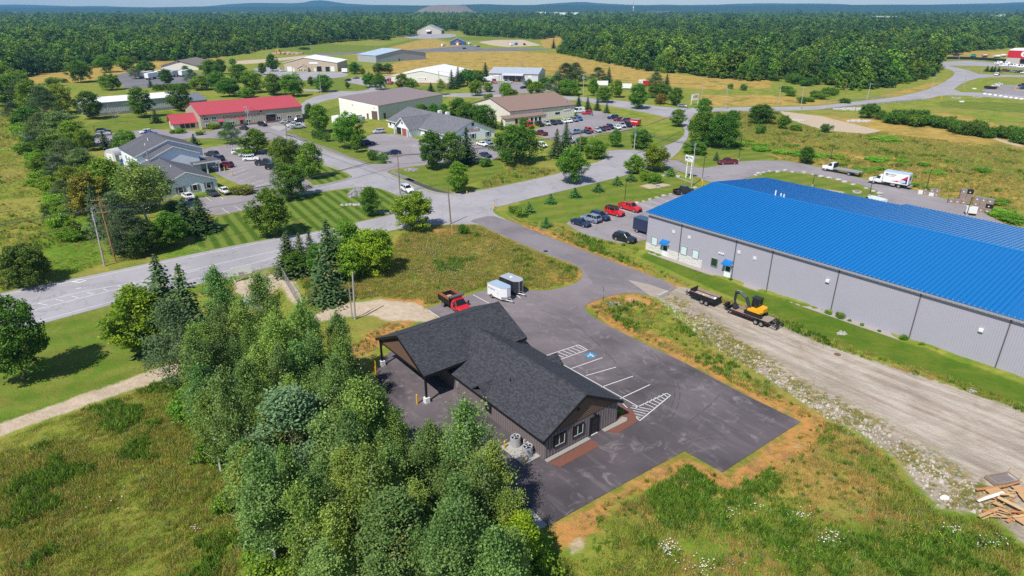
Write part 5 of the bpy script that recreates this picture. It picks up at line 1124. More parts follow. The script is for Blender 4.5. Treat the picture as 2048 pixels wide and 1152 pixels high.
cp = MB().box(-2.3, .0, .6, 4.4, -.05, .1).build('equipment_pad', M_concrete, None, loc0(0, 0), RZ0); tag(cp, 'concrete pad under the two air conditioners beside the dark building', 'concrete pad')
M_ac = mat('air_conditioner_grey', (.42, .42, .43), .5)
for i, (x, y, l) in enumerate(((-.95, 3.55, 'grey round air conditioner on the pad, further from the building corner'), (-.95, 1.6, 'grey round air conditioner on the pad, nearer the building corner'))):
    o = empty('air_conditioner', l, 'air conditioner', loc0(x, y, .1), RZ0); mb = MB()
    mb.tube([(0, 0, 0), (0, 0, 1.05)], .52, 20)
    for k in range(24): t = 2*pi*k/24; mb.box(math.cos(t)*.53-.02, math.cos(t)*.53+.02, math.sin(t)*.53-.02, math.sin(t)*.53+.02, .08, 1.0)
    mb.build('housing', M_ac, o); MB().tube([(0, 0, 1.05), (0, 0, 1.08)], .42, 18).build('fan_grille', M_black, o)
    fb = MB()
    for k in range(4): t = k*pi/2+.4; c, s_ = math.cos(t), math.sin(t); fb.add([(c*.08-s_*.05, s_*.08+c*.05, 1.095), (c*.38-s_*.12, s_*.38+c*.12, 1.095), (c*.38+s_*.05, s_*.38-c*.05, 1.11), (c*.08+s_*.05, s_*.08-c*.05, 1.11)], [(0, 1, 2, 3)])
    fb.build('fan_blade', M_ac, o); MB().tube([(0, 0, 1.0), (0, 0, 1.13)], .54, 20, cap=False).build('rim', M_ac, o)
for p, h, l in (((-2.1, 3.9), 1.0, 'yellow bollard behind the round air conditioners'), ((-2.05, .75), 1.05, 'yellow bollard at the corner of the air conditioner pad'), ((-5.0, 16.6), 1.35, 'tall yellow bollard beside the front canopy post'), ((-5.1, 26.6), 1.3, 'yellow bollard beside the rear canopy post'), ((-5.6, 25.6), 1.1, 'yellow bollard among leaves near the rear canopy post')):
    x, y, _ = loc0(*p); tag(MB().tube([(x, y, -.1), (x, y, h-.05), (x, y, h)], [.1, .1, .05], 10).build('bollard', M_yellow), l, 'bollard')
for p, l in (((-.45, 2.75), 'white vent pipe between the air conditioners and the wall'), ((-.4, 2.3), 'second white vent pipe nearer the building corner')):
    x, y, _ = loc0(*p); tag(MB().tube([(x, y, 0), (x, y, 1.0), (x+.1, y-.08, 1.1)], .05, 8).build('vent_pipe', M_white), l, 'pipe')

# ---- blue-roofed building
C1 = Vector(g(1291, 499)); D1 = Vector(g(2048, 757)); u1 = (D1-C1).normalized(); RZ1 = math.atan2(u1.y, u1.x)
bl = empty('blue_roof_building', 'huge grey metal building with bright blue standing-seam roof', 'building', (C1.x, C1.y, 0), RZ1)
M_blue = wallm('blue_metal', (.003, .15, .43), rough=.45, spec=.3, var=.05); _b = M_blue.node_tree.nodes['Principled BSDF']; _b.inputs['Coat Weight'].default_value = .7; _b.inputs['Coat Roughness'].default_value = .22; M_greymetal = wallm('grey_metal_wall', (.37, .355, .415), rough=.5, var=.04)
BL, EZ = 84.0, 7.35
RY = 20.3; FY = 40.5; RZ_ = 9.6; JO = [0, 7.6, 18.6, 25.1, 35.6, 46.6, 56.8, 67.5, 84]
def corr(w):
    mb = MB(); n = int(round(w/.305)); pts = []
    for i in range(n): x = w*i/n; d = w/n; pts += [(x, 0), (x+d*.55, 0), (x+d*.62, -.035), (x+d*.88, -.035), (x+d*.95, 0)]
    pts.append((w, 0)); V = [(x, y, 0) for x, y in pts] + [(x, y, EZ-.1) for x, y in pts]; k = len(pts)
    return mb.add(V, [(i, i+1, k+i+1, k+i) for i in range(k-1)])
for i in range(len(JO)-1):
    put('wall_panel', corr(JO[i+1]-JO[i]-.06).mesh('wall_panel', M_greymetal), bl, (JO[i]+.03, 0, 0))
    if i: MB().box(JO[i]-.06, JO[i]+.06, -.12, .02, 0, EZ-.15).build('downspout', mat('dark_grey_metal', (.1, .095, .1), .5), bl)
MB().extr([(.05, -.1), (FY, -.1), (FY, EZ-.1), (RY, RZ_-.1), (.05, EZ-.1)], 'x', .0, BL).build('wall', M_greymetal, bl)
MB().box(27.8, BL, FY-.5, 43.2, -.1, EZ-.35).build('wall', M_greymetal, bl)
ov = .35; sl1 = (RZ_-EZ)/RY
def rpanel(y0, z0, y1, z1, w):
    d = Vector((0, y1-y0, z1-z0)); 
    q = [(0, y0, z0), (w, y0, z0), (w, y1, z1), (0, y1, z1)]; q = q if y1 > y0 else [q[1], q[0], q[3], q[2]]
    mb = MB().hexa(q + [(a, b, c+.05) for a, b, c in q])
    r = [(.0, y0, z0+.045), (.07, y0, z0+.045), (.07, y1, z1+.045), (.0, y1, z1+.045)]; r = r if y1 > y0 else [r[1], r[0], r[3], r[2]]
    return mb.hexa(r + [(a, b, c+.12) for a, b, c in r])
n = 138; pw = (BL+.7)/n
R1 = rpanel(-ov, EZ-ov*sl1+.02, RY, RZ_+.02, pw-.085).mesh('roof_panel', M_blue); R2 = rpanel(FY+ov, EZ-ov*sl1+.02, RY, RZ_+.02, pw-.085).mesh('roof_panel', M_blue); R3 = rpanel(43.4, EZ-(43.4-FY)*sl1+.02, RY, RZ_+.02, pw-.085).mesh('roof_panel', M_blue)
for i in range(n):
    x = -.35 + i*pw; put('roof_panel', R1, bl, (x, 0, 0)); put('roof_panel', R3 if x > 27.4 else R2, bl, (x, 0, 0))
MB().hexa([(-.4, RY-.28, RZ_+.06), (BL+.4, RY-.28, RZ_+.06), (BL+.4, RY+.28, RZ_+.06), (-.4, RY+.28, RZ_+.06), (-.4, RY-.05, RZ_+.17), (BL+.4, RY-.05, RZ_+.17), (BL+.4, RY+.05, RZ_+.17), (-.4, RY+.05, RZ_+.17)]).build('ridge_cap', M_blue, bl)
MB().box(-.4, BL, -ov-.16, -ov, EZ-.27, EZ-.06).build('gutter', mat('gutter_grey', (.3, .29, .31), .4), bl)
MB().box(-.02, BL, -.09, -.005, EZ-.33, EZ-.12).build('painted_eave_shadow', M_black, bl)  # black strip standing in for the shade under the eave
gd = MB()
for i in range(n): x = -.35+i*pw+pw*.5; gd.box(x-.05, x+.05, -ov+.15, -ov+.2, EZ-.05, EZ+.14)
tag(gd.build('snow_guards', M_steel, bl), kind='stuff')
for x0, x1 in ((-.38, -.3),):
    for y0, y1 in ((-ov, RY), (FY+ov, RY)):
        z0 = EZ-ov*sl1; q = [(x0, y0, z0-.18), (x1, y0, z0-.18), (x1, y1, RZ_-.18), (x0, y1, RZ_-.18)]; q = q if y0 < y1 else [q[1], q[0], q[3], q[2]]
        MB().hexa(q + [(a, b, c+.24) for a, b, c in q]).build('rake_trim', M_blue, bl)
M_stone = mat('white_stone_veneer', (.62, .6, .57), .85, 0, .22, 2.5, .1, bmp=.3)
st = MB(); rs = random.Random(3)
for (x0, x1) in ((0.02, 12.6),):
    z = 0
    while z < 1.45:
        h = rs.uniform(.13, .24); x = x0
        while x < x1 - .1:
            w = rs.uniform(.3, .85); xe = min(x+w, x1); d = rs.uniform(.07, .13); st.box(x+.01, xe-.01, -d, -.02, z+.008, min(z+h, 1.5)-.008); x = xe
        z += h
tag(st.build('stone_veneer', M_stone, bl), kind='stuff')
def lb(nm, m, x0, x1, y0, y1, z0, z1, parent=None): return MB().box(x0, x1, y0, y1, z0, z1).build(nm, m, parent or bl)
M_blind = mat('pale_blind', (.55, .68, .68), .3); M_paledoor = mat('white_door', (.72, .76, .78), .4); M_vent = mat('white_vent', (.62, .64, .67), .5)
def bwin(x, z, w, h, gm_, fm=None):
    mb = MB()
    for a in ((x-w/2-.08, x+w/2+.08, z-.1, z), (x-w/2-.08, x+w/2+.08, z+h, z+h+.08), (x-w/2-.08, x-w/2, z, z+h), (x+w/2, x+w/2+.08, z, z+h)): mb.box(a[0], a[1], -.16, -.03, a[2], a[3])
    f = mb.build('window', fm or M_steel, bl); lb('pane', gm_, x-w/2, x+w/2, -.1, -.04, z, z+h, f)
for px, w in ((1312, 1.15), (1366, 1.15), (1386, 1.15)):
    x = {1312: 2.0, 1366: 8.6, 1386: 11.1}[px]; bwin(x, 1.55, w, 1.45, M_blind)
bwin(15.0, 1.25, 1.15, 1.35, mat('green_glass', (.02, .05, .03), .1))
def bdoor(x):
    f = MB(); 
    for a in ((x-.62, x-.5, .05, 2.2), (x+.5, x+.62, .05, 2.2), (x-.62, x+.62, 2.2, 2.3)): f.box(a[0], a[1], -.17, -.03, a[2], a[3])
    f = f.build('door_frame', M_whitetrim, bl); lb('door', M_paledoor, x-.5, x+.5, -.12, -.05, .05, 2.2, f); lb('door_pane', M_glass, x-.4, x+.4, -.14, -.11, 1.15, 2.05, f)
    c = MB().hexa([(x-.85, -1.15, 2.45), (x+.85, -1.15, 2.45), (x+.85, -.03, 3.05), (x-.85, -.03, 3.05), (x-.85, -1.15, 2.53), (x+.85, -1.15, 2.53), (x+.85, -.03, 3.13), (x-.85, -.03, 3.13)]).build('door_canopy', M_blue, bl)
    for q in (-.8, .74): MB().add([(x+q, -1.1, 2.45), (x+q+.06, -1.1, 2.45), (x+q+.06, -.03, 2.4), (x+q, -.03, 2.4), (x+q, -1.1, 2.5), (x+q+.06, -1.1, 2.5), (x+q+.06, -.03, 3.05), (x+q, -.03, 3.05)], [(3,2,1,0),(4,5,6,7),(0,1,5,4),(1,2,6,5),(2,3,7,6),(3,0,4,7)]).build('canopy_bracket', M_whitetrim, c)
bdoor(4.55); bdoor(17.75)
for x, z in ((6.0, 4.85), (9.4, 4.7), (19.3, 4.75), (22.2, 4.55)): lb('wall_vent', M_vent, x-.3, x+.3, -.09, -.02, z, z+.55)
for k in range(3): lb('wall_vent', M_whitetrim, 15.6+k*.38, 15.85+k*.38, -.2, -.02, 3.75, 4.0)
for x, z in ((34.3, 4.6), (54.2, 4.3)): MB().box(x-.25, x+.25, -.32, -.03, z, z+.4).build('wall_light', M_whitetrim, bl)
for px, py, zb, h in ((1550, 394, 9.3, 1.25), (1561, 396, 9.25, .9), (1567, 398, 9.25, .9)):
    X, Y = g(px, py, zb); p = Vector((X, Y))-C1; a, b = p @ u1, p @ Vector((-u1.y, u1.x)); MB().tube([(a, b, zb-.4), (a, b, zb+h)], .12, 8).build('roof_pipe', M_white, bl)
def loc1(x, y, z=0): return (C1.x + u1.x*x - u1.y*y, C1.y + u1.y*x + u1.x*y, z)
o = MB().prism([loc1(-.6, -1.3)[:2], loc1(BL, -1.3)[:2], loc1(BL, 0)[:2], loc1(-.6, 0)[:2]], -.1, .03, bottom=False).build('gravel_strip', mat('grey_gravel', (.33, .29, .26), .95, 0, .25, 5, .3)); tag(o, kind='structure')
for i, (x, h) in enumerate(((18.9, .5), (25.4, .35), (35.6, .75), (37.3, .95), (38.8, .4), (40.6, .45), (46.2, .8), (43.0, .35), (48.5, .6), (50.2, .4))):
    X, Y, _ = loc1(x, -.8); tree('bush', 0, 0, 0, 'weed growing in the gravel strip at the foot of the grey wall', None, (1.3, 1.4, .7), 'weeds along the grey wall', xy=(X, Y), h=h, name='weed', cat='weed')

# ---- mid-distance buildings
tan = wallm('tan_metal', (.43, .385, .3)); cream = wallm('cream_metal', (.7, .66, .58)); redroof = wallm('red_metal', (.42, .07, .085), rough=.45); whiteroof = wallm('white_metal', (.82, .82, .82), rough=.45)
greywall = wallm('pale_grey_metal', (.47, .49, .52)); bwhite = wallm('blue_white_siding', (.78, .81, .87)); mauve = wallm('mauve_brown_metal', (.25, .2, .2), rough=.5); beige = wallm('pale_beige_metal', (.78, .76, .7)); sage = wallm('sage_metal', (.56, .58, .53))
brown = wallm('brown_metal', (.26, .175, .14)); darkgrey = wallm('slate_metal', (.16, .17, .2)); skyroof = wallm('light_blue_metal', (.46, .55, .64), rough=.4); brick = mat('red_brick', (.3, .1, .065), .85, 0, .2, 3, .2); redtrim = mat('red_trim', (.4, .06, .07), .5)
b = Bld('red_roof_shop', 'long tan metal building with red roof and row of small windows', (404.5, 259.7), (606, 239.6), tan, redroof, wtop=230.5, far=(368, 217), apex=191, tm=redtrim, ribs=.95)
for u, z in ((2.0, 3.3), (4.8, 3.3), (2.2, .9), (5.0, .9), (11.2, 1.0), (17.2, 1.1), (29.0, 1.2), (33.4, 1.2), (37.0, 1.2)): b.window('f', u, z, 1.5, 1.0, mull=1)
b.door('f', 26.0, 3.6, 3.3, mat('dark_opening', (.03, .028, .03), .8)); b.part('door_hood', M_steel, 'f', 26.0, 3.4, 3.8, .35, .4)
for u in (7.0, 14.6):
    b.door('f', u, 1.0, 2.1, M_glass); MB().hexa([(u-.9, -1.3, 2.4), (u+.9, -1.3, 2.4), (u+.9, 0, 2.9), (u-.9, 0, 2.9), (u-.9, -1.3, 2.5), (u+.9, -1.3, 2.5), (u+.9, 0, 3.0), (u-.9, 0, 3.0)]).build('door_canopy', redroof, b.r)
b.part('stone_base', mat('brown_stone', (.2, .15, .12), .9, 0, .3, 3), 'f', b.L/2, 0, b.L, .75, .09)
letterbars(b.r, 8.2, 22.4, 3.3, .95, -.075, redtrim, 17); b.window('f', 22.5, 4.6, .5, .35, M_black); b.window('f', 1.5, 4.9, .4, .3, M_black)
b2 = Bld('red_roof_wing', 'low gabled showroom with red roof joined to the long red-roofed building', (347.6, 260.7), (403.5, 255.6), cream, redroof, wh=2.5, depth=8.0, rise=2.6, tm=redtrim, ribs=.0, over=.6)
for u in (3.2, 5.0, 6.8): b2.window('f', u, .5, 1.3, 1.6, M_darktrim)
for u in (1.6, 2.9, 4.2, 5.5): b2.window('l', u, .6, .8, 1.4)
b = Bld('long_warehouse', 'long low grey warehouse with bright white roof behind three tall trees', (175, 234), (375, 216), greywall, whiteroof, wtop=208, depth=21, rise=.9, ribs=.9, seams=0, tm=skyroof)
b.part('stone_base', mat('grey_block', (.25, .25, .25), .9, 0, .2, 2), 'f', b.L/2, 0, b.L, 1.2, .1)
b = Bld('grey_roof_block', 'slate grey roofed block at the end of the long white-roofed warehouse', (381.5, 214.5), (415.5, 211), wallm('blue_grey_wall', (.22, .27, .34)), darkgrey, wtop=202.5, depth=18, rise=2.2, ribs=0, seams=0); b.window('f', 2.5, .6, 1.6, 1.2, M_darktrim); b.window('f', 5.0, .6, 1.2, 1.2, M_darktrim)
b = Bld('tan_gabled_hall', 'tan gabled hall with brown roof far behind the white trailers', (323.6, 140.5), (397.5, 140), cream, wallm('taupe_roof', (.21, .17, .14)), wtop=131.5, far=(416.5, 124), ridge='y', apex=121, ribs=0, seams=0, over=.7, tm=brown); b.window('f', b.L/2, 5.2, 1.3, 1.1)
for u in (3, 8, 13, 18, 23, 28): b.window('r', u, .4, 2.4, 2.4, wallm('blue_frame', (.12, .2, .32)))
b = Bld('tan_shop', 'tan metal workshop with white roof and a small gabled entry', (569.8, 143), (675.7, 143), wallm('warm_tan', (.5, .4, .3)), whiteroof, wtop=125.5, depth=30, ridge='y', apex=115, ribs=1.2, seams=0, tm=whiteroof, asym=.38)
b.door('f', 3.6, 3.2, 3.2, M_white); b.door('f', 6.6, 1.0, 2.2, M_white); b.door('f', 25, 3.6, 3.6, M_black); b.door('f', 31, 3.2, 3.4, M_glass); b.door('f', 34.6, 2.6, 3.3, M_white); b.part('sign_board', M_white, 'f', 21.2, 5.1, 6.2, 1.3, .12); b.door('f', 21.9, .9, 2.2, M_white)
en = Bld('entry', None, None, None, wallm('warm_tan2', (.5, .4, .3)), brown, parent=b.r, xy=(10.2, -3.5), L=7.4, depth=3.6, wh=2.7, rise=1.8, ridge='y', ribs=0, seams=0, tm=M_whitetrim)
for u in (1.6, 3.0, 5.2, 6.2): en.window('f', u, .7, .8, 1.1)
b = Bld('light_blue_roof_barn', 'plain grey metal storage building with pale blue roof', (752.5, 125.5), (852, 118.5), wallm('mid_grey_metal', (.36, .37, .41)), skyroof, wtop=111.4, depth=26, ridge='y', apex=98.8, ribs=1.1, seams=1.2, tm=skyroof); b.door('f', 24, 1.6, 2.3, M_glass); b.wall.data.materials.append(greywall)
b = Bld('beige_warehouse', 'tall beige metal warehouse with mauve-brown roof and a brown roller door', (758.7, 240), (886, 214), sage, mauve, wtop=212, depth=21.6, shed=2.0, ribs=.9, seams=.7, tm=mauve, over=.25)
b.part('end_wall', beige, 'l', b.D/2, 0, b.D-.1, b.wh, .12); MB().add([(-.12, .05, b.wh), (-.12, b.D-.05, b.wh), (-.12, b.D-.05, b.wh+1.9), (0, .05, b.wh), (0, b.D-.05, b.wh), (0, b.D-.05, b.wh+1.9)], [(2, 1, 0), (3, 4, 5), (0, 1, 4, 3), (1, 2, 5, 4), (2, 0, 3, 5)]).build('end_wall', beige, b.r)
for u, w, h in ((2.2, 3.0, 3.4), (6.0, 1.0, 2.2)): o = MB().box(-.2, -.1, u-w/2, u+w/2, .03, h).build('roller_door' if w > 2 else 'door', wallm('brown_door', (.14, .09, .08)), b.r)
b.door('f', 3.4, 1.2, 2.2, M_glass); b.part('wall_light', M_steel, 'l', 2.2, 4.6, .4, .25, .3); b.part('wall_light', M_black, 'l', 14, 4.9, .3, .3, .3)
b = Bld('white_clinic', 'long white clinic with grey shingle roof, gabled porch and brick entrance', (776.6, 254), (915, 291), bwhite, M_sh_grey, wh=2.7, depth=19, rise=3.9, L=42.5, ribs=0, seams=0, over=.5, tm=M_whitetrim)
for u in (2, 5.2, 8.4, 11.6, 27, 31, 35, 39): b.window('f', u, .9, 1.1, 1.3)
for u in (3.2, 9.5, 16): b.window('r', u, .7, 1.1, 1.5, shut=darkgrey)
b.part('sign_board', redtrim, 'r', 9.6, 3.3, 5.2, .55, .12); b.window('r', 9.5, 5.0, .8, .8, M_darktrim); letterbars(b.r, 7.4, 11.8, 3.45, .26, b.L+.125, M_whitetrim, 6, plane='x')
pr_ = Bld('porch', None, None, None, bwhite, M_sh_grey, parent=b.r, xy=(13.8, -4.4), L=9.6, depth=13, wh=2.7, rise=3.3, ridge='y', ribs=0, seams=0, over=.55, tm=M_whitetrim)
pr_.part('brick_panel', brick, 'f', 6.6, 0, 4.2, 2.5, .1); pr_.door('f', 7.2, 1.7, 2.2, M_glass, brick); pr_.part('porch_recess_shade', M_black, 'f', 2.2, 0.05, 3.2, 2.4, .06); pr_.window('f', 4.8, 4.0, .5, .6, M_darktrim)  # the black panel paints in the shade inside the porch, no real hollow
for x in (.3, 9.3): MB().box(x-.2, x+.2, -.9, -.5, 0, 2.75).build('porch_column', M_whitetrim, b.r, (13.8, -4.4, 0))
for x in (19, 24): MB().box(x, x+1.2, 10.5, 11.7, 5.2, 7.4).build('chimney', M_whitetrim, b.r)
b = Bld('brown_roof_shop', 'cream metal shop with brown roof, lean-to porch and crowded car park', (1019.8, 248), (1148.6, 233), cream, brown, wtop=223, far=(957.8, 205.7), apex=184.8, ribs=.9, seams=.8, tm=wallm('dark_brown_trim', (.07, .05, .045)))
pf = MB().hexa([(-4.6, -3.2, 2.55), (16, -3.2, 2.55), (16, 0, 3.3), (-4.6, 0, 3.3), (-4.6, -3.2, 2.75), (16, -3.2, 2.75), (16, 0, 3.5), (-4.6, 0, 3.5)]).build('porch_roof', brown, b.r)
MB().box(-4.2, 15.8, -2.9, 0, -.1, 2.5).build('porch_wall', cream, b.r)
for x, w in ((1.0, 1.2), (3.2, 1.2), (6, 1.4), (8.5, 1.4), (10.5, 1.4), (12.5, 1.4)): o = MB().box(x-w/2, x+w/2, -3.02, -2.88, .5, 2.2).build('window', redtrim if x < 4 else M_whitetrim, b.r); MB().box(x-w/2+.12, x+w/2-.12, -3.05, -3.0, .62, 2.08).build('pane', M_glass, o)
o = b.part('sign_board', M_white, 'f', 29.0, 2.9, 3.6, 2.0, .14); letterbars(b.r, 27.6, 30.4, 4.1, .5, -.15, M_navyprint, 8); MB().box(27.5, 30.5, -.17, -.13, 3.6, 3.8).build('sign_stripe', M_red, b.r); b.window('f', 24, 1.9, 2.2, .55, M_darktrim); MB().tube([(31, 3, 4.8), (31, 3, 6.7)], .35, 10).build('roof_vent', M_steel, b.r)
b = Bld('white_gabled_building', 'broad white gabled building with a red dot sign and red-brown base', (783, 167), (906, 169.5), wallm('cream_white_metal', (.68, .65, .6)), wallm('off_white_roof', (.75, .73, .7)), wtop=152.5, depth=50, ridge='y', apex=141.5, ribs=0, seams=0, tm=M_whitetrim, over=.2)
b.part('base_band', mat('rust_band', (.36, .17, .12), .7), 'f', b.L/2, 0, b.L, .9, .08); b.part('sign_board', M_white, 'f', 19.5, 2.3, 6.0, 1.6, .1); text('BURTON', 1.0, M_black, b.r, (18.8, -.12, 3.1), (pi/2, 0, 0)); MB().extr([(21.6+.45*math.cos(t*pi/8), 3.1+.45*math.sin(t*pi/8)) for t in range(16)], 'y', -.16, -.125).build('sign_dot', M_red, b.r)
b = Bld('loading_dock_building', 'grey-blue roofed building with red trim and a shaded loading dock', (977.8, 161.5), (1076, 163.8), wallm('pale_blue_grey', (.55, .57, .63)), wallm('silver_blue_roof', (.38, .42, .48)), wtop=146.8, depth=26, rise=2.6, ribs=1.2, seams=.9, tm=redtrim, over=.3)
MB().hexa([(9, -4.2, 3.7), (22.5, -4.2, 3.7), (22.5, 0, 4.4), (9, 0, 4.4), (9, -4.2, 3.9), (22.5, -4.2, 3.9), (22.5, 0, 4.6), (9, 0, 4.6)]).build('dock_shade_roof', b.wall.data.materials[0], b.r)  # canopy added to throw a shadow over the dock
MB().box(9.2, 22.2, -.12, -.02, 1.3, 3.9).build('dock_wall', wallm('dock_shade_blue', (.12, .15, .22)), b.r)  # dark blue paints in the shade of the recessed dock
for x in (9.3, 13.5, 18, 22.2): MB().box(x-.1, x+.1, -4.1, -3.9, 0, 3.75).build('dock_post', redtrim, b.r)
for u in (14, 16, 19.5): b.door('f', u, 1.2, 2.2, M_glass)
b.part('sign_board', M_white, 'f', 5, 2.7, 3.4, .9, .12); b.part('sign_board', M_white, 'f', 26.3, 2.4, 2.4, 1.2, .12); b.door('r', 10, 3.4, 3.4, M_glass); b.door('r', 18, 2.6, 3.0, M_glass)
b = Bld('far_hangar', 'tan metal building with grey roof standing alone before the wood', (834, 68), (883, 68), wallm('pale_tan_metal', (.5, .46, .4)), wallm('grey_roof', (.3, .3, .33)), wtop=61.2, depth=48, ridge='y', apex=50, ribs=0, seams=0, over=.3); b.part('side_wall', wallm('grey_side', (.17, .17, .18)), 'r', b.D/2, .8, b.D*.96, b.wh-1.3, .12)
MB().box(19, 26, -.2, 0, 0, 5.2).build('door', M_glass, b.r); MB().hexa([(16, -4, 4.4), (24, -4, 4.4), (24, 0, 4.4), (16, 0, 4.4), (16, -4, 4.6), (24, -4, 4.6), (24, 0, 6.4), (16, 0, 6.4)]).build('entry_canopy', M_white, b.r)
b = Bld('blue_barn', 'small blue gabled barn with a red arched porch far away', (900, 90), (930, 90), wallm('deep_blue_siding', (.04, .1, .24)), wallm('blue_grey_roof', (.13, .15, .22)), wtop=83, depth=15, ridge='y', apex=76.2, ribs=0, seams=0, tm=M_whitetrim)
pp = Bld('porch', None, None, None, redtrim, redtrim, parent=b.r, xy=(6.8, -3), L=5.2, depth=3, wh=2.6, rise=2.6, ridge='y', ribs=0, seams=0, tm=M_whitetrim); pp.door('f', 2.6, 2.0, 2.8, M_white)
b = Bld('red_rental_store', 'large red and grey rental store with white round emblem at the frame edge', (2010.5, 126), (2100, 130), wallm('pale_stone_wall', (.45, .42, .4)), whiteroof, wtop=100.5, depth=30, shed=.5, ribs=0, seams=0, tm=M_red)
b.part('fascia_panel', M_red, 'f', b.L/2, 4.4, b.L-.02, b.wh-4.5, .15); MB().extr([(11.0+2.1*math.cos(t*pi/10), 7.4+2.1*math.sin(t*pi/10)) for t in range(20)], 'y', -.3, -.16).build('emblem', M_white, b.r); MB().box(10.5, 11.5, -.34, -.29, 6.3, 8.4).build('emblem_mark', M_red, b.r)
MB().box(9.5, 16, -2, 0, 4.0, 4.4).build('door_canopy', M_red, b.r); b.door('f', 12, 4.5, 3.2, M_glass)
# clinic with three stepped gables
b = Bld('blue_white_clinic', 'pale blue-white clinic with three stepped gables and dark grey roofs', (320, 399), (436.6, 378.8), bwhite, M_sh_clinic, wh=2.75, depth=23.5, ridge='y', rise=2.75, ribs=0, seams=0, over=.45, tm=M_whitetrim)
for u in (1.6, 5.0, 8.3, 11.6): b.window('f', u, .75, 1.0, 1.35, shut=darkgrey)
m2 = Bld('x', None, None, None, bwhite, M_sh_clinic, parent=b.r, xy=(4.9, 21.2), L=12.2, depth=6, wh=5.6, rise=2.5, ridge='y', ribs=0, seams=0, over=.35, tm=M_whitetrim)
m3 = Bld('x', None, None, None, bwhite, M_sh_clinic, parent=b.r, xy=(2.9, 26), L=16.8, depth=16, wh=5.9, rise=3.2, ridge='y', ribs=0, seams=0, over=.45, tm=M_whitetrim)
for u in (2, 5, 8, 11): m3.window('l', u, 3.2, .9, 1.3)
MB().box(14.5, 21.8, 18.8, 25.2, 3.0, 3.35).build('entry_canopy', M_sh_clinic, b.r); MB().box(14.45, 21.85, 18.72, 18.8, 2.95, 3.3).build('canopy_trim', M_whitetrim, b.r)
for x, y in ((21.2, 19.2), (21.2, 22), (21.2, 24.8), (18, 19.2)): MB().box(x-.17, x+.17, y-.17, y+.17, 0, 3.0).build('canopy_column', M_whitetrim, b.r)
for x, y, z in ((6.3, 9, 5.3), (4.5, 12, 4.8), (8.5, 34, 8.4), (6.8, 31, 7.6)): MB().tube([(x, y, z-.6), (x, y, z+.5)], .13, 6).build('roof_pipe', M_white, b.r)
MB().box(4.4, 4.7, 20.9, 21.3, 4.0, 8.0).build('chimney', M_darkrock, b.r)
# hoop shed, white garden fence, white container
hs = empty('hoop_shed', 'grey arched fabric shed beside the clinic', 'shed', g(222, 322), R(-22)); arc = [(2.3*math.cos(t)*1.0, 1.2+2.3*math.sin(t)) for t in np.linspace(0, pi, 12)]
MB().extr([(2.3, 0)] + arc + [(-2.3, 0)], 'y', 0, 7).build('cover', wallm('grey_fabric', (.5, .5, .5)), hs); MB().box(-1.3, 1.3, -.06, -.01, 0, 2.2).build('door', M_white, hs)
gf = empty('garden_fence', 'white panel fence between the hoop shed and the clinic', 'fence', g(240, 322), R(20))
for i in range(4): MB().box(i*1.6, i*1.6+1.5, 0, .06, .1, 1.7).build('fence_panel', M_white, gf)
wc = Bld('white_container', 'white storage container on the grass behind a tree', (664, 246), (688, 249.5), M_white, M_white, wh=2.6, depth=9.5, shed=.01, ribs=.6, seams=0, over=.02, cat='container')
ac = Bld('grey_cabinet', 'grey utility cabinet beside the beige warehouse corner', (717, 245), (724, 246.5), M_steel, M_steel, wh=2.2, depth=1.6, shed=.05, ribs=0, seams=0, over=.05, cat='cabinet')
# far industrial blocks and the tower
for px, py, w, h, dp, l, m in ((1083, 35.5, 40, 8, 20, 'far white block in the wood, leftmost of the distant group', whiteroof), (1112, 36, 18, 7, 15, 'far small pale block between two white ones in the wood', cream), (1127, 38.5, 34, 8, 18, 'far white block in the wood, right of the small pale one', whiteroof), (1150, 37, 30, 7, 15, 'far low white block at the end of the distant group', whiteroof), (1322, 31, 170, 8, 40, 'far long dark-roofed hall right of the lattice tower', darkgrey), (1448, 34, 18, 6, 15, 'far tiny pale roof in the wood above the golden field', skyroof), (1770, 47, 60, 7, 25, 'far long low hall in the wood at the upper right', greywall), (2000, 41, 50, 7, 25, 'far low white hall at the upper right frame edge', whiteroof)):
    X, Y = g(px, py); s_ = empty('distant_hall', l, 'building', (X, Y, 0), 0, None)
    MB().box(-w/2, w/2, 0, dp, 0, h+(12 if px > 1400 else 17)).build('wall', m, s_); MB().box(-w/2-.5, w/2+.5, -.5, dp+.5, h+(12 if px > 1400 else 17), h+(12.8 if px > 1400 else 17.8)).build('roof', whiteroof if m is not darkgrey else darkgrey, s_)
X, Y = g(1265.5, 31); tw = empty('lattice_tower', 'tall grey lattice mast with antennas rising over the far wood', 'tower', (X, Y, 0)); H_ = zat(X, Y, 1.5)
mb = MB()
for k in range(3): t = k*2*pi/3; mb.tube([(4*math.cos(t), 4*math.sin(t), 0), (1.6*math.cos(t), 1.6*math.sin(t), H_)], 1.0, 4)
for i in range(14):
    z = H_*i/14; z2 = H_*(i+1)/14; r0 = 4-2.8*i/14; r1 = 4-2.8*(i+1)/14
    for k in range(3): t = k*2*pi/3; t2 = t+2*pi/3; mb.tube([(r0*math.cos(t), r0*math.sin(t), z), (r1*math.cos(t2), r1*math.sin(t2), z2)], .5, 3)
mb.build('lattice', M_steel, tw)
for z in (.94, .8, .55): MB().box(-4, 4, -3.4, -3, H_*z-3, H_*z).build('antenna', M_white, tw)
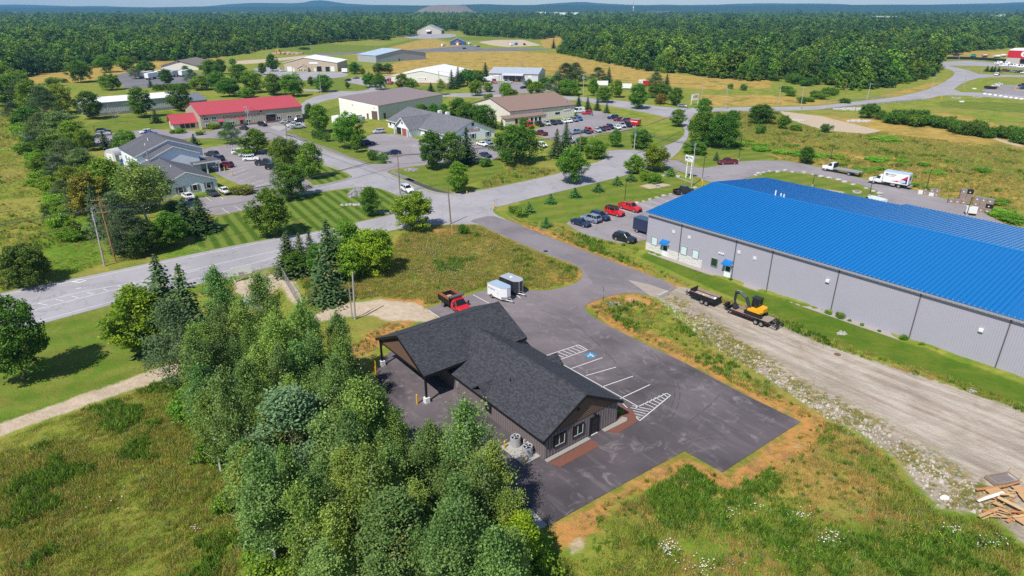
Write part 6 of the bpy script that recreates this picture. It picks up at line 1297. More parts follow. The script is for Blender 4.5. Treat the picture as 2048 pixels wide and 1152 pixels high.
# ------------------------------------------------------------------ vehicles (x forward, origin on the ground under the centre)
def hexsec(x, zl, zm, zh, wl, wm, wh_): return [(x, -wl, zl), (x, wl, zl), (x, wm, zm), (x, wh_, zh), (x, -wh_, zh), (x, -wm, zm)]
def wheel_mesh(r, w=.22):
    mb = MB(); mb.tube([(0, -w/2, 0), (0, w/2, 0)], r, 16, 0); mb.tube([(0, -w/2-.012, 0), (0, w/2+.012, 0)], r*.62, 12, 1); return mb.mesh('wheel', [M_tyre, M_rim])
WH = {r: wheel_mesh(r) for r in (.33, .37, .41)}
def frustum(mb, b, t, mi=0):  # b,t = (x0,x1,halfw,z)
    return mb.hexa([(b[0], -b[2], b[3]), (b[1], -b[2], b[3]), (b[1], b[2], b[3]), (b[0], b[2], b[3]), (t[0], -t[2], t[3]), (t[1], -t[2], t[3]), (t[1], t[2], t[3]), (t[0], t[2], t[3])], mi)
CARS = {}
def car_def(kind):
    if kind in CARS: return CARS[kind]
    body = MB(); glass = MB()
    P_ = {'sedan': dict(L=4.7, w=.9, hood=.9, belt=.96, trunk=1.0, zr=1.42, b=(-1.85, 1.05), t=(-1.05, .25), r=.33, ax=(-1.4, 1.42)),
          'suv': dict(L=4.75, w=.94, hood=1.05, belt=1.1, trunk=1.1, zr=1.7, b=(-2.25, .95), t=(-1.85, .2), r=.37, ax=(-1.42, 1.42)),
          'boxy': dict(L=4.6, w=.95, hood=1.15, belt=1.18, trunk=1.18, zr=1.85, b=(-2.15, .6), t=(-2.1, .35), r=.41, ax=(-1.4, 1.42)),
          'hatch': dict(L=4.4, w=.9, hood=.98, belt=1.02, trunk=1.02, zr=1.58, b=(-2.05, 1.0), t=(-1.55, .2), r=.33, ax=(-1.32, 1.34)),
          'van': dict(L=5.6, w=1.0, hood=1.15, belt=1.3, trunk=1.3, zr=2.3, b=(-2.75, 1.9), t=(-2.72, 1.2), r=.37, ax=(-1.75, 1.85)),
          'pickup': dict(L=5.75, w=.98, hood=1.12, belt=1.15, trunk=.95, zr=1.85, b=(-.75, 1.25), t=(-.55, .6), r=.41, ax=(-1.75, 1.85))}[kind]
    L, w, hd, bt, tk = P_['L']/2, P_['w'], P_['hood'], P_['belt'], P_['trunk']; z0 = .28
    body.loft([hexsec(-L, .42, .6, tk*.82, w*.86, w*.9, w*.8), hexsec(-L+.12, z0, .6, tk, w*.93, w*.98, w*.86), hexsec(P_['b'][0]+.2, z0-.04, .62, tk if kind != 'pickup' else bt, w*.95, w, w*.9) if kind != 'pickup' else hexsec(-.85, z0, .62, tk, w*.95, w, w*.9),
               hexsec(P_['b'][0]+.5 if kind != 'pickup' else -.8, z0-.04, .62, bt, w*.95, w, w*.9), hexsec(P_['b'][1]-.1, z0-.04, .62, bt, w*.95, w, w*.9), hexsec(L-.75, z0, .6, hd*.97, w*.94, w*.98, w*.84), hexsec(L-.12, z0+.05, .55, hd*.86, w*.88, w*.93, w*.76), hexsec(L, .42, .55, hd*.66, w*.72, w*.78, w*.66)])
    if kind == 'pickup':
        for s_ in (-1, 1): body.box(-L+.06, -.8, s_*w*.99-.06 if s_ > 0 else -w*.99, s_*w*.99 if s_ > 0 else -w*.99+.06, .7, 1.18)
        body.box(-L, -L+.07, -w*.95, w*.95, .6, 1.18)
    zr = P_['zr']; hb, ht = w*.87, w*.7 if kind not in ('boxy', 'van') else w*.82
    if kind == 'van':
        frustum(body, (P_['b'][0], .75, w*.98, bt-.02), (P_['b'][0]+.05, .75, w*.93, zr)); frustum(glass, (.7, P_['b'][1], w*.96, bt-.02), (.7, P_['t'][1], w*.86, zr-.12)); frustum(body, (.6, P_['t'][1]+.05, w*.84, zr-.13), (.6, P_['t'][1]-.1, w*.8, zr))
        for s_ in (-1, 1): glass.box(-1.0, .1, s_*w*.985-.01, s_*w*.985+.01, bt+.15, bt+.65)
    else:
        frustum(glass, (P_['b'][0], P_['b'][1], hb, bt-.03), (P_['t'][0], P_['t'][1], ht, zr-.05))
        frustum(body, (P_['t'][0]-.04, P_['t'][1]+.04, ht+.02, zr-.06), (P_['t'][0]+.1, P_['t'][1]-.1, ht-.06, zr))
        for s_ in (-1, 1):
            for (xb_, xt_) in ((P_['b'][0], P_['t'][0]), (P_['b'][1], P_['t'][1]), ((P_['b'][0]+P_['b'][1])/2-.1, (P_['t'][0]+P_['t'][1])/2)): body.tube([(xb_, s_*hb, bt-.04), (xt_, s_*ht, zr-.04)], .05, 4)
            if kind in ('suv', 'boxy', 'hatch'): body.tube([(P_['b'][0]+.75, s_*hb*1.0, bt-.04), (P_['t'][0]+.6, s_*ht, zr-.04)], .06, 4)
        for s_ in (-1, 1): body.box(P_['b'][1]-.55, P_['b'][1]-.4, s_*(w+.12)-.09, s_*(w+.12)+.09, bt-.02, bt+.13)
    CARS[kind] = dict(P_, body=body.mesh('body', M_paint), glass=glass.mesh('windows', M_glass),
        trim=MB().box(-L-.03, -L+.2, -w*.85, w*.85, .36, .56).box(L-.25, L+.03, -w*.74, w*.74, .34, .5).box(L-.1, L+.02, -w*.45, w*.45, .55, hd*.7).box(-1.2, 1.2, -w*.97, w*.97, .2, .33).mesh('bumper_trim', M_black),
        hl=MB().box(-.1, .05, -.17, .17, -.07, .07).mesh('headlight', M_lamp), tl=MB().box(-.04, .06, -.1, .1, -.14, .14).mesh('taillight', M_tail), half=L, w2=w, hd=hd,
        bed=MB().box(-L+.07, -.8, -w*.92, w*.92, .72, .78).box(-L+.06, -.8, w*.94, w*1.0, 1.18, 1.2).box(-L+.06, -.8, -w*1.0, -w*.94, 1.18, 1.2).mesh('bed_liner', M_black) if kind == 'pickup' else None,
        roofblk=MB().box(P_['t'][0]-.02, P_['t'][1], -ht-.01, ht+.01, zr-.01, zr+.03).mesh('hardtop', M_black) if kind == 'boxy' else None)
    return CARS[kind]
COLS = dict(white=(.78, .78, .77), silver=(.45, .47, .5), grey=(.2, .21, .23), black=(.014, .015, .018), navy=(.015, .025, .07), blue=(.03, .11, .4), red=(.55, .012, .018), maroon=(.14, .012, .02), bluegrey=(.2, .25, .34), dark=(.03, .035, .045))
def car(kind, col, rear, front, label, group='parked cars', detail=True, name=None, cat=None):
    d = car_def(kind); a = Vector(g(*rear)); b = Vector(g(*front)); c = (a+b)/2; u = (b-a); rz = math.atan2(u.y, u.x)
    r = empty(name or {'pickup': 'pickup_truck', 'van': 'van', 'suv': 'suv', 'boxy': 'suv'}.get(kind, 'car'), label, cat or {'pickup': 'pickup truck', 'van': 'van'}.get(kind, 'car'), (c.x, c.y, .07), rz, group)
    o = put('body', d['body'], r); o.color = (*COLS[col], 1); put('windows', d['glass'], r); put('bumper_trim', d['trim'], r)
    for x in d['ax']:
        for s_ in (-1, 1): put('wheel', WH[d['r']], r, (x, s_*(d['w2']-.08), d['r']))
    if detail:
        for s_ in (-1, 1): put('headlight', d['hl'], r, (d['half']-.1, s_*d['w2']*.62, d['hd']*.68)); put('taillight', d['tl'], r, (-d['half']+.02, s_*d['w2']*.8, .82))
    if d['bed']: put('bed_liner', d['bed'], r)
    if d['roofblk']: put('hardtop', d['roofblk'], r)
    return r
CL = [
 # blue building car park
 ('sedan', 'navy', (1149, 447), (1175, 455), 'navy sedan parked at the end of the row by the blue-roofed building'), ('suv', 'bluegrey', (1197, 447.5), (1167, 438.5), 'blue-grey wagon parked tail-out beside the navy sedan'), ('suv', 'navy', (1184, 433), (1217, 444), 'dark navy people carrier beside the blue-grey wagon'),
 ('boxy', 'red', (1215, 427), (1243, 434), 'boxy red off-roader with a black roof'), ('pickup', 'red', (1244, 416), (1276, 425), 'bright red pickup truck beside the lamp post in the row'), ('suv', 'black', (1231, 478), (1267, 487), 'black crossover parked alone at the grass edge near the grey wall'), ('pickup', 'black', (1352, 390), (1381, 384), 'black pickup with red tail lamp half hidden by the blue roof edge'),
 ('pickup', 'maroon', (1471, 328), (1438, 329), 'maroon pickup standing at the mouth of the truck yard'), ('van', 'white', (1759, 418), (1729, 409), 'white van whose roof shows above the blue roof edge'),
 ('suv', 'white', (805, 378.5), (826, 389), 'white car driving out of the side street past the utility pole'),
 # brick-front clinic
 ('suv', 'silver', (770, 265.5), (745, 268), 'silver estate parked nearest the gabled porch'), ('suv', 'navy', (727, 290), (743, 288.5), 'navy car half hidden behind the large round tree'), ('sedan', 'navy', (799, 307.5), (774, 310), 'dark blue sedan at the near end of the brick-front clinic car park'),
 ('sedan', 'white', (954, 289), (975, 294.5), 'white sedan parked under the clinic gable with the red board'), ('sedan', 'bluegrey', (970, 284.5), (984, 290), 'pale blue car right beside the white sedan under the gable'), ('sedan', 'navy', (960, 311), (983, 317), 'dark blue sedan alone in the lower part of the clinic yard'), ('hatch', 'white', (1077, 291), (1093, 297), 'white car at the right edge of the very large round tree'),
 # shop car park
 ('van', 'red', (1050, 251), (1067, 258), 'red van parked by the shop porch'), ('pickup', 'black', (1070, 248.5), (1088, 255), 'black pickup beside the red van at the shop wall'), ('suv', 'silver', (1088, 247), (1101, 254), 'silver-grey car third along the shop wall'), ('suv', 'dark', (1101, 246), (1114, 252.5), 'dark car fourth along the shop wall'), ('sedan', 'dark', (1113, 245), (1124, 250.5), 'dark sedan fifth along the shop wall'), ('sedan', 'white', (1123, 243), (1135, 248.5), 'white sedan, first of two white ones along the shop wall'), ('sedan', 'white', (1132, 242), (1144, 247), 'white sedan, second of two white ones along the shop wall'), ('suv', 'grey', (1141, 240.5), (1156, 245.5), 'grey SUV at the end of the shop wall row'), ('hatch', 'blue', (1153, 238.5), (1164, 243), 'blue hatchback at the very end of the shop wall row'),
 ('van', 'white', (1165, 225), (1148, 226.5), 'white passenger van beside the corner of the shop'), ('suv', 'red', (1184, 228), (1164, 229.5), 'bright red car beside the white passenger van'), ('pickup', 'maroon', (1094, 272.5), (1068, 268), 'maroon pickup with white door lettering, standing across the shop yard entrance'), ('suv', 'grey', (1132, 283), (1148, 288), 'grey car behind the thin grey spruce'),
 ('pickup', 'bluegrey', (1163, 266.5), (1143, 269.5), 'blue-grey pickup first in the lower shop row'), ('sedan', 'dark', (1167, 263.5), (1182, 270.5), 'dark sedan second in the lower shop row'), ('suv', 'red', (1170, 261), (1186, 267.5), 'red SUV third in the lower shop row'), ('sedan', 'silver', (1188, 261), (1201, 266.5), 'silver sedan fourth in the lower shop row, just right of the lamp post'), ('sedan', 'dark', (1197, 258.5), (1211, 264.5), 'dark sedan fifth in the lower shop row'), ('sedan', 'maroon', (1206, 256.5), (1220, 262.5), 'maroon sedan sixth in the lower shop row'), ('suv', 'navy', (1214, 254.5), (1227, 260.5), 'navy SUV seventh in the lower shop row'), ('sedan', 'white', (1228, 255), (1242, 261), 'white sedan eighth in the lower shop row'), ('pickup', 'silver', (1237, 251), (1250, 257.5), 'silver-white pickup ninth in the lower shop row'), ('pickup', 'black', (1248, 250), (1263, 257), 'black pickup at the end of the lower shop row'),
 ('suv', 'navy', (1235, 237), (1216, 238.5), 'dark blue car alone at the upper side of the shop yard'), ('hatch', 'maroon', (1244, 242), (1231, 242.5), 'maroon hatchback beside the dark blue car in the shop yard'), ('suv', 'maroon', (1256, 244), (1243, 245), 'second maroon car between the hatchback and the red utility truck'), ('sedan', 'navy', (1258, 248), (1246, 248.5), 'navy car tucked below the maroon ones'),
 # clinic on the left
 ('suv', 'dark', (436, 313.5), (412, 311), 'dark car furthest from the canopy columns at the left clinic'), ('suv', 'navy', (448, 323), (424, 319), 'dark blue SUV beside the canopy columns of the left clinic'), ('suv', 'maroon', (465, 335.5), (438, 333.5), 'maroon SUV beside the accessible bays'), ('suv', 'white', (470, 308.5), (490, 308), 'white SUV with blue trim at the head of the island row'), ('sedan', 'silver', (481, 313.5), (506, 312.5), 'silver car second in the island row'), ('suv', 'white', (487, 322), (519, 321), 'white SUV third in the island row'), ('pickup', 'dark', (514, 331), (550, 330), 'dark grey pickup in the island row'), ('suv', 'black', (534, 339), (564, 338.5), 'black SUV at the near end of the island row'),
 ('sedan', 'white', (441, 381), (461, 392), 'white sedan parked at the corner of the clinic end wall'), ('sedan', 'dark', (415, 385.5), (438, 396.5), 'dark sedan parked between two white cars under the clinic windows'), ('sedan', 'white', (368, 393), (389, 403), 'white car with dark roof glass under the clinic windows'), ('hatch', 'blue', (255, 323), (243, 335), 'blue car half hidden by trees beside the hoop shed'),
 ('suv', 'silver', (190, 272), (226, 270), 'silver SUV in the lower car park of the red-roofed building'), ('suv', 'black', (195, 266.5), (220, 265), 'black car behind the silver SUV'), ('pickup', 'bluegrey', (214, 290), (242, 287), 'blue-grey pickup behind the young conifers'), ('hatch', 'white', (304, 266), (280, 268.5), 'white hatchback behind the clinic roof'), ('hatch', 'blue', (294, 271.5), (310, 270), 'blue car behind the clinic roof beside the white hatchback'),
 # red-roofed building front
 ('sedan', 'black', (497, 261), (480, 258.5), 'black car left of the transformer pole at the red-roofed building'), ('suv', 'black', (517, 250.5), (534, 254), 'black car near the open doorway of the red-roofed building'), ('sedan', 'silver', (583, 245), (559, 247.5), 'silver sedan nearest the wall of the red-roofed building'), ('suv', 'grey', (591, 249), (568, 251.5), 'grey SUV second in the cluster at the red-roofed building'), ('pickup', 'white', (602, 252), (574, 255), 'white pickup in the cluster at the red-roofed building'), ('pickup', 'silver', (581, 258.5), (611, 255.5), 'silver pickup nearest the grass in the cluster'), ('suv', 'dark', (605, 244.5), (588, 246.5), 'dark car at the building corner in the cluster'),
]
for c in CL: car(*c, detail=c[2][1] > 255)
FAR = [('pickup', 'white', (582, 151), (598, 149.5), 'white pickup before the tan workshop doors'), ('sedan', 'white', (571, 143), (558, 144), 'white car at the corner of the tan workshop'), ('sedan', 'black', (702, 161.5), (690, 163), 'dark car on the pale drive loop, the nearer of two'), ('sedan', 'grey', (718, 157.5), (706, 158.5), 'grey car on the pale drive loop, the further of two'), ('suv', 'red', (788, 168), (773, 170), 'red car by the white gabled building, lower of two'), ('suv', 'red', (783, 162), (771, 163.5), 'red car by the white gabled building, upper of two'), ('suv', 'dark', (793, 159), (781, 161), 'dark car beside the red ones at the white gabled building'),
 ('pickup', 'white', (1011, 167.5), (1023, 166.5), 'white pickup at the loading dock'), ('sedan', 'dark', (1042, 178), (1052, 176.5), 'dark car before the loading dock yard'), ('hatch', 'bluegrey', (1046, 167.5), (1055, 166), 'blue-grey car by the dock wall'), ('sedan', 'white', (948, 93), (957, 92), 'white car beside the blue barn'), ('sedan', 'black', (952, 94), (962, 93.5), 'black car beside the blue barn'), ('suv', 'navy', (924, 98.5), (934, 98), 'dark car on the road in front of the blue barn'), ('sedan', 'grey', (1362, 214), (1368, 214.5), 'grey car on the cross road beside the egg-shaped tree'),
 ('van', 'white', (2003, 128.5), (1988, 128), 'white van first in the rental store row'), ('van', 'white', (2018, 129.5), (2004, 129), 'white van second in the rental store row'), ('van', 'white', (2015, 133), (1996, 132.5), 'white van nearest the grass at the rental store'), ('van', 'white', (2034, 134), (2019, 133.5), 'white van right of the one nearest the grass'), ('van', 'white', (2048, 136), (2034, 135.5), 'white van at the frame edge of the rental store row'),
 ('suv', 'maroon', (2011, 143), (2001, 142.5), 'maroon car on the rental store verge'), ('sedan', 'dark', (2020, 144), (2011, 143.5), 'dark car second on the rental store verge'), ('suv', 'grey', (2031, 145), (2022, 144.5), 'grey car third on the rental store verge'), ('suv', 'black', (2043, 146), (2033, 145.5), 'black car fourth on the rental store verge'), ('sedan', 'white', (2053, 147.5), (2043, 147), 'white car fifth on the rental store verge'),
 ('sedan', 'white', (1999, 174), (1981, 174.5), 'white sedan, nearer of two in the fenced yard right of the road'), ('sedan', 'white', (2004, 170.5), (1989, 171), 'white sedan, further of two in the yard right of the road'), ('suv', 'dark', (2050, 179), (2038, 178.5), 'dark car at the frame edge beside the yellow posts'), ('pickup', 'navy', (2053, 173), (2040, 173), 'dark blue pickup at the frame edge behind the yellow posts')]
for c in FAR: car(*c, detail=False)
# white lettering stripes on the maroon pickup are too small to read

def wheelset(r, xs, y, rad, w=.24, dual=False):
    for x in xs:
        for s_ in (-1, 1): put('wheel', wheel_mesh_c(rad, w*(2 if dual else 1)), r, (x, s_*y, rad))
_wc = {}
def wheel_mesh_c(r, w):
    k = (round(r, 2), round(w, 2))
    if k not in _wc: _wc[k] = wheel_mesh(r, w)
    return _wc[k]
def veh(name, label, cat, rear, front, group=None):
    a = Vector(g(*rear)); b = Vector(g(*front)); c = (a+b)/2; u = b-a
    return empty(name, label, cat, (c.x, c.y, .07), math.atan2(u.y, u.x), group), u.length
def cp(o, col): o.color = (*col, 1); return o
def conv_cab(r, x0, col, h=2.6, hood=1.5):
    """conventional cab: back of cab at x0, nose forward"""
    b = MB(); b.loft([hexsec(x0, .75, 1.3, 1.6, 1.1, 1.15, 1.1), hexsec(x0+1.5, .75, 1.3, 1.6, 1.1, 1.15, 1.1), hexsec(x0+1.75, .75, 1.3, 1.65, 1.0, 1.1, .85), hexsec(x0+1.6+hood, .7, 1.2, 1.4, .85, .95, .7)]); frustum(b, (x0, x0+1.5, 1.1, 1.58), (x0, x0+.9, .98, h))
    b.box(x0+1.7, x0+2.9, -1.17, -.75, .75, 1.05); b.box(x0+1.7, x0+2.9, .75, 1.17, .75, 1.05)
    cp(b.build('cab', M_paint, r), col); gl = MB(); frustum(gl, (x0+.45, x0+1.54, 1.12, 1.66), (x0+.4, x0+1.0, 1.0, h-.15)); gl.build('cab_windows', M_glass, r)
    MB().box(x0+1.55+hood, x0+1.66+hood, -.6, .6, .7, 1.3).build('grille', M_steel, r); MB().box(x0+1.5+hood, x0+1.8+hood, -1.1, 1.1, .42, .72).build('front_bumper', M_steel, r)
    for s_ in (-1, 1): MB().box(x0+1.5+hood, x0+1.63+hood, s_*.85-.12, s_*.85+.12, .95, 1.15).build('headlight', M_lamp, r)
    for s_ in (-1, 1): MB().tube([(x0+.9, s_*.5, .8), (x0+.9, s_*.85, .75)], .32, 10).build('fuel_tank', M_steel, r)
# white flatbed
r, L_ = veh('flatbed_truck', 'white flatbed truck with an empty grey deck on the truck yard', 'truck', (1720, 354), (1645, 340)); k = L_/2
conv_cab(r, k-3.3, COLS['white']); MB().box(-k, k-3.5, -1.25, 1.25, 1.12, 1.28).build('deck', mat('deck_grey', (.27, .26, .26), .7, 0, .2, 2), r); MB().box(-k+.2, k-1.0, -.45, .45, .75, 1.1).build('frame_rail', M_black, r); MB().box(k-3.55, k-3.42, -1.2, 1.2, 1.28, 2.5).build('headboard', M_black, r)
for s_ in (-1, 1): MB().box(-k, k-3.5, s_*1.25-.04, s_*1.25+.04, 1.05, 1.3).build('deck_rail', M_steel, r)
wheelset(r, (k-1.3,), 1.0, .5, .28); wheelset(r, (-k+2.6,), .98, .5, .3, True); MB().box(-k-.3, -k, -1.1, 1.1, .6, .8).build('tail_lift', M_black, r)
# box truck
r, L_ = veh('box_truck', 'white box truck with red and blue wedges and blue lettering on its side', 'truck', (1819, 379), (1738, 365)); k = L_/2
conv_cab(r, k-3.2, COLS['white'], 2.55); cp(MB().box(-k+.35, k-3.4, -1.28, 1.28, 1.1, 3.75).build('cargo_box', M_paint, r), COLS['white']); MB().box(-k+.33, k-3.38, -1.3, 1.3, 3.75, 3.82).build('box_roof', mat('translucent_roof', (.38, .5, .62), .4), r)
MB().box(-k+.2, k-1.0, -.45, .45, .72, 1.1).build('frame_rail', M_black, r); wheelset(r, (k-1.3,), 1.0, .5, .28); wheelset(r, (-k+2.3,), .98, .5, .3, True); MB().box(-k-.3, -k+.35, -1.15, 1.15, .65, .85).build('tail_lift', M_steel, r); MB().box(-1.6, -.6, .7, 1.2, .5, .95).build('side_box', M_steel, r)
M_deepblue = mat('deep_blue_print', (.01, .03, .3), .5)
ys = 1.285                                # the side that faces the camera
for s_ in (-1, 1):
    y = s_*ys; letterbars(r, k-6.5 if s_ > 0 else k-6.5, k-4.7, 3.05, .3, y, M_navyprint, 4); letterbars(r, k-6.0, k-4.8, 2.65, .26, y, M_navyprint, 9); MB().box(k-4.5, k-3.9, y-.008, y+.008, 2.75, 3.35).build('logo', M_navyprint, r); MB().box(k-4.32, k-4.08, y-.012, y+.012, 2.75, 3.05).build('logo', M_white, r)
    MB().extr([(-k+.6, 1.3), (-k+.6, 2.9), (-k+1.9, 2.2), (-k+1.0, 2.1), (-k+1.0, 1.6), (-k+2.1, 1.3)], 'y', y-.005, y+.005).build('blue_wedge', M_deepblue, r)
    MB().extr([(-k+.6, 2.7), (-k+.6, 3.4), (-k+2.3, 2.1), (-k+1.5, 2.2)], 'y', y-.009, y+.009).build('red_wedge', M_red, r); MB().extr([(-k+2.6, 1.5), (-k+2.6, 1.9), (-k+4.3, 1.6)], 'y', y-.009, y+.009).build('red_wedge', M_red, r)
    MB().box(-k+1.1, -k+2.5, y-.01, y+.01, 1.5, 2.0).build('picture_panel', mat('pale_print', (.5, .55, .55), .5, 0, .3, 4), r)
MB().box(-k+.33, -k+.352, -.5, .5, 2.2, 3.2).build('logo', M_navyprint, r)
# red utility truck, motorbike, dark step truck
r, L_ = veh('utility_truck', 'red utility body truck at the end of the shop yard', 'truck', (1276, 252.5), (1256, 250)); 
cp(MB().box(-2.8, .9, -1.1, 1.1, .6, 2.5).build('utility_body', M_paint, r), COLS['red']); MB().box(-2.8, .9, -1.12, 1.12, 2.5, 2.56).build('roof', M_steel, r); b_ = MB().loft([hexsec(.9, .4, .8, 1.2, .95, 1.0, .95), hexsec(2.2, .4, .8, 1.2, .95, 1.0, .95), hexsec(3.1, .4, .7, 1.0, .9, .95, .8)]); frustum(b_, (.95, 2.2, .95, 1.18), (.95, 1.7, .8, 2.0)); cp(b_.build('cab', M_paint, r), COLS['red'])
gl = MB(); frustum(gl, (1.1, 2.23, .97, 1.25), (1.1, 1.75, .82, 1.9)); gl.build('cab_windows', M_glass, r); wheelset(r, (-1.7, 2.1), .95, .4); 
for s_ in (-1, 1): MB().box(-2.4, .6, s_*1.11-.01, s_*1.11+.01, 1.6, 1.9).build('side_stripe', M_white, r)
r, L_ = veh('motorcycle', 'blue motorcycle beside the bright red car at the shop', 'motorcycle', (1186, 232), (1179, 231)); wheelset(r, (-.7, .7), 0.0, .32, .06); cp(MB().loft([hexsec(-.7, .6, .7, .85, .12, .15, .1), hexsec(.1, .5, .75, .95, .16, .2, .12), hexsec(.6, .6, .75, .9, .1, .12, .08)]).build('body', M_paint, r), COLS['blue']); MB().tube([(.5, -.35, 1.05), (.5, .35, 1.05)], .03, 6).build('handlebar', M_black, r)
r, L_ = veh('cargo_trailer', 'dark blue enclosed trailer truck disappearing behind the blue-roofed building', 'trailer', (1274, 462), (1308, 472)); cp(MB().box(-2.4, 2.6, -1.15, 1.15, .65, 3.0).build('box', M_paint, r), COLS['navy']); cp(MB().box(-2.42, 2.62, -1.17, 1.17, 3.0, 3.06).build('roof', M_paint, r), (.03, .05, .1)); wheelset(r, (-1.4, 1.3), 1.0, .4); MB().tube([(-2.4, 0, .5), (-3.3, 0, .45)], .06, 6).build('tow_bar', M_black, r); MB().box(-2.43, -2.4, -.02, .02, .7, 2.95).build('door_seam', M_black, r)
# dump truck
r, L_ = veh('dump_truck', 'red dump truck with rusty wooden-sided black tipper body', 'dump truck', (895, 608), (927, 628)); RUST = mat('rusty_steel', (.27, .1, .045), .85, 0, .4, 3, .3)
bd = MB().box(-3.1, .1, -1.1, 1.1, .8, .95); 
for s_ in (-1, 1): bd.box(-3.1, .1, s_*1.1-.05, s_*1.1+.05, .95, 1.75)
bd.box(-3.1, -3.0, -1.1, 1.1, .95, 1.7).box(.05, .2, -1.15, 1.15, .95, 2.3)
for s_ in (-1, 1):
    for x in (-2.6, -1.9, -1.2, -.5): bd.box(x-.05, x+.05, s_*1.17-.03, s_*1.17+.03, .8, 1.7)
tb = bd.build('tipper_body', M_black, r)
for s_ in (-1, 1): MB().box(-3.15, .05, s_*1.12-.04, s_*1.12+.04, 1.75, 2.2).build('side_board', RUST, tb)
MB().box(-3.0, .05, -1.04, 1.04, .95, 1.02).build('load', mat('sawdust_load', (.45, .3, .17), .95, 0, .4, 4), tb); MB().box(.15, .75, -1.15, 1.15, 2.18, 2.4).build('cab_shield', mat('tarp_roll', (.1, .1, .11), .6), tb)
b_ = MB().loft([hexsec(.3, .45, .9, 1.3, .96, 1.02, .96), hexsec(1.85, .45, .9, 1.3, .96, 1.02, .96), hexsec(2.2, .5, .9, 1.28, .95, 1.0, .86), hexsec(3.05, .55, .85, 1.12, .88, .94, .76)]); frustum(b_, (.35, 1.0, .93, 1.28), (.4, 1.0, .8, 1.98)); frustum(b_, (.38, 1.2, .82, 1.94), (.45, 1.15, .76, 2.02)); 
for s_ in (-1, 1): b_.tube([(1.9, s_*.9, 1.28), (1.25, s_*.77, 1.95)], .05, 4)
cp(b_.build('cab', M_paint, r), COLS['red']); gl = MB(); frustum(gl, (.7, 1.95, .94, 1.3), (.75, 1.25, .8, 1.93)); gl.build('cab_windows', M_glass, r)
MB().box(2.98, 3.1, -.6, .6, .6, 1.0).build('grille', M_black, r); MB().box(2.9, 3.2, -.98, .98, .38, .6).build('front_bumper', M_steel, r)
for s_ in (-1, 1): MB().box(2.9, 3.09, s_*.74-.12, s_*.74+.12, .72, .95).build('headlight', M_lamp, r); MB().box(1.6, 1.75, s_*1.3-.12, s_*1.3+.12, 1.25, 1.6).build('mirror', M_black, r)
wheelset(r, (2.2,), .92, .42, .26); wheelset(r, (-1.7,), .85, .42, .26, True); MB().box(-3.0, 2.6, -.4, .4, .5, .8).build('frame_rail', M_black, r)
# the two enclosed trailers
def etrailer(label, rear, front, col, roofm, h, w=1.05):
    r, L_ = veh('enclosed_trailer', label, 'trailer', rear, front); r.scale = (.92,)*3; a = -2.0; b = 1.5; n = 2.25
    pl = [(a, -w), (b, -w), (n, -.42), (n, .42), (b, w), (a, w)]; cp(MB().prism(pl, .45, h).build('box', M_paint, r), col); MB().prism([(x*1.006, y*1.01) for x, y in pl], h, h+.05).build('roof', roofm, r)
    MB().tube([(1.4, -.8, .42), (3.3, 0, .42)], .06, 4).tube([(1.4, .8, .42), (3.3, 0, .42)], .06, 4).box(3.1, 3.45, -.07, .07, .36, .5).build('tow_bar', M_steel, r); MB().tube([(3.0, 0, .02), (3.0, 0, .85)], .05, 6).build('jack', M_steel, r)
    wheelset(r, (-.9,), w-.02, .34, .2)
    for s_ in (-1, 1):
        fd_ = MB().tube([(-.9+.42*math.cos(t), s_*(w+.05), .36+.42*math.sin(t)) for t in np.linspace(0, pi, 7)], .035, 4).build('fender', M_steel, r)
    return r, w
r, w = etrailer('white enclosed trailer with blue lettering and a side door', (981, 588), (1019, 605), COLS['white'], mat('trailer_roof_blue', (.4, .5, .6), .35, .2), 2.45)
o = MB().box(.55, 1.3, -w-.03, -w+.005, .6, 2.2).build('side_door', M_whitetrim, r); MB().tube([(.65, -w-.05, 1.2), (.65, -w-.05, 1.5)], .025, 4).build('door_handle', M_black, o); letterbars(r, -1.3, .1, 1.62, .26, -w-.006, mat('blue_print', (.07, .12, .45), .5), 3); MB().extr([(-1.6+.2*math.cos(t*pi/6), 1.8+.2*math.sin(t*pi/6)) for t in range(12)], 'y', -w-.012, -w).build('logo', mat('pale_red_print', (.6, .3, .25), .5), r); MB().add([(1.52, -w-.01, .5), (2.27, -.43, .5), (2.27, -.43, .95), (1.52, -w-.01, .95)], [(0, 1, 2, 3)]).add([(2.27, -.43, .5), (2.27, .43, .5), (2.27, .43, .95), (2.27, -.43, .95)], [(0, 1, 2, 3)]).build('stone_guard', M_steel, r)
r, w = etrailer('black enclosed trailer with silver roof behind the white one', (1006, 576), (1042, 591), (.02, .022, .03), mat('silver_roof', (.48, .49, .52), .4, .3), 2.6, 1.15); MB().box(-.4, 0, -.2, .2, 2.65, 2.75).build('roof_vent', M_white, r)
for s_ in (-1, 1): MB().box(2.2, 2.3, s_*.43-.04, s_*.43+.04, .5, 2.6).build('corner_post', M_steel, r)
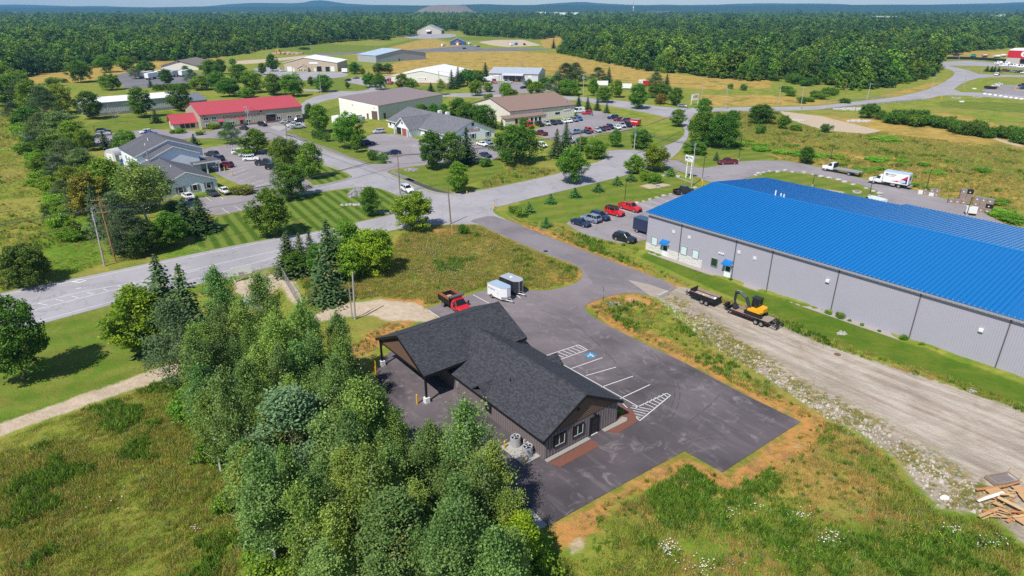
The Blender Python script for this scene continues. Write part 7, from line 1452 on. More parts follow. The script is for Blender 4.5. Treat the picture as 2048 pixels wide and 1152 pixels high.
# dump trailer
r, L_ = veh('dump_trailer', 'black dump trailer loaded with rubbish on the gravel yard', 'trailer', (1432, 612), (1386, 595)); WOODP = mat('worn_plank', (.3, .24, .19), .85, 0, .2, 2)
mb = MB().box(-2.2, 2.1, -1.0, 1.0, .7, .8)
for s_ in (-1, 1):
    mb.box(-2.2, 2.1, s_*1.0-.04, s_*1.0+.04, .7, 1.35)
    for i in range(9): x = -2.1+i*.5; mb.box(x-.05, x+.05, s_*1.06-.03, s_*1.06+.03, .65, 1.3)
mb.box(2.02, 2.1, -1.0, 1.0, .7, 1.75).box(-2.25, -2.15, -1.0, 1.0, .5, 1.3).box(2.1, 2.9, -.35, .35, .5, .75).build('bed', M_black, r)
for s_ in (-1, 1): MB().box(-2.15, 2.0, s_*.93-.02, s_*.93+.02, 1.0, 1.42).build('side_board', WOODP, r)
MB().box(-2.1, 2.0, -.92, .92, .8, .86).build('load', mat('rubbish_load', (.4, .3, .24), .95, 0, .5, 3), r)
rs = random.Random(8)
for i in range(14): x, y = rs.uniform(-1.9, 1.6), rs.uniform(-.7, .7); s_ = rs.uniform(.12, .3); MB().loft([[(x-s_, y-s_*.7, .84), (x+s_, y-s_*.6, .84), (x+s_*.8, y+s_*.7, .84), (x-s_*.7, y+s_*.6, .84)], [(x-s_*.4, y-s_*.3, .84+s_*.8), (x+s_*.5, y-s_*.2, .84+s_), (x+s_*.3, y+s_*.4, .84+s_*.7), (x-s_*.4, y+s_*.3, .84+s_*.9)]]).build('debris_piece', M_white if rs.random() < .65 else M_bluesign, r)
wheelset(r, (-.25, -1.05), 1.12, .37, .24); MB().tube([(2.1, -.5, .5), (3.6, 0, .5)], .06, 4).tube([(2.1, .5, .5), (3.6, 0, .5)], .06, 4).build('tow_bar', M_black, r); MB().tube([(3.3, 0, .05), (3.3, 0, .9)], .06, 6).build('jack', M_black, r)
# equipment trailer with excavator on it
r, L_ = veh('equipment_trailer', 'black flat equipment trailer with wooden deck and folded ramps carrying an excavator', 'trailer', (1549, 655), (1470, 626))
RT = r.rotation_euler.z; tc = r.location.copy(); hl_ = 3.9
for i in range(7): MB().box(-2.6, hl_-.4, -1.12+i*.32, -.82+i*.32, .82, .88).build('deck_plank', WOODP, r)
mb = MB()
for s_ in (-1, 1): mb.box(-2.7, hl_, s_*1.2-.07, s_*1.2+.07, .62, .9)
for i in range(10): mb.box(-2.6+i*.68, -2.5+i*.68, -1.2, 1.2, .6, .78)
mb.box(hl_-.1, hl_, -1.2, 1.2, .62, 1.15); mb.build('frame', M_black, r)
tk = MB()
for s_ in (-1, 1):
    for i in range(14): tk.box(-2.5+i*.45, -2.38+i*.45, s_*1.275-.008, s_*1.275+.008, .72, .8)
tk.build('marker_tape', M_red, r)
mb = MB()
for y0, y1 in ((-1.15, -.1), (.1, 1.15)):
    for a, b_ in (((-2.7, .85), (-3.9, .5)),):
        for y in (y0, y1): mb.tube([(a[0], y, a[1]), (b_[0], y, b_[1])], .06, 4)
        for k in range(5): f = k/4; mb.tube([(a[0]+(b_[0]-a[0])*f, y0, a[1]+(b_[1]-a[1])*f), (a[0]+(b_[0]-a[0])*f, y1, a[1]+(b_[1]-a[1])*f)], .05, 4)
for y in (.35, .6, .85, 1.1): mb.tube([(-3.85, y, .5), (-3.75, y, 1.75)], .05, 4)
for k in range(4): mb.tube([(-3.83+.03*k, .35, .8+k*.3), (-3.83+.03*k, 1.1, .8+k*.3)], .04, 4)
mb.build('loading_ramp', M_black, r)
wheelset(r, (-.9, -1.75), 1.3, .38, .24); MB().tube([(hl_, -.8, .65), (hl_+1.4, 0, .6)], .07, 4).tube([(hl_, .8, .65), (hl_+1.4, 0, .6)], .07, 4).box(hl_+.5, hl_+.9, -.5, .5, .55, 1.2).build('tow_bar', M_black, r); MB().box(-1.3, -1.0, 1.15, 1.42, .78, .82).box(-2.1, -.5, 1.18, 1.42, .78, .82).box(-2.1, -.5, -1.42, -1.18, .78, .82).build('fender', M_black, r)
ex = empty('excavator', 'yellow and black mini excavator sitting on the equipment trailer', 'excavator', (tc.x, tc.y, tc.z+.88), RT)
M_exyel = mat('machine_yellow', (.75, .36, .015), .4); M_exdark = mat('machine_dark', (.03, .031, .034), .5)
for s_ in (-1, 1):
    mb = MB(); mb.extr([(-1.35+.0, .28)] + [(-1.2+.28*math.cos(t), .28+.28*math.sin(t)) for t in np.linspace(pi*.6, pi*1.5, 6)] + [(.9+.28*math.cos(t), .28+.28*math.sin(t)) for t in np.linspace(-pi/2, pi/2, 7)], 'y', s_*.8-.2, s_*.8+.2); mb.build('crawler_track', M_tyre, ex)
MB().box(-.6, .5, -.6, .6, .25, .55).build('undercarriage', M_exdark, ex); MB().box(1.2, 1.35, -.95, .95, .05, .5).build('blade', M_exdark, ex)
up = MB().prism([(-1.35, -.5), (-1.15, -.85), (.6, -.9), (.9, -.5), (.9, .9), (-1.0, .9), (-1.3, .5)], .62, .85).prism([(-1.4, -.6), (-1.1, -.9), (-.45, -.9), (-.45, .9), (-1.1, .9), (-1.4, .6)], .85, 1.35).build('house', M_exyel, ex)
MB().prism([(-.45, .05), (.85, .05), (.85, .9), (-.45, .9)], .85, 1.0).build('house_side', M_exyel, ex)
cb = MB()
for x, y in ((-.4, -.85), (.75, -.85), (-.4, .1), (.75, .1)): cb.tube([(x, y, .85), (x-.05 if x > 0 else x, y, 2.42)], .055, 4)
cb.box(-.5, .8, -.92, .17, 2.4, 2.52); cab = cb.build('cab', M_exdark, ex); MB().box(-.36, .7, -.82, .07, .9, 2.38).build('cab_windows', M_glass, cab)
bm = MB(); bp = [(.8, .45, .95), (1.5, .45, 2.35), (2.6, .45, 2.75), (3.2, .45, 2.55)]; bm.tube(bp, [.3, .3, .25, .2], 4); bm.build('boom', M_exdark, ex)
am = MB().tube([(3.2, .45, 2.65), (3.25, .45, 1.35), (3.1, .45, .75)], [.22, .2, .14], 4).build('arm', M_exdark, ex); MB().tube([(1.6, .45, 2.05), (.95, .45, 1.2)], .07, 6).tube([(2.3, .45, 2.95), (3.1, .45, 2.95)], .06, 6).build('hydraulic_ram', M_steel, ex); MB().box(1.9, 2.4, .27, .29, 2.45, 2.65).build('boom_decal', M_yellow, ex)
MB().extr([(3.0, .7), (3.35, .6), (3.2, .1), (2.75, .05), (2.6, .35)], 'y', .05, .85).build('bucket', M_exdark, ex)
o = MB().prism([(1.5, -.8), (2.6, -.9), (2.9, .0), (2.0, .1), (1.4, -.2)], 0, .22).build('spoil_heap', mat('brown_spoil', (.25, .17, .12), .95, 0, .4, 4)); o.location = ex.location; o.rotation_euler.z = RT; tag(o, 'brown heap of soil on the trailer deck in front of the excavator', 'soil heap')
# semi trailers and far trucks
def boxthing(name, label, cat, rear, front, parts_, group=None, wheels=()):
    r, L_ = veh(name, label, cat, rear, front, group)
    for nm, m, a in parts_: MB().box(*a).build(nm, m, r)
    if wheels: wheelset(r, wheels, 1.0, .5, .3)
    return r
for i, (a, b, l) in enumerate((((283, 157), (303, 154.5), 'white refrigerated trailer, leftmost of the row at the far car park'), ((294, 160), (313, 156.5), 'white refrigerated trailer with a dark unit, second in the far row'), ((314, 154.5), (334, 151.5), 'white refrigerated trailer half behind a tree, third in the far row'), ((342, 155), (362, 151.5), 'blue-grey refrigerated trailer, fourth in the far row'), ((362, 154), (380, 151), 'white truck cab and trailer at the end of the far row'))):
    m = wallm('bluish_trailer', (.4, .46, .52)) if i == 3 else M_white
    boxthing('semi_trailer', l, 'trailer', a, b, [('box', m, (-5.5, 5.5, -1.25, 1.25, 1.1, 3.9)), ('landing_gear', M_black, (3, 3.4, -1, 1, .1, 1.1)), ('frame_rail', M_black, (-5.2, 5.3, -.5, .5, .8, 1.1)), ('cooling_unit', M_black, (5.5, 6.0, -.8, .8, 2.2, 3.6))], 'white trailers on the far car park', (-4.2, -3.0))
r = boxthing('tractor_trailer', 'white truck with open nose parked before the loading dock, further of two', 'truck', (962, 165), (985, 172), [('box', M_white, (-5, 2.2, -1.2, 1.2, 1.1, 3.6))], None, (-3.8, -2.6, 4.0)); conv_cab(r, 2.4, COLS['white'])
r = boxthing('tractor_trailer', 'white truck with dark grille parked before the loading dock, nearer of two', 'truck', (972, 163), (997, 169), [('box', M_white, (-5, 2.2, -1.2, 1.2, 1.1, 3.4))], None, (-3.8, -2.6, 4.0)); conv_cab(r, 2.4, (.5, .1, .1))
for a, b, l, m in (((877, 93.5), (897, 92), 'white trailer left of the blue barn', M_white), ((931, 90), (948, 89), 'white camper right of the blue barn', M_white), ((1018, 92), (1028, 91.5), 'white container on the sand lot', M_white), ((1028, 90.5), (1036, 90), 'blue skip on the sand lot', M_bluesign), ((1194, 172), (1216, 172.5), 'white trailer between the dark pines and bright trees', M_white), ((1241, 178), (1262, 178.5), 'pale trailer in the lay-by with machines', M_white), ((1289, 172), (1296, 172), 'small red machine beside the dark clump', M_red), ((1281, 170), (1286, 170), 'small white and red machine in the lay-by', M_white), ((1969, 178), (1994, 179), 'long black trailer in front of the yellow post', M_black), ((686, 145.5), (694, 145.5), 'small white tank on a plinth by the tan workshop', M_white)):
    boxthing('trailer' if 'trailer' in l or 'camper' in l else 'container' if 'container' in l or 'skip' in l or 'tank' in l else 'machine', l, 'trailer' if 'trailer' in l or 'camper' in l else 'container' if 'container' in l or 'skip' in l or 'tank' in l else 'machine', a, b, [('box', m, (-3.2 if 'long' in l or 'trailer' in l else -2, 3.2 if 'long' in l or 'trailer' in l else 2, -1.1, 1.1, .5, 1.6 if 'black' in l else 2.9)), ('skirt', M_black, (-1.9, 1.9, -1.0, 1.0, 0, .5))])
boxthing('tractor', 'dark tractor at the edge of the sand lot', 'tractor', (1044, 91), (1054, 90.5), [('hood', M_black, (0, 2, -.5, .5, .6, 1.5)), ('cab', M_glass, (-1.5, 0, -.8, .8, .8, 2.6))], None, (-.9, 1.5))
boxthing('flatbed_truck', 'small truck with a red bed in the lane before the rental store', 'truck', (1998, 150), (1989, 152.5), [('bed', M_red, (-2.6, .6, -1.1, 1.1, 1.2, 1.9)), ('cab', M_white, (.6, 2.6, -1.0, 1.0, .5, 2.2)), ('windscreen', M_glass, (2.0, 2.62, -.9, .9, 1.4, 2.0)), ('frame_rail', M_black, (-2.5, 2.5, -.9, .9, .4, 1.0))], None, (-1.6, 1.7))
for a, b, l, c in (((1936, 114.5), (1957, 114), 'teal boat in the row behind the dark fence', (.05, .5, .42)), ((1962, 115), (1978, 114.5), 'red and white boat behind the dark fence', (.5, .12, .12)), ((1985, 116), (2004, 116), 'white boat behind the dark fence, left of two', (.75, .74, .7)), ((1998, 114), (2014, 114), 'white boat behind the dark fence, right of two', (.75, .74, .7)), ((1905, 112), (1922, 112.5), 'dark covered boat at the wood end of the fence', (.03, .04, .06))):
    r, L_ = veh('boat', l, 'boat', a, b); cp(MB().loft([hexsec(-4, .9, 1.3, 2.0, .8, 1.1, 1.2), hexsec(1, .8, 1.2, 2.1, .7, 1.1, 1.25), hexsec(4.5, 1.6, 1.9, 2.3, .05, .1, .15)]).build('hull', M_paint, r), c); MB().loft([hexsec(-2, 2.0, 2.2, 2.6, .8, .8, .6), hexsec(1.5, 2.1, 2.2, 2.5, .7, .7, .4)]).build('cabin', M_glass if c[0] < .1 else M_white, r); MB().box(-3, 2, -.8, .8, .3, .9).build('boat_trailer', M_black, r); wheelset(r, (-1.2,), 1.0, .35)
# ------------------------------------------------------------------ poles, wires, signs
TOPS = {}
def upole(key, b, t, label, m, arms=1, light=False, trans=0, th=.16, adir=None):
    X, Y = g(*b); h = hgt(b, t[1]); 
    # keep the small lean the photograph shows
    xt = (t[0]-1024)/F * (Y*CP-(h-CH)*SP) ; lean = max(-.05*h, min(.05*h, xt-X))
    r = empty('utility_pole', label, 'utility pole', (X, Y, 0)); r_ = math.atan2(0, 1) if adir is None else R(adir)
    MB().tube([(0, 0, -.3), (lean*.5, 0, h*.5), (lean, 0, h)], [th, th*.85, th*.65], 8).build('pole', m, r)
    ca, sa = math.cos(r_), math.sin(r_)
    for k in range(arms):
        z = h-.35-k*1.1; a = MB(); q = Vector((ca, sa, 0)); n = Vector((-sa, ca, 0)); c = Vector((lean*z/h, 0, z)); w = 1.25
        p = [c-q*w-n*.15-Vector((0, 0, .06)), c+q*w-n*.15-Vector((0, 0, .06)), c+q*w-n*.06-Vector((0, 0, .06)), c-q*w-n*.06-Vector((0, 0, .06))]
        a.hexa([tuple(v) for v in p]+[(v.x, v.y, v.z+.13) for v in p]); arm = a.build('crossarm', m, r)
        for f in (-.95, -.5, .5, .95): ib = c+q*w*f-n*.1; MB().tube([ib+Vector((0, 0, .05)), ib+Vector((0, 0, .28))], [.06, .035], 6).build('insulator', M_steel, arm)
    for k in range(trans): cc = Vector((lean*.85+(-.45 if k % 2 else .45)*ca, (-.45 if k % 2 else .45)*sa-.1, h-2.3)); MB().tube([cc, cc+Vector((0, 0, 1.0))], .28, 10).build('transformer', M_steel, r)
    if light: MB().tube([(lean*.8, 0, h*.78), (lean*.8-1.2, -.3, h*.82), (lean*.8-2.2, -.5, h*.82)], .05, 6).box(lean*.8-2.6, lean*.8-2.0, -.62, -.4, h*.81, h*.83).build('street_light', M_steel, r)
    TOPS[key] = (Vector((X+lean, Y, h)), Vector((ca, sa, 0))); return r
PL = [('a', (210, 535), (183, 416), 'silver-grey utility pole at the near edge of the left road, left of two', M_greypole, 1, 0, 1), ('b', (232, 525), (197, 396), 'new orange-brown utility pole beside the silver-grey one', M_orangepole, 3, 0, 0), ('c', (902, 448), (895, 368), 'plain dark brown pole at the junction corner', M_woodpole, 0, 0, 0), ('d', (800.6, 389.7), (795, 310), 'utility pole with street light beside the white moving car', M_woodpole, 1, 1, 0),
 ('e', (573.8, 276.7), (570, 238), 'short brown pole on the side street edge', M_woodpole, 0, 0, 0), ('f', (501, 270.7), (493, 212), 'utility pole with two white transformers before the red-roofed building', M_greypole, 1, 0, 2), ('h', (1159.6, 311.8), (1161.6, 265), 'plain thin pole left of the shop lawn', M_woodpole, 0, 0, 0), ('i', (1267.4, 309.8), (1271.4, 258), 'utility pole with curved street light and transformer by the shop drive', M_greypole, 1, 1, 1), ('j', (1383.4, 371.8), (1390.8, 287), 'utility pole standing beside the white supply sign', M_greypole, 2, 0, 0),
 ('k', (1403.7, 194.8), (1405.7, 168), 'utility pole right behind the white roadside board', M_greypole, 1, 0, 0), ('l', (1451.6, 218), (1453.6, 175), 'utility pole on the near side of the cross road', M_greypole, 1, 1, 0), ('m', (1557.4, 208.8), (1562.4, 170), 'bare utility pole beside a yellow guy guard', M_greypole, 0, 0, 0), ('n', (1601.5, 218.8), (1606.7, 173.6), 'utility pole on the near side of the road before the guard rail', M_greypole, 1, 0, 0), ('o', (1688, 201.4), (1692.8, 163), 'rust-brown pole behind the guard rail', M_orangepole, 0, 0, 0), ('p', (1733, 201), (1743.8, 166.7), 'leaning pale pole at the far guard rail', M_greypole, 1, 0, 0), ('q', (1860, 194), (1868.8, 152.8), 'pale pole on the near side of the bend by the wood', M_greypole, 1, 0, 0), ('r', (1927, 175), (1935.5, 137), 'pale pole at the verge strip of the bend', M_greypole, 1, 0, 0), ('s', (1914, 136), (1920, 107.6), 'pale pole in front of the dark boat fence', M_greypole, 0, 0, 0), ('t', (1961, 149), (1967.8, 121.5), 'pale pole on the grass before the white vans', M_greypole, 1, 0, 0),
 ('u', (879.9, 187.8), (877, 142), 'dark utility pole before the white gabled building', M_woodpole, 0, 0, 0), ('v', (998.3, 187.8), (998.3, 149), 'orange-brown pole before the loading dock', M_orangepole, 0, 0, 0), ('w', (1167, 193.8), (1167, 148), 'utility pole with two transformers across from the shop', M_greypole, 1, 0, 2), ('x', (875, 98), (874, 77), 'grey pole left of the blue barn', M_greypole, 1, 0, 0), ('y', (1015, 93), (1015, 70), 'thin grey pole at the sand lot', M_greypole, 0, 0, 0), ('z', (502, 113), (501, 101), 'utility pole left of the dirt works', M_greypole, 1, 0, 0), ('A', (534, 111), (532, 94), 'utility pole at the edge of the dirt works below the wood', M_greypole, 1, 0, 0), ('B', (622.7, 108), (620.7, 86), 'utility pole right of the dirt mound', M_greypole, 1, 0, 0), ('C', (564.8, 135), (562.8, 110), 'pale pole at the corner of the tan workshop', M_greypole, 0, 0, 0), ('Dp', (642, 188.8), (638.5, 143), 'grey utility pole on the striped far lawn', M_greypole, 1, 0, 0), ('E', (486, 157), (484, 133), 'grey pole among the trees behind the red roof', M_greypole, 1, 0, 0), ('F', (456, 133), (455, 116), 'small pole at the left end of the dirt works', M_greypole, 0, 0, 0), ('G', (751.5, 100), (751, 82), 'pole with a box on top behind the pale blue roof', M_greypole, 0, 0, 1), ('H', (780.5, 180), (779.5, 154), 'grey pole right of the two round trees', M_greypole, 0, 0, 0), ('I', (710, 638), (707.6, 544), 'weathered pole with conduit beside the gravel path', M_greypole, 0, 0, 0)]
for k, b, t, l, m, a, li, tr in PL: upole(k, b, t, l, m, a, li, tr, adir={'a': 110, 'b': 20, 'i': 60, 'j': 60}.get(k))
X, Y = g(705.5, 637); o = MB().tube([(X, Y, 0), (X, Y, 5.8)], .06, 6).tube([(X-.12, Y, 0), (X-.12, Y, 4.8)], .04, 6).build('conduit', M_steel); tag(o, 'thin grey conduit pipe running up beside the weathered pole', 'conduit')
def wire(a, b, sag, offs=(0,), dz=-.1, rad=.04, lab='overhead wires between two roadside poles'):
    mb = MB()
    for of in offs:
        pa = a[0]+a[1]*of+Vector((0, 0, dz)); pb = b[0]+b[1]*of+Vector((0, 0, dz)); mb.tube([pa.lerp(pb, f)-Vector((0, 0, sag*4*f*(1-f))) for f in [i/10 for i in range(11)]], rad, 3)
    return tag(mb.build('overhead_wire', M_wire), lab, 'wire')
E3 = (-1.1, -.5, 1.1)
lf = (Vector((*g(-420, 640), 11.2)), Vector((-.3, .95, 0)))
wire(lf, TOPS['a'], .8, E3, lab='overhead wires leaving the frame from the silver-grey pole'); wire(lf, TOPS['a'], .9, (0,), -2.6, .03, 'thick telephone cable leaving the frame from the silver-grey pole')
wire(TOPS['a'], TOPS['d'], 1.6, E3, lab='overhead wires from the silver-grey pole to the junction pole'); wire(TOPS['a'], TOPS['d'], 1.5, (0,), -2.6, .03, 'thick telephone cable from the silver-grey pole to the junction pole')
wire(TOPS['d'], TOPS['h'], .9, E3, lab='overhead wires from the junction pole over the clinic trees'); wire(TOPS['d'], TOPS['h'], .9, (0,), -2.2, .03, 'telephone cable from the junction pole over the clinic trees')
wire(TOPS['h'], TOPS['i'], .5, (-.8, .8), lab='overhead wires from the thin pole to the curved street light pole'); wire(TOPS['i'], TOPS['j'], .7, E3, lab='overhead wires from the curved street light pole to the supply sign pole'); wire(TOPS['d'], TOPS['f'], 1.8, (0, .6), lab='overhead wires along the side street to the transformer pole'); wire(TOPS['i'], TOPS['l'], 1.2, E3, lab='overhead wires over the bend towards the cross road')
wire(TOPS['u'], TOPS['v'], .7, (0,), lab='overhead wire before the loading dock'); wire(TOPS['v'], TOPS['w'], .9, (0,), lab='overhead wire across from the shop'); wire(TOPS['w'], TOPS['k'], 1.2, (0,), lab='overhead wire along the cross road beyond the dark clump')
for b, t, l in (((1404, 360.5), (1408, 314), 'black lamp post beside the yellow guard at the truck yard mouth'), ((1477, 322), (1483, 279), 'black lamp post on the verge behind the maroon pickup'), ((1249, 408), (1252, 359), 'black lamp post behind the bright red pickup'), ((1624.4, 374), (1627.4, 350), 'black lamp post on the grass strip behind the blue roof, left of two'), ((1660, 323), (1664.4, 294), 'black lamp post behind the flatbed truck cab'), ((1738, 393), (1745, 356), 'black lamp post in front of the box truck cab'), ((1850.7, 383), (1860.7, 340), 'black lamp post beside the small pallet stacks'), ((1932.6, 433), (1939.6, 396), 'black lamp post before the tall pallet stacks'), ((1188.6, 275), (1192.6, 232), 'grey lamp post in the middle of the shop yard'), ((494, 295), (497, 272), 'black lamp post on the planted clinic island'), ((192, 272), (183, 252), 'black lamp post at the corner of the lower car park'), ((1968, 187), (1972, 171), 'black lamp post before the black trailer in the right yard'), ((2003, 153), (2006, 143), 'thin black lamp post in the lane by the rental store')):
    X, Y = g(*b); h = hgt(b, t[1]); r = empty('lamp_post', l, 'lamp post', (X, Y, 0)); gm2 = M_greypole if 'grey' in l else M_blackmetal
    MB().tube([(0, 0, .5), (.05, 0, h)], [.075, .055], 6).build('post', gm2, r); MB().tube([(0, 0, -.2), (0, 0, .65)], .26, 10).build('base', M_concrete, r); MB().box(-.05, .6, -.14, .14, h-.06, h+.06).build('lamp_head', gm2, r)
# signs
def sign2(name, label, l1, l2, zb, zt, bw, cat='sign', rot=None, m=M_white):
    a = Vector(g(*l1)); b = Vector(g(*l2)); c = (a+b)/2; u = b-a; r = empty(name, label, cat, (c.x, c.y, 0), math.atan2(u.y, u.x)); w = u.length/2
    for s_ in (-1, 1): MB().box(s_*w-.12, s_*w+.12, -.1, .1, -.2, zt-.05).build('post', m, r)
    MB().box(-bw/2, bw/2, -.16, -.105, zb, zt).build('board', m, r); return r, bw
z1 = hgt((1372, 355), 310); z0 = hgt((1372, 355), 322.5)
r, w = sign2('supply_sign', 'white two-post sign with blue lettering beside the utility pole', (1371.8, 355), (1380.8, 357), z0, z1, 2.9)
letterbars(r, -.55, 1.2, z1-.75, .34, -.17, M_navyprint, 12); letterbars(r, -.55, .3, z1-1.2, .3, -.17, M_navyprint, 13); MB().box(-1.25, -.7, -.175, -.158, z1-1.0, z1-.4).build('logo', M_navyprint, r); letterbars(r, -1.2, 1.2, z0+.2, .16, -.17, mat('pink_print', (.6, .3, .3), .5), 15)
z1 = hgt((1382, 210), 188.5); z0 = hgt((1382, 210), 201)
r, w = sign2('roadside_board', 'white roadside board with a red panel at the cross road', (1382, 210), (1395, 208.3), z0, z1, 4.6); MB().box(-.4, 1.8, -.19, -.158, z1-1.7, z1-.7).build('red_panel', M_red, r); letterbars(r, -.2, 1.6, z1-1.4, .4, -.195, M_white, 5); MB().box(-1.4, -.8, -.19, -.158, z1-1.8, z1-.9).build('emblem', mat('green_print', (.1, .3, .12), .5), r)
r, w = sign2('roadside_sign', 'white framed road sign seen from behind beside the grove', (469, 563), (500, 556), .9, 2.5, 3.3); MB().box(-1.5, 1.5, -.105, -.09, 1.0, 2.4).build('back_panel', mat('sign_back_grey', (.3, .32, .36), .6), r); MB().box(-.5, .3, -.25, -.17, .6, 1.5).build('control_box', M_steel, r)
o = sign2('clinic_sign', 'grey sign board on the grass beside the clinic car park island', (538, 317), (546, 318), .3, 1.9, 2.0, m=M_steel)
# accessible parking posts and other yellow things
for b, h, l in (((450, 344), 1.5, 'orange-yellow bollard at the accessible bays, left of two'), ((465, 352), 1.5, 'orange-yellow bollard at the accessible bays, right of two'), ((1404.5, 371), 1.6, 'yellow guard post at the truck yard mouth'), ((1882, 200.5), 2.2, 'yellow guy guard at the bend verge'), ((1546, 208), 2.2, 'yellow guy guard left of the bare pole'), ((988, 416), 1.1, 'yellow hydrant marker at the junction corner'), ((601, 269.5), .8, 'yellow hydrant on the grass by the side street'), ((934, 388), .8, 'orange hydrant by the bright tree at the junction'), ((1994, 181), 2.2, 'yellow post at the end of the black trailer'), ((2034, 183), 2.2, 'yellow post at the frame edge, nearer of two'), ((2030, 180), 2.2, 'yellow post at the frame edge, further of two'), ((630, 191), 2, 'yellow guy guard by the far lawn pole'), ((905, 472), 2.4, 'thin tan post in the dry grass by the brown pole')):
    X, Y = g(*b); tag(MB().tube([(X, Y, -.1), (X, Y, h-.1), (X, Y, h)], [.13, .13, .06], 8).build('guard_post', M_lumber if 'tan' in l else M_yellow), l, 'post')
mb = MB()
for i in range(9):
    f = i/8; X, Y = g(455+45*f, 297-9*f); mb = MB().tube([(X, Y, 0), (X, Y, 1.1)], .06, 5); tag(mb.build('fence_post', M_black), 'short black post in the row along the clinic drive', 'post', 'black posts along the clinic drive')
# rocks along paving edges
def boulder(b, s, label, m=None, group='boulders edging the car parks'):
    rs = np.random.RandomState(int(b[0]*7+b[1])); X, Y = g(*b); n = 7; secs = []
    for z, f in ((-.1, .9), (s*.25, 1.0), (s*.5, .75), (s*.62, .3)): secs.append([(X+s*f*math.cos(2*pi*k/n)*(.7+.6*rs.rand()), Y+s*f*.75*math.sin(2*pi*k/n)*(.7+.6*rs.rand()), .0+z+rs.rand()*.06*s) for k in range(n)])
    return tag(MB().loft(secs).build('boulder', m or M_rock), label, 'boulder', group)
for i in range(9): boulder((1274+13.5*i-1, 407-3.6*i), rnd.uniform(.4, .75), 'pale boulder edging the blue building car park on the lawn side')
for b in ((1511, 351), (1517, 348.5), (1527, 346), (1538.5, 343.5), (1555, 344.5), (1570, 342), (1584, 344.5), (1607, 346), (1625, 349.5), (1641, 354), (1658, 357), (1676, 361), (1688, 364.5), (1706, 370), (1732, 378), (1746, 383.5), (1758, 388), (1760, 393)): boulder(b, rnd.uniform(.5, .95), 'boulder edging the grass island behind the blue roof', None, 'boulders of the grass island')
for b, s, l in (((1354.5, 353.5), .8, 'pale boulder on the lawn below the supply sign, larger of two'), ((1327, 352), .6, 'grey boulder on the lawn near the bright shrubs'), ((1380, 380), .7, 'boulder behind the black pickup at the roof edge'), ((1390, 376), .6, 'boulder near the lamp post guard')): boulder(b, s, l, None, None)
for i in range(9): boulder((1969+i*10.5, 188.5+i*1.5), 1.0, 'white boulder lining the right-hand yard drive', M_white, 'white boulders of the right yard')
def rubble(name, label, b, rx, ry, n, smin, smax, m, cat):
    X, Y = g(*b); rs = np.random.RandomState(n); mb = MB()
    for i in range(n):
        t = rs.rand()*2*pi; q = rs.rand()**.5; x, y = X+rx*q*math.cos(t), Y+ry*q*math.sin(t); s = rs.uniform(smin, smax); z = .25*(1-q)*min(rx, ry)*.5
        secs = [[(x+s*f*math.cos(2*pi*k/5+i)*(.7+.5*rs.rand()), y+s*f*math.sin(2*pi*k/5+i)*(.7+.5*rs.rand()), z+zz) for k in range(5)] for zz, f in ((-.1, 1), (s*.4, .9), (s*.7, .4))]; mb.loft(secs)
    o = mb.build(name, m); return tag(o, label, cat, kind='stuff')
rubble('rock_pile', 'small pile of grey rocks in the dry grass beside the access road', (1226, 609), 1.3, .9, 30, .12, .32, M_darkrock, 'rock pile'); rubble('rock_pile', 'rock drain strip at the corner of the striped lawn', (712, 385), 1.6, 5.0, 90, .2, .45, M_darkrock, 'rock strip'); rubble('rock_pile', 'flat rock patch in the striped lawn', (709, 410), 3.2, .8, 60, .15, .35, M_rock, 'rock strip'); rubble('rock_pile', 'rock patch beside the narrow lawn tree', (768, 426), 2.2, .9, 50, .2, .4, M_darkrock, 'rock strip'); rubble('rock_pile', 'rock patch on the grass beside the clinic entrance', (824, 340), 2.0, 1.8, 50, .2, .4, M_darkrock, 'rock patch'); rubble('rock_bank', 'rock-filled bank below the guard rail of the far road', (1706, 219), 9, 3.2, 160, .3, .8, M_rock, 'rock bank'); rubble('rock_pile', 'small heap of white stones in the grass beside the grey wall, lower', (1943, 780), .9, .6, 22, .08, .2, M_rock, 'stone heap'); rubble('rock_pile', 'small heap of white stones in the grass beside the grey wall, upper', (1680, 666), .9, .6, 22, .08, .2, M_rock, 'stone heap'); rubble('gravel_heap', 'grey gravel heap beside the gravel spur, left of two', (1594, 242), 3.5, 2, 40, .5, .9, M_rock, 'gravel heap'); rubble('gravel_heap', 'grey gravel heap beside the gravel spur, right of two', (1720, 243), 5, 2, 50, .5, .9, M_rock, 'gravel heap'); rubble('dirt_mound', 'brown dirt mound at the far dirt works', (578, 108), 16, 7, 60, 1.2, 2.4, mat('brown_dirt', (.36, .25, .17), .95, 0, .3, 1), 'dirt mound')
# far excavator at the dirt works
X, Y = g(560, 108); r = empty('far_excavator', 'small yellow excavator working at the far dirt works', 'excavator', (X, Y, 0), 2.6); MB().box(-1.8, 1.8, -1.4, 1.4, 0, .9).build('crawler_track', M_black, r); MB().box(-1.6, 1.4, -1.2, 1.2, .9, 2.2).build('house', M_exyel, r); MB().box(.2, 1.3, -1.2, 0, 2.2, 3.2).build('cab', M_glass, r); MB().tube([(1.4, .4, 1.5), (3.6, .4, 4.2), (5.6, .4, 3.4), (5.2, .4, 1.2)], [.35, .35, .25, .25], 5).build('boom', M_exyel, r)
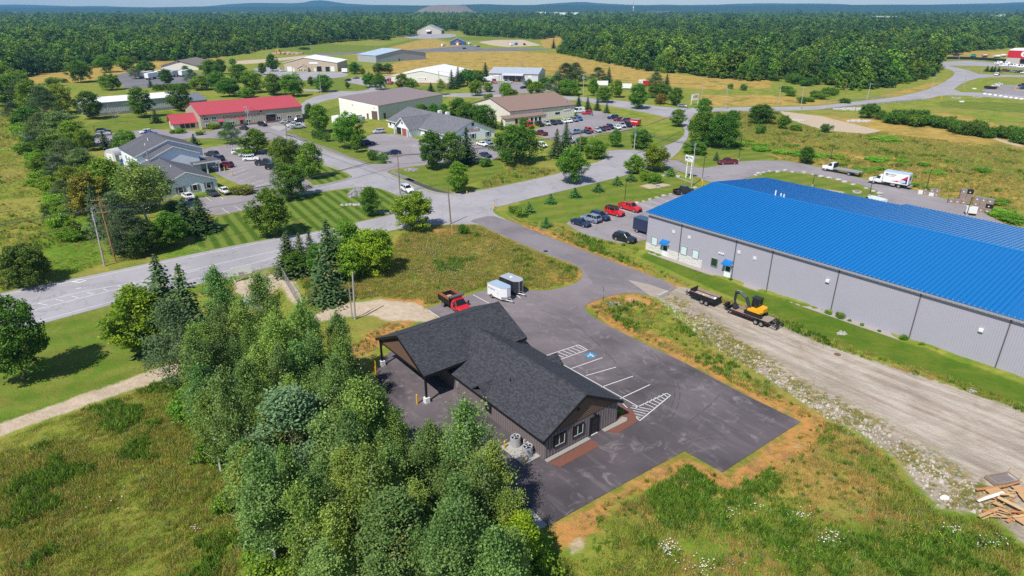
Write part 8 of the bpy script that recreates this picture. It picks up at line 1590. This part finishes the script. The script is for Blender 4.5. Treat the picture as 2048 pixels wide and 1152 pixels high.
# guard rails on the far road
for s, l in (('1652,206 1700,202.5 1740,198.5 1786,193.5', 'steel guard rail on the far side of the road above the rock bank'), ('1650,220.5 1700,215 1760,208.5 1842,201', 'steel guard rail on the near side of the road above the rock bank')):
    p = P(s); r = empty('guard_rail', l, 'guard rail', (p[0][0], p[0][1], 0)); mb = MB()
    for i in range(len(p)-1):
        a, b = Vector((*p[i], 0)), Vector((*p[i+1], 0)); d = (b-a).normalized(); n = Vector((-d.y, d.x, 0))*.05; q = [a-n, b-n, b+n, a+n]; o_ = Vector((p[0][0], p[0][1], 0)); mb.hexa([tuple(v-o_+Vector((0, 0, .5))) for v in q]+[tuple(v-o_+Vector((0, 0, .85))) for v in q])
        for k in range(int((b-a).length/4)): c = a+d*k*4-o_; MB().box(c.x-.08, c.x+.08, c.y-.08, c.y+.08, 0, .8).build('rail_post', M_woodpole, r)
    mb.build('rail', M_steel, r)
p = P('1893,118.5 1940,119 1975,121 2012,124'); r = empty('screen_fence', 'dark green screen fence in front of the boats', 'fence', (p[0][0], p[0][1], 0)); mb = MB()
for i in range(3):
    a, b = Vector((*p[i], 0))-r.location, Vector((*p[i+1], 0))-r.location; MB().hexa([(a.x, a.y-.1, 0), (b.x, b.y-.1, 0), (b.x, b.y, 0), (a.x, a.y, 0), (a.x, a.y-.1, 2.2), (b.x, b.y-.1, 2.2), (b.x, b.y, 2.2), (a.x, a.y, 2.2)]).build('fence_panel', mat('dark_mesh', (.012, .02, .025), .8), r)
# chain-link enclosure near the road
p = P('490,556 560.5,546.5 606,625'); r = empty('chain_link_fence', 'galvanised chain-link fence around the bare enclosure beside the grove', 'fence', (p[0][0], p[0][1], 0)); mw = mat('chain_link_wire', (.4, .42, .43), .5, .4); mb = MB()
for i in range(2):
    a, b = Vector((*p[i], 0))-r.location, Vector((*p[i+1], 0))-r.location; n = max(2, int((b-a).length/2.4))
    for k in range(n+1): c = a.lerp(b, k/n); MB().tube([c, c+Vector((0, 0, 1.9))], .04, 6).build('post', mw, r)
    for z in (.05, 1.85): MB().tube([a+Vector((0, 0, z)), b+Vector((0, 0, z))], .03, 5).build('rail', mw, r)
    m_ = int((b-a).length/.22)
    for k in range(m_):
        c = a.lerp(b, k/m_); d = (b-a).normalized()
        for s_ in (-1, 1): e_ = c+d*s_*1.8; mb.tube([c+Vector((0, 0, .05)), e_+Vector((0, 0, 1.85))], .006, 3, cap=False)
tag(mb.build('chain_mesh', mw, r), kind='stuff')
X, Y = g(505, 618); r = empty('equipment_cabinet', 'pale blue-grey equipment cabinet inside the chain-link enclosure', 'cabinet', (X, Y, 0), R(35)); MB().box(-1.3, 1.3, -.7, .7, 0, 1.5).build('housing', M_ac, r); MB().box(-1.38, 1.38, -.78, .78, 1.5, 1.6).build('lid', mat('pale_blue_lid', (.42, .47, .55), .4), r); MB().box(-.62, -.58, -.73, -.7, .1, 1.45).build('door_seam', M_black, r)
X, Y = g(510, 565); tag(MB().tube([(X, Y, 0), (X, Y, 1.5), (X+.15, Y, 1.7), (X+.3, Y, 1.6)], .08, 8).build('vent_standpipe', M_steel), 'curved grey vent pipe beside the road sign back', 'pipe')
# pallet stacks in the truck yard
M_brick2 = mat('taupe_stone', (.25, .2, .18), .85, 0, .2, 3); M_wrap = mat('white_wrap', (.68, .68, .67), .3)
def pallets(b, nx, nz, label, rz, m, top=M_black, sc=1):
    X, Y = g(*b); r = empty('pallet_stack', label, 'pallet stack', (X, Y, .07), rz); r.scale = (sc,)*3; rs = random.Random(int(b[0]))
    for k in range(nz):
        for i in range(nx):
            x = i*1.25-(nx-1)*.62; q = MB().box(x-.6, x+.6, -.55, .55, k*1.12+.13, k*1.12+1.1).build('block_bundle', m if (i+k) % 3 else (top if top is not M_black or i == nx-1 else m), r)
            MB().box(x-.6, x+.6, -.55, .55, k*1.12+.02, k*1.12+.12).build('pallet', M_lumber, r)
            if rs.random() < .8: MB().box(x-.2, x+.08, -.565, -.548, k*1.12+.45, k*1.12+.7).build('label_sheet', M_wrap, q)
pallets((1844, 389), 2, 1, 'single layer of wrapped pallets beside the lamp post', R(-25), M_brick2, M_wrap, .8); pallets((1866, 393), 2, 2, 'two-high stack of wrapped pallets right of the lamp post', R(-25), M_brick2, M_wrap, .85); pallets((1913, 408), 3, 1, 'low row of stone pallets at the foot of the tall stack', R(-25), M_brick2); pallets((1927, 407), 2, 3, 'tall stack of stone pallets at the yard edge', R(-25), M_brick2); pallets((1962, 425), 3, 3, 'tallest stack of stone pallets at the corner of the yard', R(-50), M_brick2)
X, Y = g(1940, 430); r = empty('silver_bin', 'silver covered machine between lamp post and the tallest pallets', 'machine', (X, Y, .07), R(-30)); MB().prism([(-1, -.7), (1, -.7), (1.2, .7), (-1.2, .7)], .5, 1.8).build('cover', M_wrap, r); MB().box(-.9, .9, -.6, .6, 0, .5).build('base', M_black, r)
# concrete blocks, wells
X, Y = g(1325, 592); r = MB().hexa([(-.9, -.25, 0), (.9, -.25, 0), (.9, .25, 0), (-.9, .25, 0), (-.9, -.2, .35), (.9, -.2, .75), (.9, .2, .75), (-.9, .2, .35)]).build('culvert_block', M_concrete, None, (X, Y, 0), R(25)); tag(r, 'pale wedge-shaped concrete culvert block at the end of the asphalt', 'concrete block')
for b, rr, l in (((1316, 374), 1.1, 'round concrete well ring on the lawn by the sign'), ((1714, 385), 1.1, 'round concrete well ring on the grass island'), ((1912, 196), 2.2, 'round white concrete ring on the right-hand lawn, left of two'), ((1954, 194), 2.2, 'round white concrete ring on the right-hand lawn, right of two')):
    X, Y = g(*b); MBr = MB(); MBr.tube([(X, Y, -.1), (X, Y, .3)], rr, 16); o = tag(MBr.build('well_ring', M_rock), l, 'well ring'); MB().tube([(X, Y, .3), (X, Y, .33)], rr*.6, 12).build('well_lid', mat('rusty_lid', (.22, .12, .08), .8), o)
for b, l in (((1923, 204), 'small white slab sign lying by the right-hand drive'), ((1948, 178), 'small white marker stone by the pale pole')):
    X, Y = g(*b); tag(MB().box(X-1, X+1, Y-.4, Y+.4, 0, .5).build('marker_block', M_white), l, 'block')
X, Y = g(1888, 996); rs = np.random.RandomState(2); tag(MB().loft([[(X+.5*f*math.cos(k)*(.6+.6*rs.rand()), Y+.35*f*math.sin(k)*(.6+.6*rs.rand()), z) for k in np.linspace(0, 5.5, 8)] for z, f in ((0, 1), (.12, .9), (.28, .4))]).build('plastic_sheet', M_white), 'crumpled white plastic sheet on the gravel near the lumber pile', 'plastic sheet')
# lumber pile: every board a thing, plus the grey crate
rs = random.Random(21)
def board(a, b, w, z, m, label, group='boards of the lumber pile', th=.05):
    A_, B_ = Vector(g(*a)), Vector(g(*b)); d = B_-A_; o = MB().box(-d.length/2, d.length/2, -w/2, w/2, 0, th).build('board', m, None, ((A_.x+B_.x)/2, (A_.y+B_.y)/2, z), math.atan2(d.y, d.x)); o.rotation_euler.y = rs.uniform(-.05, .05); return tag(o, label, 'board', group)
M_lum2 = mat('pale_lumber', (.55, .38, .2), .8, 0, .2, 2); M_lum3 = mat('orange_board', (.45, .2, .075), .8, 0, .2, 2)
board((1953, 1007), (2005, 992), .3, .35, M_white, 'long white painted board lying across the lumber pile', None); board((1950, 985), (2010, 977), .25, .3, M_lum3, 'reddish plank at the back of the lumber pile', None); board((1992, 1003), (2052, 1033), .4, .5, M_lum2, 'wide pale plank leading down across the lumber pile', None); board((1968, 1010), (2002, 1000), .12, .15, M_lumber, 'long thin batten trailing left from the lumber pile', None)
for i in range(34):
    x, y = rs.uniform(1965, 2045), rs.uniform(975, 1048); an = rs.choice((rs.gauss(.35, .25), rs.gauss(-.3, .3))); l = rs.uniform(18, 48); board((x-l*.5*math.cos(an), y-l*.4*math.sin(an)), (x+l*.5*math.cos(an), y+l*.4*math.sin(an)), rs.choice((.1, .14, .2, .3)), rs.uniform(.02, .45), rs.choice((M_lumber, M_lum2, M_lum3)), 'loose board jumbled in the lumber pile')
for a, b, w in (((2028, 985), (2060, 985), 1.1), ((1975, 990), (2000, 985), .7), ((2040, 1000), (2070, 1003), 1.0), ((2032, 1040), (2052, 1052), .9)): board(a, b, w, .3, M_lumber, 'broad plywood sheet in the lumber pile', 'plywood sheets of the lumber pile')
X, Y = g(2003, 962); r = empty('timber_frame', 'weathered grey open timber crate behind the lumber pile', 'crate', (X, Y, 0), R(12)); GW = mat('grey_timber', (.22, .18, .18), .85)
for i in range(6): MB().box(-1.3, 1.2, -.6+i*.2, -.44+i*.2, .12, .16).build('slat', GW, r)
for a in ((-1.3, 1.3, -.65, -.58, .1, .45), (-1.3, 1.3, .58, .65, .1, .45), (-1.35, -1.25, -.65, .65, .1, .5)): MB().box(*a).build('rail', WOODP, r)
MB().tube([(1.2, -.6, .1), (1.35, -.6, 1.0), (1.35, .6, .9), (1.2, .6, .1)], .05, 4).build('end_frame', M_lum3, r)

# ------------------------------------------------------------------ grass, weeds and flowers
def tuft_mesh(name, seed, n, h, spread, w, m, lean=.35):
    rs = np.random.RandomState(seed); V = []; Fc = []; T = []
    for i in range(n):
        t = rs.rand()*2*pi; q = spread*rs.rand()**.6; x, y = q*math.cos(t), q*math.sin(t); l = h*rs.uniform(.55, 1.1); dx, dy = rs.normal(size=2)*lean*l; a = rs.rand()*pi; wx, wy = w*math.cos(a), w*math.sin(a); b = len(V)
        V += [(x-wx, y-wy, -.05), (x+wx, y+wy, -.05), (x+dx*.4+wx*.8, y+dy*.4+wy*.8, l*.6), (x+dx*.4-wx*.8, y+dy*.4-wy*.8, l*.6), (x+dx, y+dy, l)]; Fc += [(b, b+1, b+2, b+3), (b+3, b+2, b+4, b+4)]; tv = rs.rand(); T += [tv]*5
    me = D.meshes.new(name); me.from_pydata(V, [], [f if f[2] != f[3] else f[:3] for f in Fc]); me.materials.append(m); at = me.attributes.new('tint', 'FLOAT', 'POINT'); at.data.foreach_set('value', T); me.update(); return me
L_grass = leaf_mat('meadow_grass', (.18, .27, .028), (.38, .36, .075), None, .3, .3, False); L_dry = leaf_mat('dry_grass', (.52, .35, .11), (.36, .29, .075), None, .25, .2, False); L_lush = leaf_mat('lush_weeds', (.09, .19, .018), (.19, .29, .03), None, .3, .25, False); L_grey = leaf_mat('grey_weeds', (.2, .24, .09), (.32, .32, .17), None, .2, .2, False)
TP = [proto(tuft_mesh('grass_tuft', 1, 26, .6, .38, .022, L_grass)), proto(tuft_mesh('grass_tuft', 2, 26, .55, .4, .022, L_dry, .45)), proto(tuft_mesh('weed_tuft', 3, 22, .75, .3, .045, L_lush)), proto(tuft_mesh('weed_tuft', 4, 24, .5, .35, .03, L_grey))]
ANYPAVE = PAVED + [GRAV] + DIRT + MOW
def scatter(name, polys, dens, smin, smax, pick, inset_=.3, seed=0, block=None, cap=26000):
    r = np.random.RandomState(seed); out = []
    for p in polys:
        a = np.array(p); lo, hi = a.min(0), a.max(0); n = int(min(cap*4, (hi-lo).prod()*dens)); q = r.uniform(lo, hi, (n, 2)); q = q[sdf(q, p) > 0]; out.append(q)
    q = np.concatenate(out); q = q[(q[:, 1] > 30) & (np.abs(q[:, 0]) < q[:, 1]*.86+8)]; q = q[zone(q, block if block is not None else ANYPAVE, 2) < -inset_]
    if len(q) > cap: q = q[r.permutation(len(q))[:cap]]
    v1 = vnoise(q[:, 0]+300, q[:, 1], 4.5, 21)*.6+vnoise(q[:, 0]+300, q[:, 1], 1.6, 22)*.4; ix, keep = pick(q, v1, r); q, ix, v1 = q[keep], ix[keep], v1[keep]; n = len(q)
    s = r.uniform(smin, smax, n)*(.6+.8*v1); gn_scatter(name, np.column_stack([q, np.full(n, -.04)]), np.stack([s*r.uniform(.8, 1.2, n), s, s], 1), np.column_stack([r.normal(size=(n, 2))*.08, r.rand(n)*6.28]), ix, TP)
def p_mead(q, v, r): u = r.rand(len(q)); ix = np.where(v > .6, 2, np.where(v < .38, 1, 0)); ix = np.where(u < .22, r.randint(0, 4, len(q)), ix); return ix, u < (.6+.4*v)
def p_verge(q, v, r): u = r.rand(len(q)); return np.where(u < .72, 1, np.where(u < .86, 0, 2)), u < .95
def p_pale(q, v, r): u = r.rand(len(q)); return np.where(u < .3, 1, np.where(u < .38, 3, np.where(v > .7, 2, 0))), u < .9
def p_mid(q, v, r): u = r.rand(len(q)); return np.where(u < .16, 1, np.where(u < .24, 3, np.where(v > .6, 2, 0))), u < .95
def p_weed(q, v, r): u = r.rand(len(q)); return np.where(u < .4, 3, np.where(u < .7, 1, 0)), (v > .45)
ML = P('-300,900 0,875 240,792 345,745 400,800 440,940 520,1100 600,1300 -300,1300'); MR = P('1120,1100 1180,1050 1380,935 1450,990 1640,885 1655,842 1720,866 1790,915 1880,1020 1985,1036 2060,1095 2300,1200 2300,1400 1080,1400'); MT = P('560,560 640,610 700,604 850,614 975,576 1088,580 1138,571 1163,550 1156,536 1088,511 1025,484 957,452 900,452 800,470 790,500 640,560')
MS = P('1172,606 1250,583 1310,600 1420,700 1640,832 1600,843 1380,731'); MN = P('1040,440 1130,452 1190,480 1255,492 1292,502 1300,530 1400,580 1350,572 1270,539 1165,500'); MH = P('60,230 130,300 175,390 215,525 120,558 0,584 -60,560 -60,200'); MG = P('1320,604 1420,640 1560,740 1720,830 1880,930 2000,1000 1990,1030 1880,1016 1789,910 1650,835 1530,755 1400,680'); MB2 = P('1390,590 1442,608 1570,656 1660,694 1765,729 1917,778 2048,824 2048,812 1917,762 1765,715 1660,678 1570,642 1440,594')
scatter('meadow_grass', [ML], 16, .6, 1.1, p_mid, .2, 1, cap=34000); scatter('meadow_grass', [MR], 16, .6, 1.15, p_mead, .2, 10, cap=34000); scatter('meadow_grass', [MT], 14, .6, 1.1, p_pale, .3, 2, cap=24000); scatter('dry_verge_grass', VERGE[:5], 5, .4, .75, p_verge, .35, 3, cap=14000); scatter('dry_verge_grass', [MS], 4, .6, 1.1, p_mead, .3, 4, cap=5000); scatter('meadow_grass', [MN], 4, .6, 1.1, p_mead, .3, 5, cap=5000); scatter('field_grass', [MH], 7, .45, .8, p_pale, .3, 9, cap=22000)
scatter('gravel_weeds', [MG], 9, .3, .65, p_weed, -50, 6, block=[BROAD], cap=14000); scatter('yard_edge_weeds', [MB2], 8, .6, 1.0, p_mead, -50, 7, block=[BROAD], cap=5000)
scatter('field_grass', [P('1400,225 1560,224 1650,268 1760,266 2048,300 2048,440 1860,385 1720,352 1600,322 1480,318 1440,288 1395,250'), P('960,345 1040,330 1110,340 1080,360 965,380')], 2.2, .7, 1.3, p_pale, .3, 8, cap=24000)
mb = MB(); r_ = np.random.RandomState(77); a_ = np.array(MG); n_ = 0
while n_ < 900:
    q = r_.uniform(a_.min(0), a_.max(0))
    if sdf(q[None], MG)[0] < 0: continue
    s_ = r_.uniform(.05, .16)*(2 if r_.rand() < .06 else 1); n_ += 1; k_ = [(q[0]+s_*math.cos(t)*r_.uniform(.7, 1.2), q[1]+s_*math.sin(t)*r_.uniform(.7, 1.2)) for t in (0, 1.5, 3.1, 4.6)]
    mb.loft([[(x, y, -.02) for x, y in k_], [(x*.6+q[0]*.4, y*.6+q[1]*.4, s_*.7) for x, y in k_]])
tag(mb.build('loose_stones', mat('pale_stone', (.46, .42, .37), .9, 0, .3, 3)), kind='stuff')
fm = mat('white_petals', (.75, .76, .72), .8); yf = mat('yellow_petals', (.6, .45, .03), .8)
def flowers(spots, m, seed, size, lab):
    r = np.random.RandomState(seed); mb = MB()
    for (px, py, rx, ry, n) in spots:
        for k in range(n):
            a, b = r.normal()*rx*.5+px, r.normal()*ry*.5+py; X, Y = g(a, b)
            if sdf(np.array([(X, Y)]), BROAD)[0] > -.5: continue
            h = r.uniform(.35, .65); s = size*r.uniform(.6, 1.3); mb.add([(X+s*math.cos(t), Y+s*math.sin(t), h+.02*math.sin(3*t)) for t in np.linspace(0, 5.2, 6)], [(0, 1, 2, 3, 4, 5)]); mb.tube([(X, Y, 0), (X, Y, h)], .008, 3, 1, False)
    tag(mb.build(lab, [m, L_grass]), kind='stuff')
flowers([(900, 540, 70, 34, 260), (870, 500, 60, 24, 140), (965, 500, 40, 20, 60), (1340, 1105, 26, 20, 60), (1660, 1085, 25, 18, 60), (1600, 1035, 30, 14, 30), (1455, 1030, 30, 14, 25), (1515, 1015, 20, 10, 14), (1905, 1065, 20, 10, 18), (1985, 1090, 40, 14, 30), (1400, 1140, 60, 20, 40), (390, 1065, 12, 8, 10), (400, 505, 40, 6, 40), (1350, 625, 40, 20, 40), (1000, 620, 60, 12, 0), (820, 560, 60, 25, 50), (2010, 420, 30, 20, 30), (60, 900, 40, 20, 6), (230, 1010, 60, 30, 8)], fm, 3, .05, 'white_wildflowers')
flowers([(1830, 1080, 60, 30, 60), (1600, 1115, 80, 25, 40), (1480, 600, 60, 14, 30), (1560, 640, 60, 14, 30), (1400, 575, 60, 12, 20), (1240, 530, 60, 12, 20), (1640, 690, 50, 10, 20), (880, 590, 40, 10, 20)], yf, 4, .045, 'yellow_wildflowers')

# ------------------------------------------------------------------ air
if HAZE:
    hm = D.materials.new('haze'); hm.use_nodes = True; t = hm.node_tree; t.nodes.clear(); o = t.nodes.new('ShaderNodeOutputMaterial'); v = t.nodes.new('ShaderNodeVolumePrincipled'); v.inputs['Color'].default_value = (.22, .57, 1.0, 1); v.inputs['Density'].default_value = HAZE; v.inputs['Anisotropy'].default_value = 0.0
    t.links.new(v.outputs[0], o.inputs['Volume']); hb = MB().box(-13000, 13000, -470, 12800, -4, 215).build('haze', hm); tag(hb, kind='stuff')
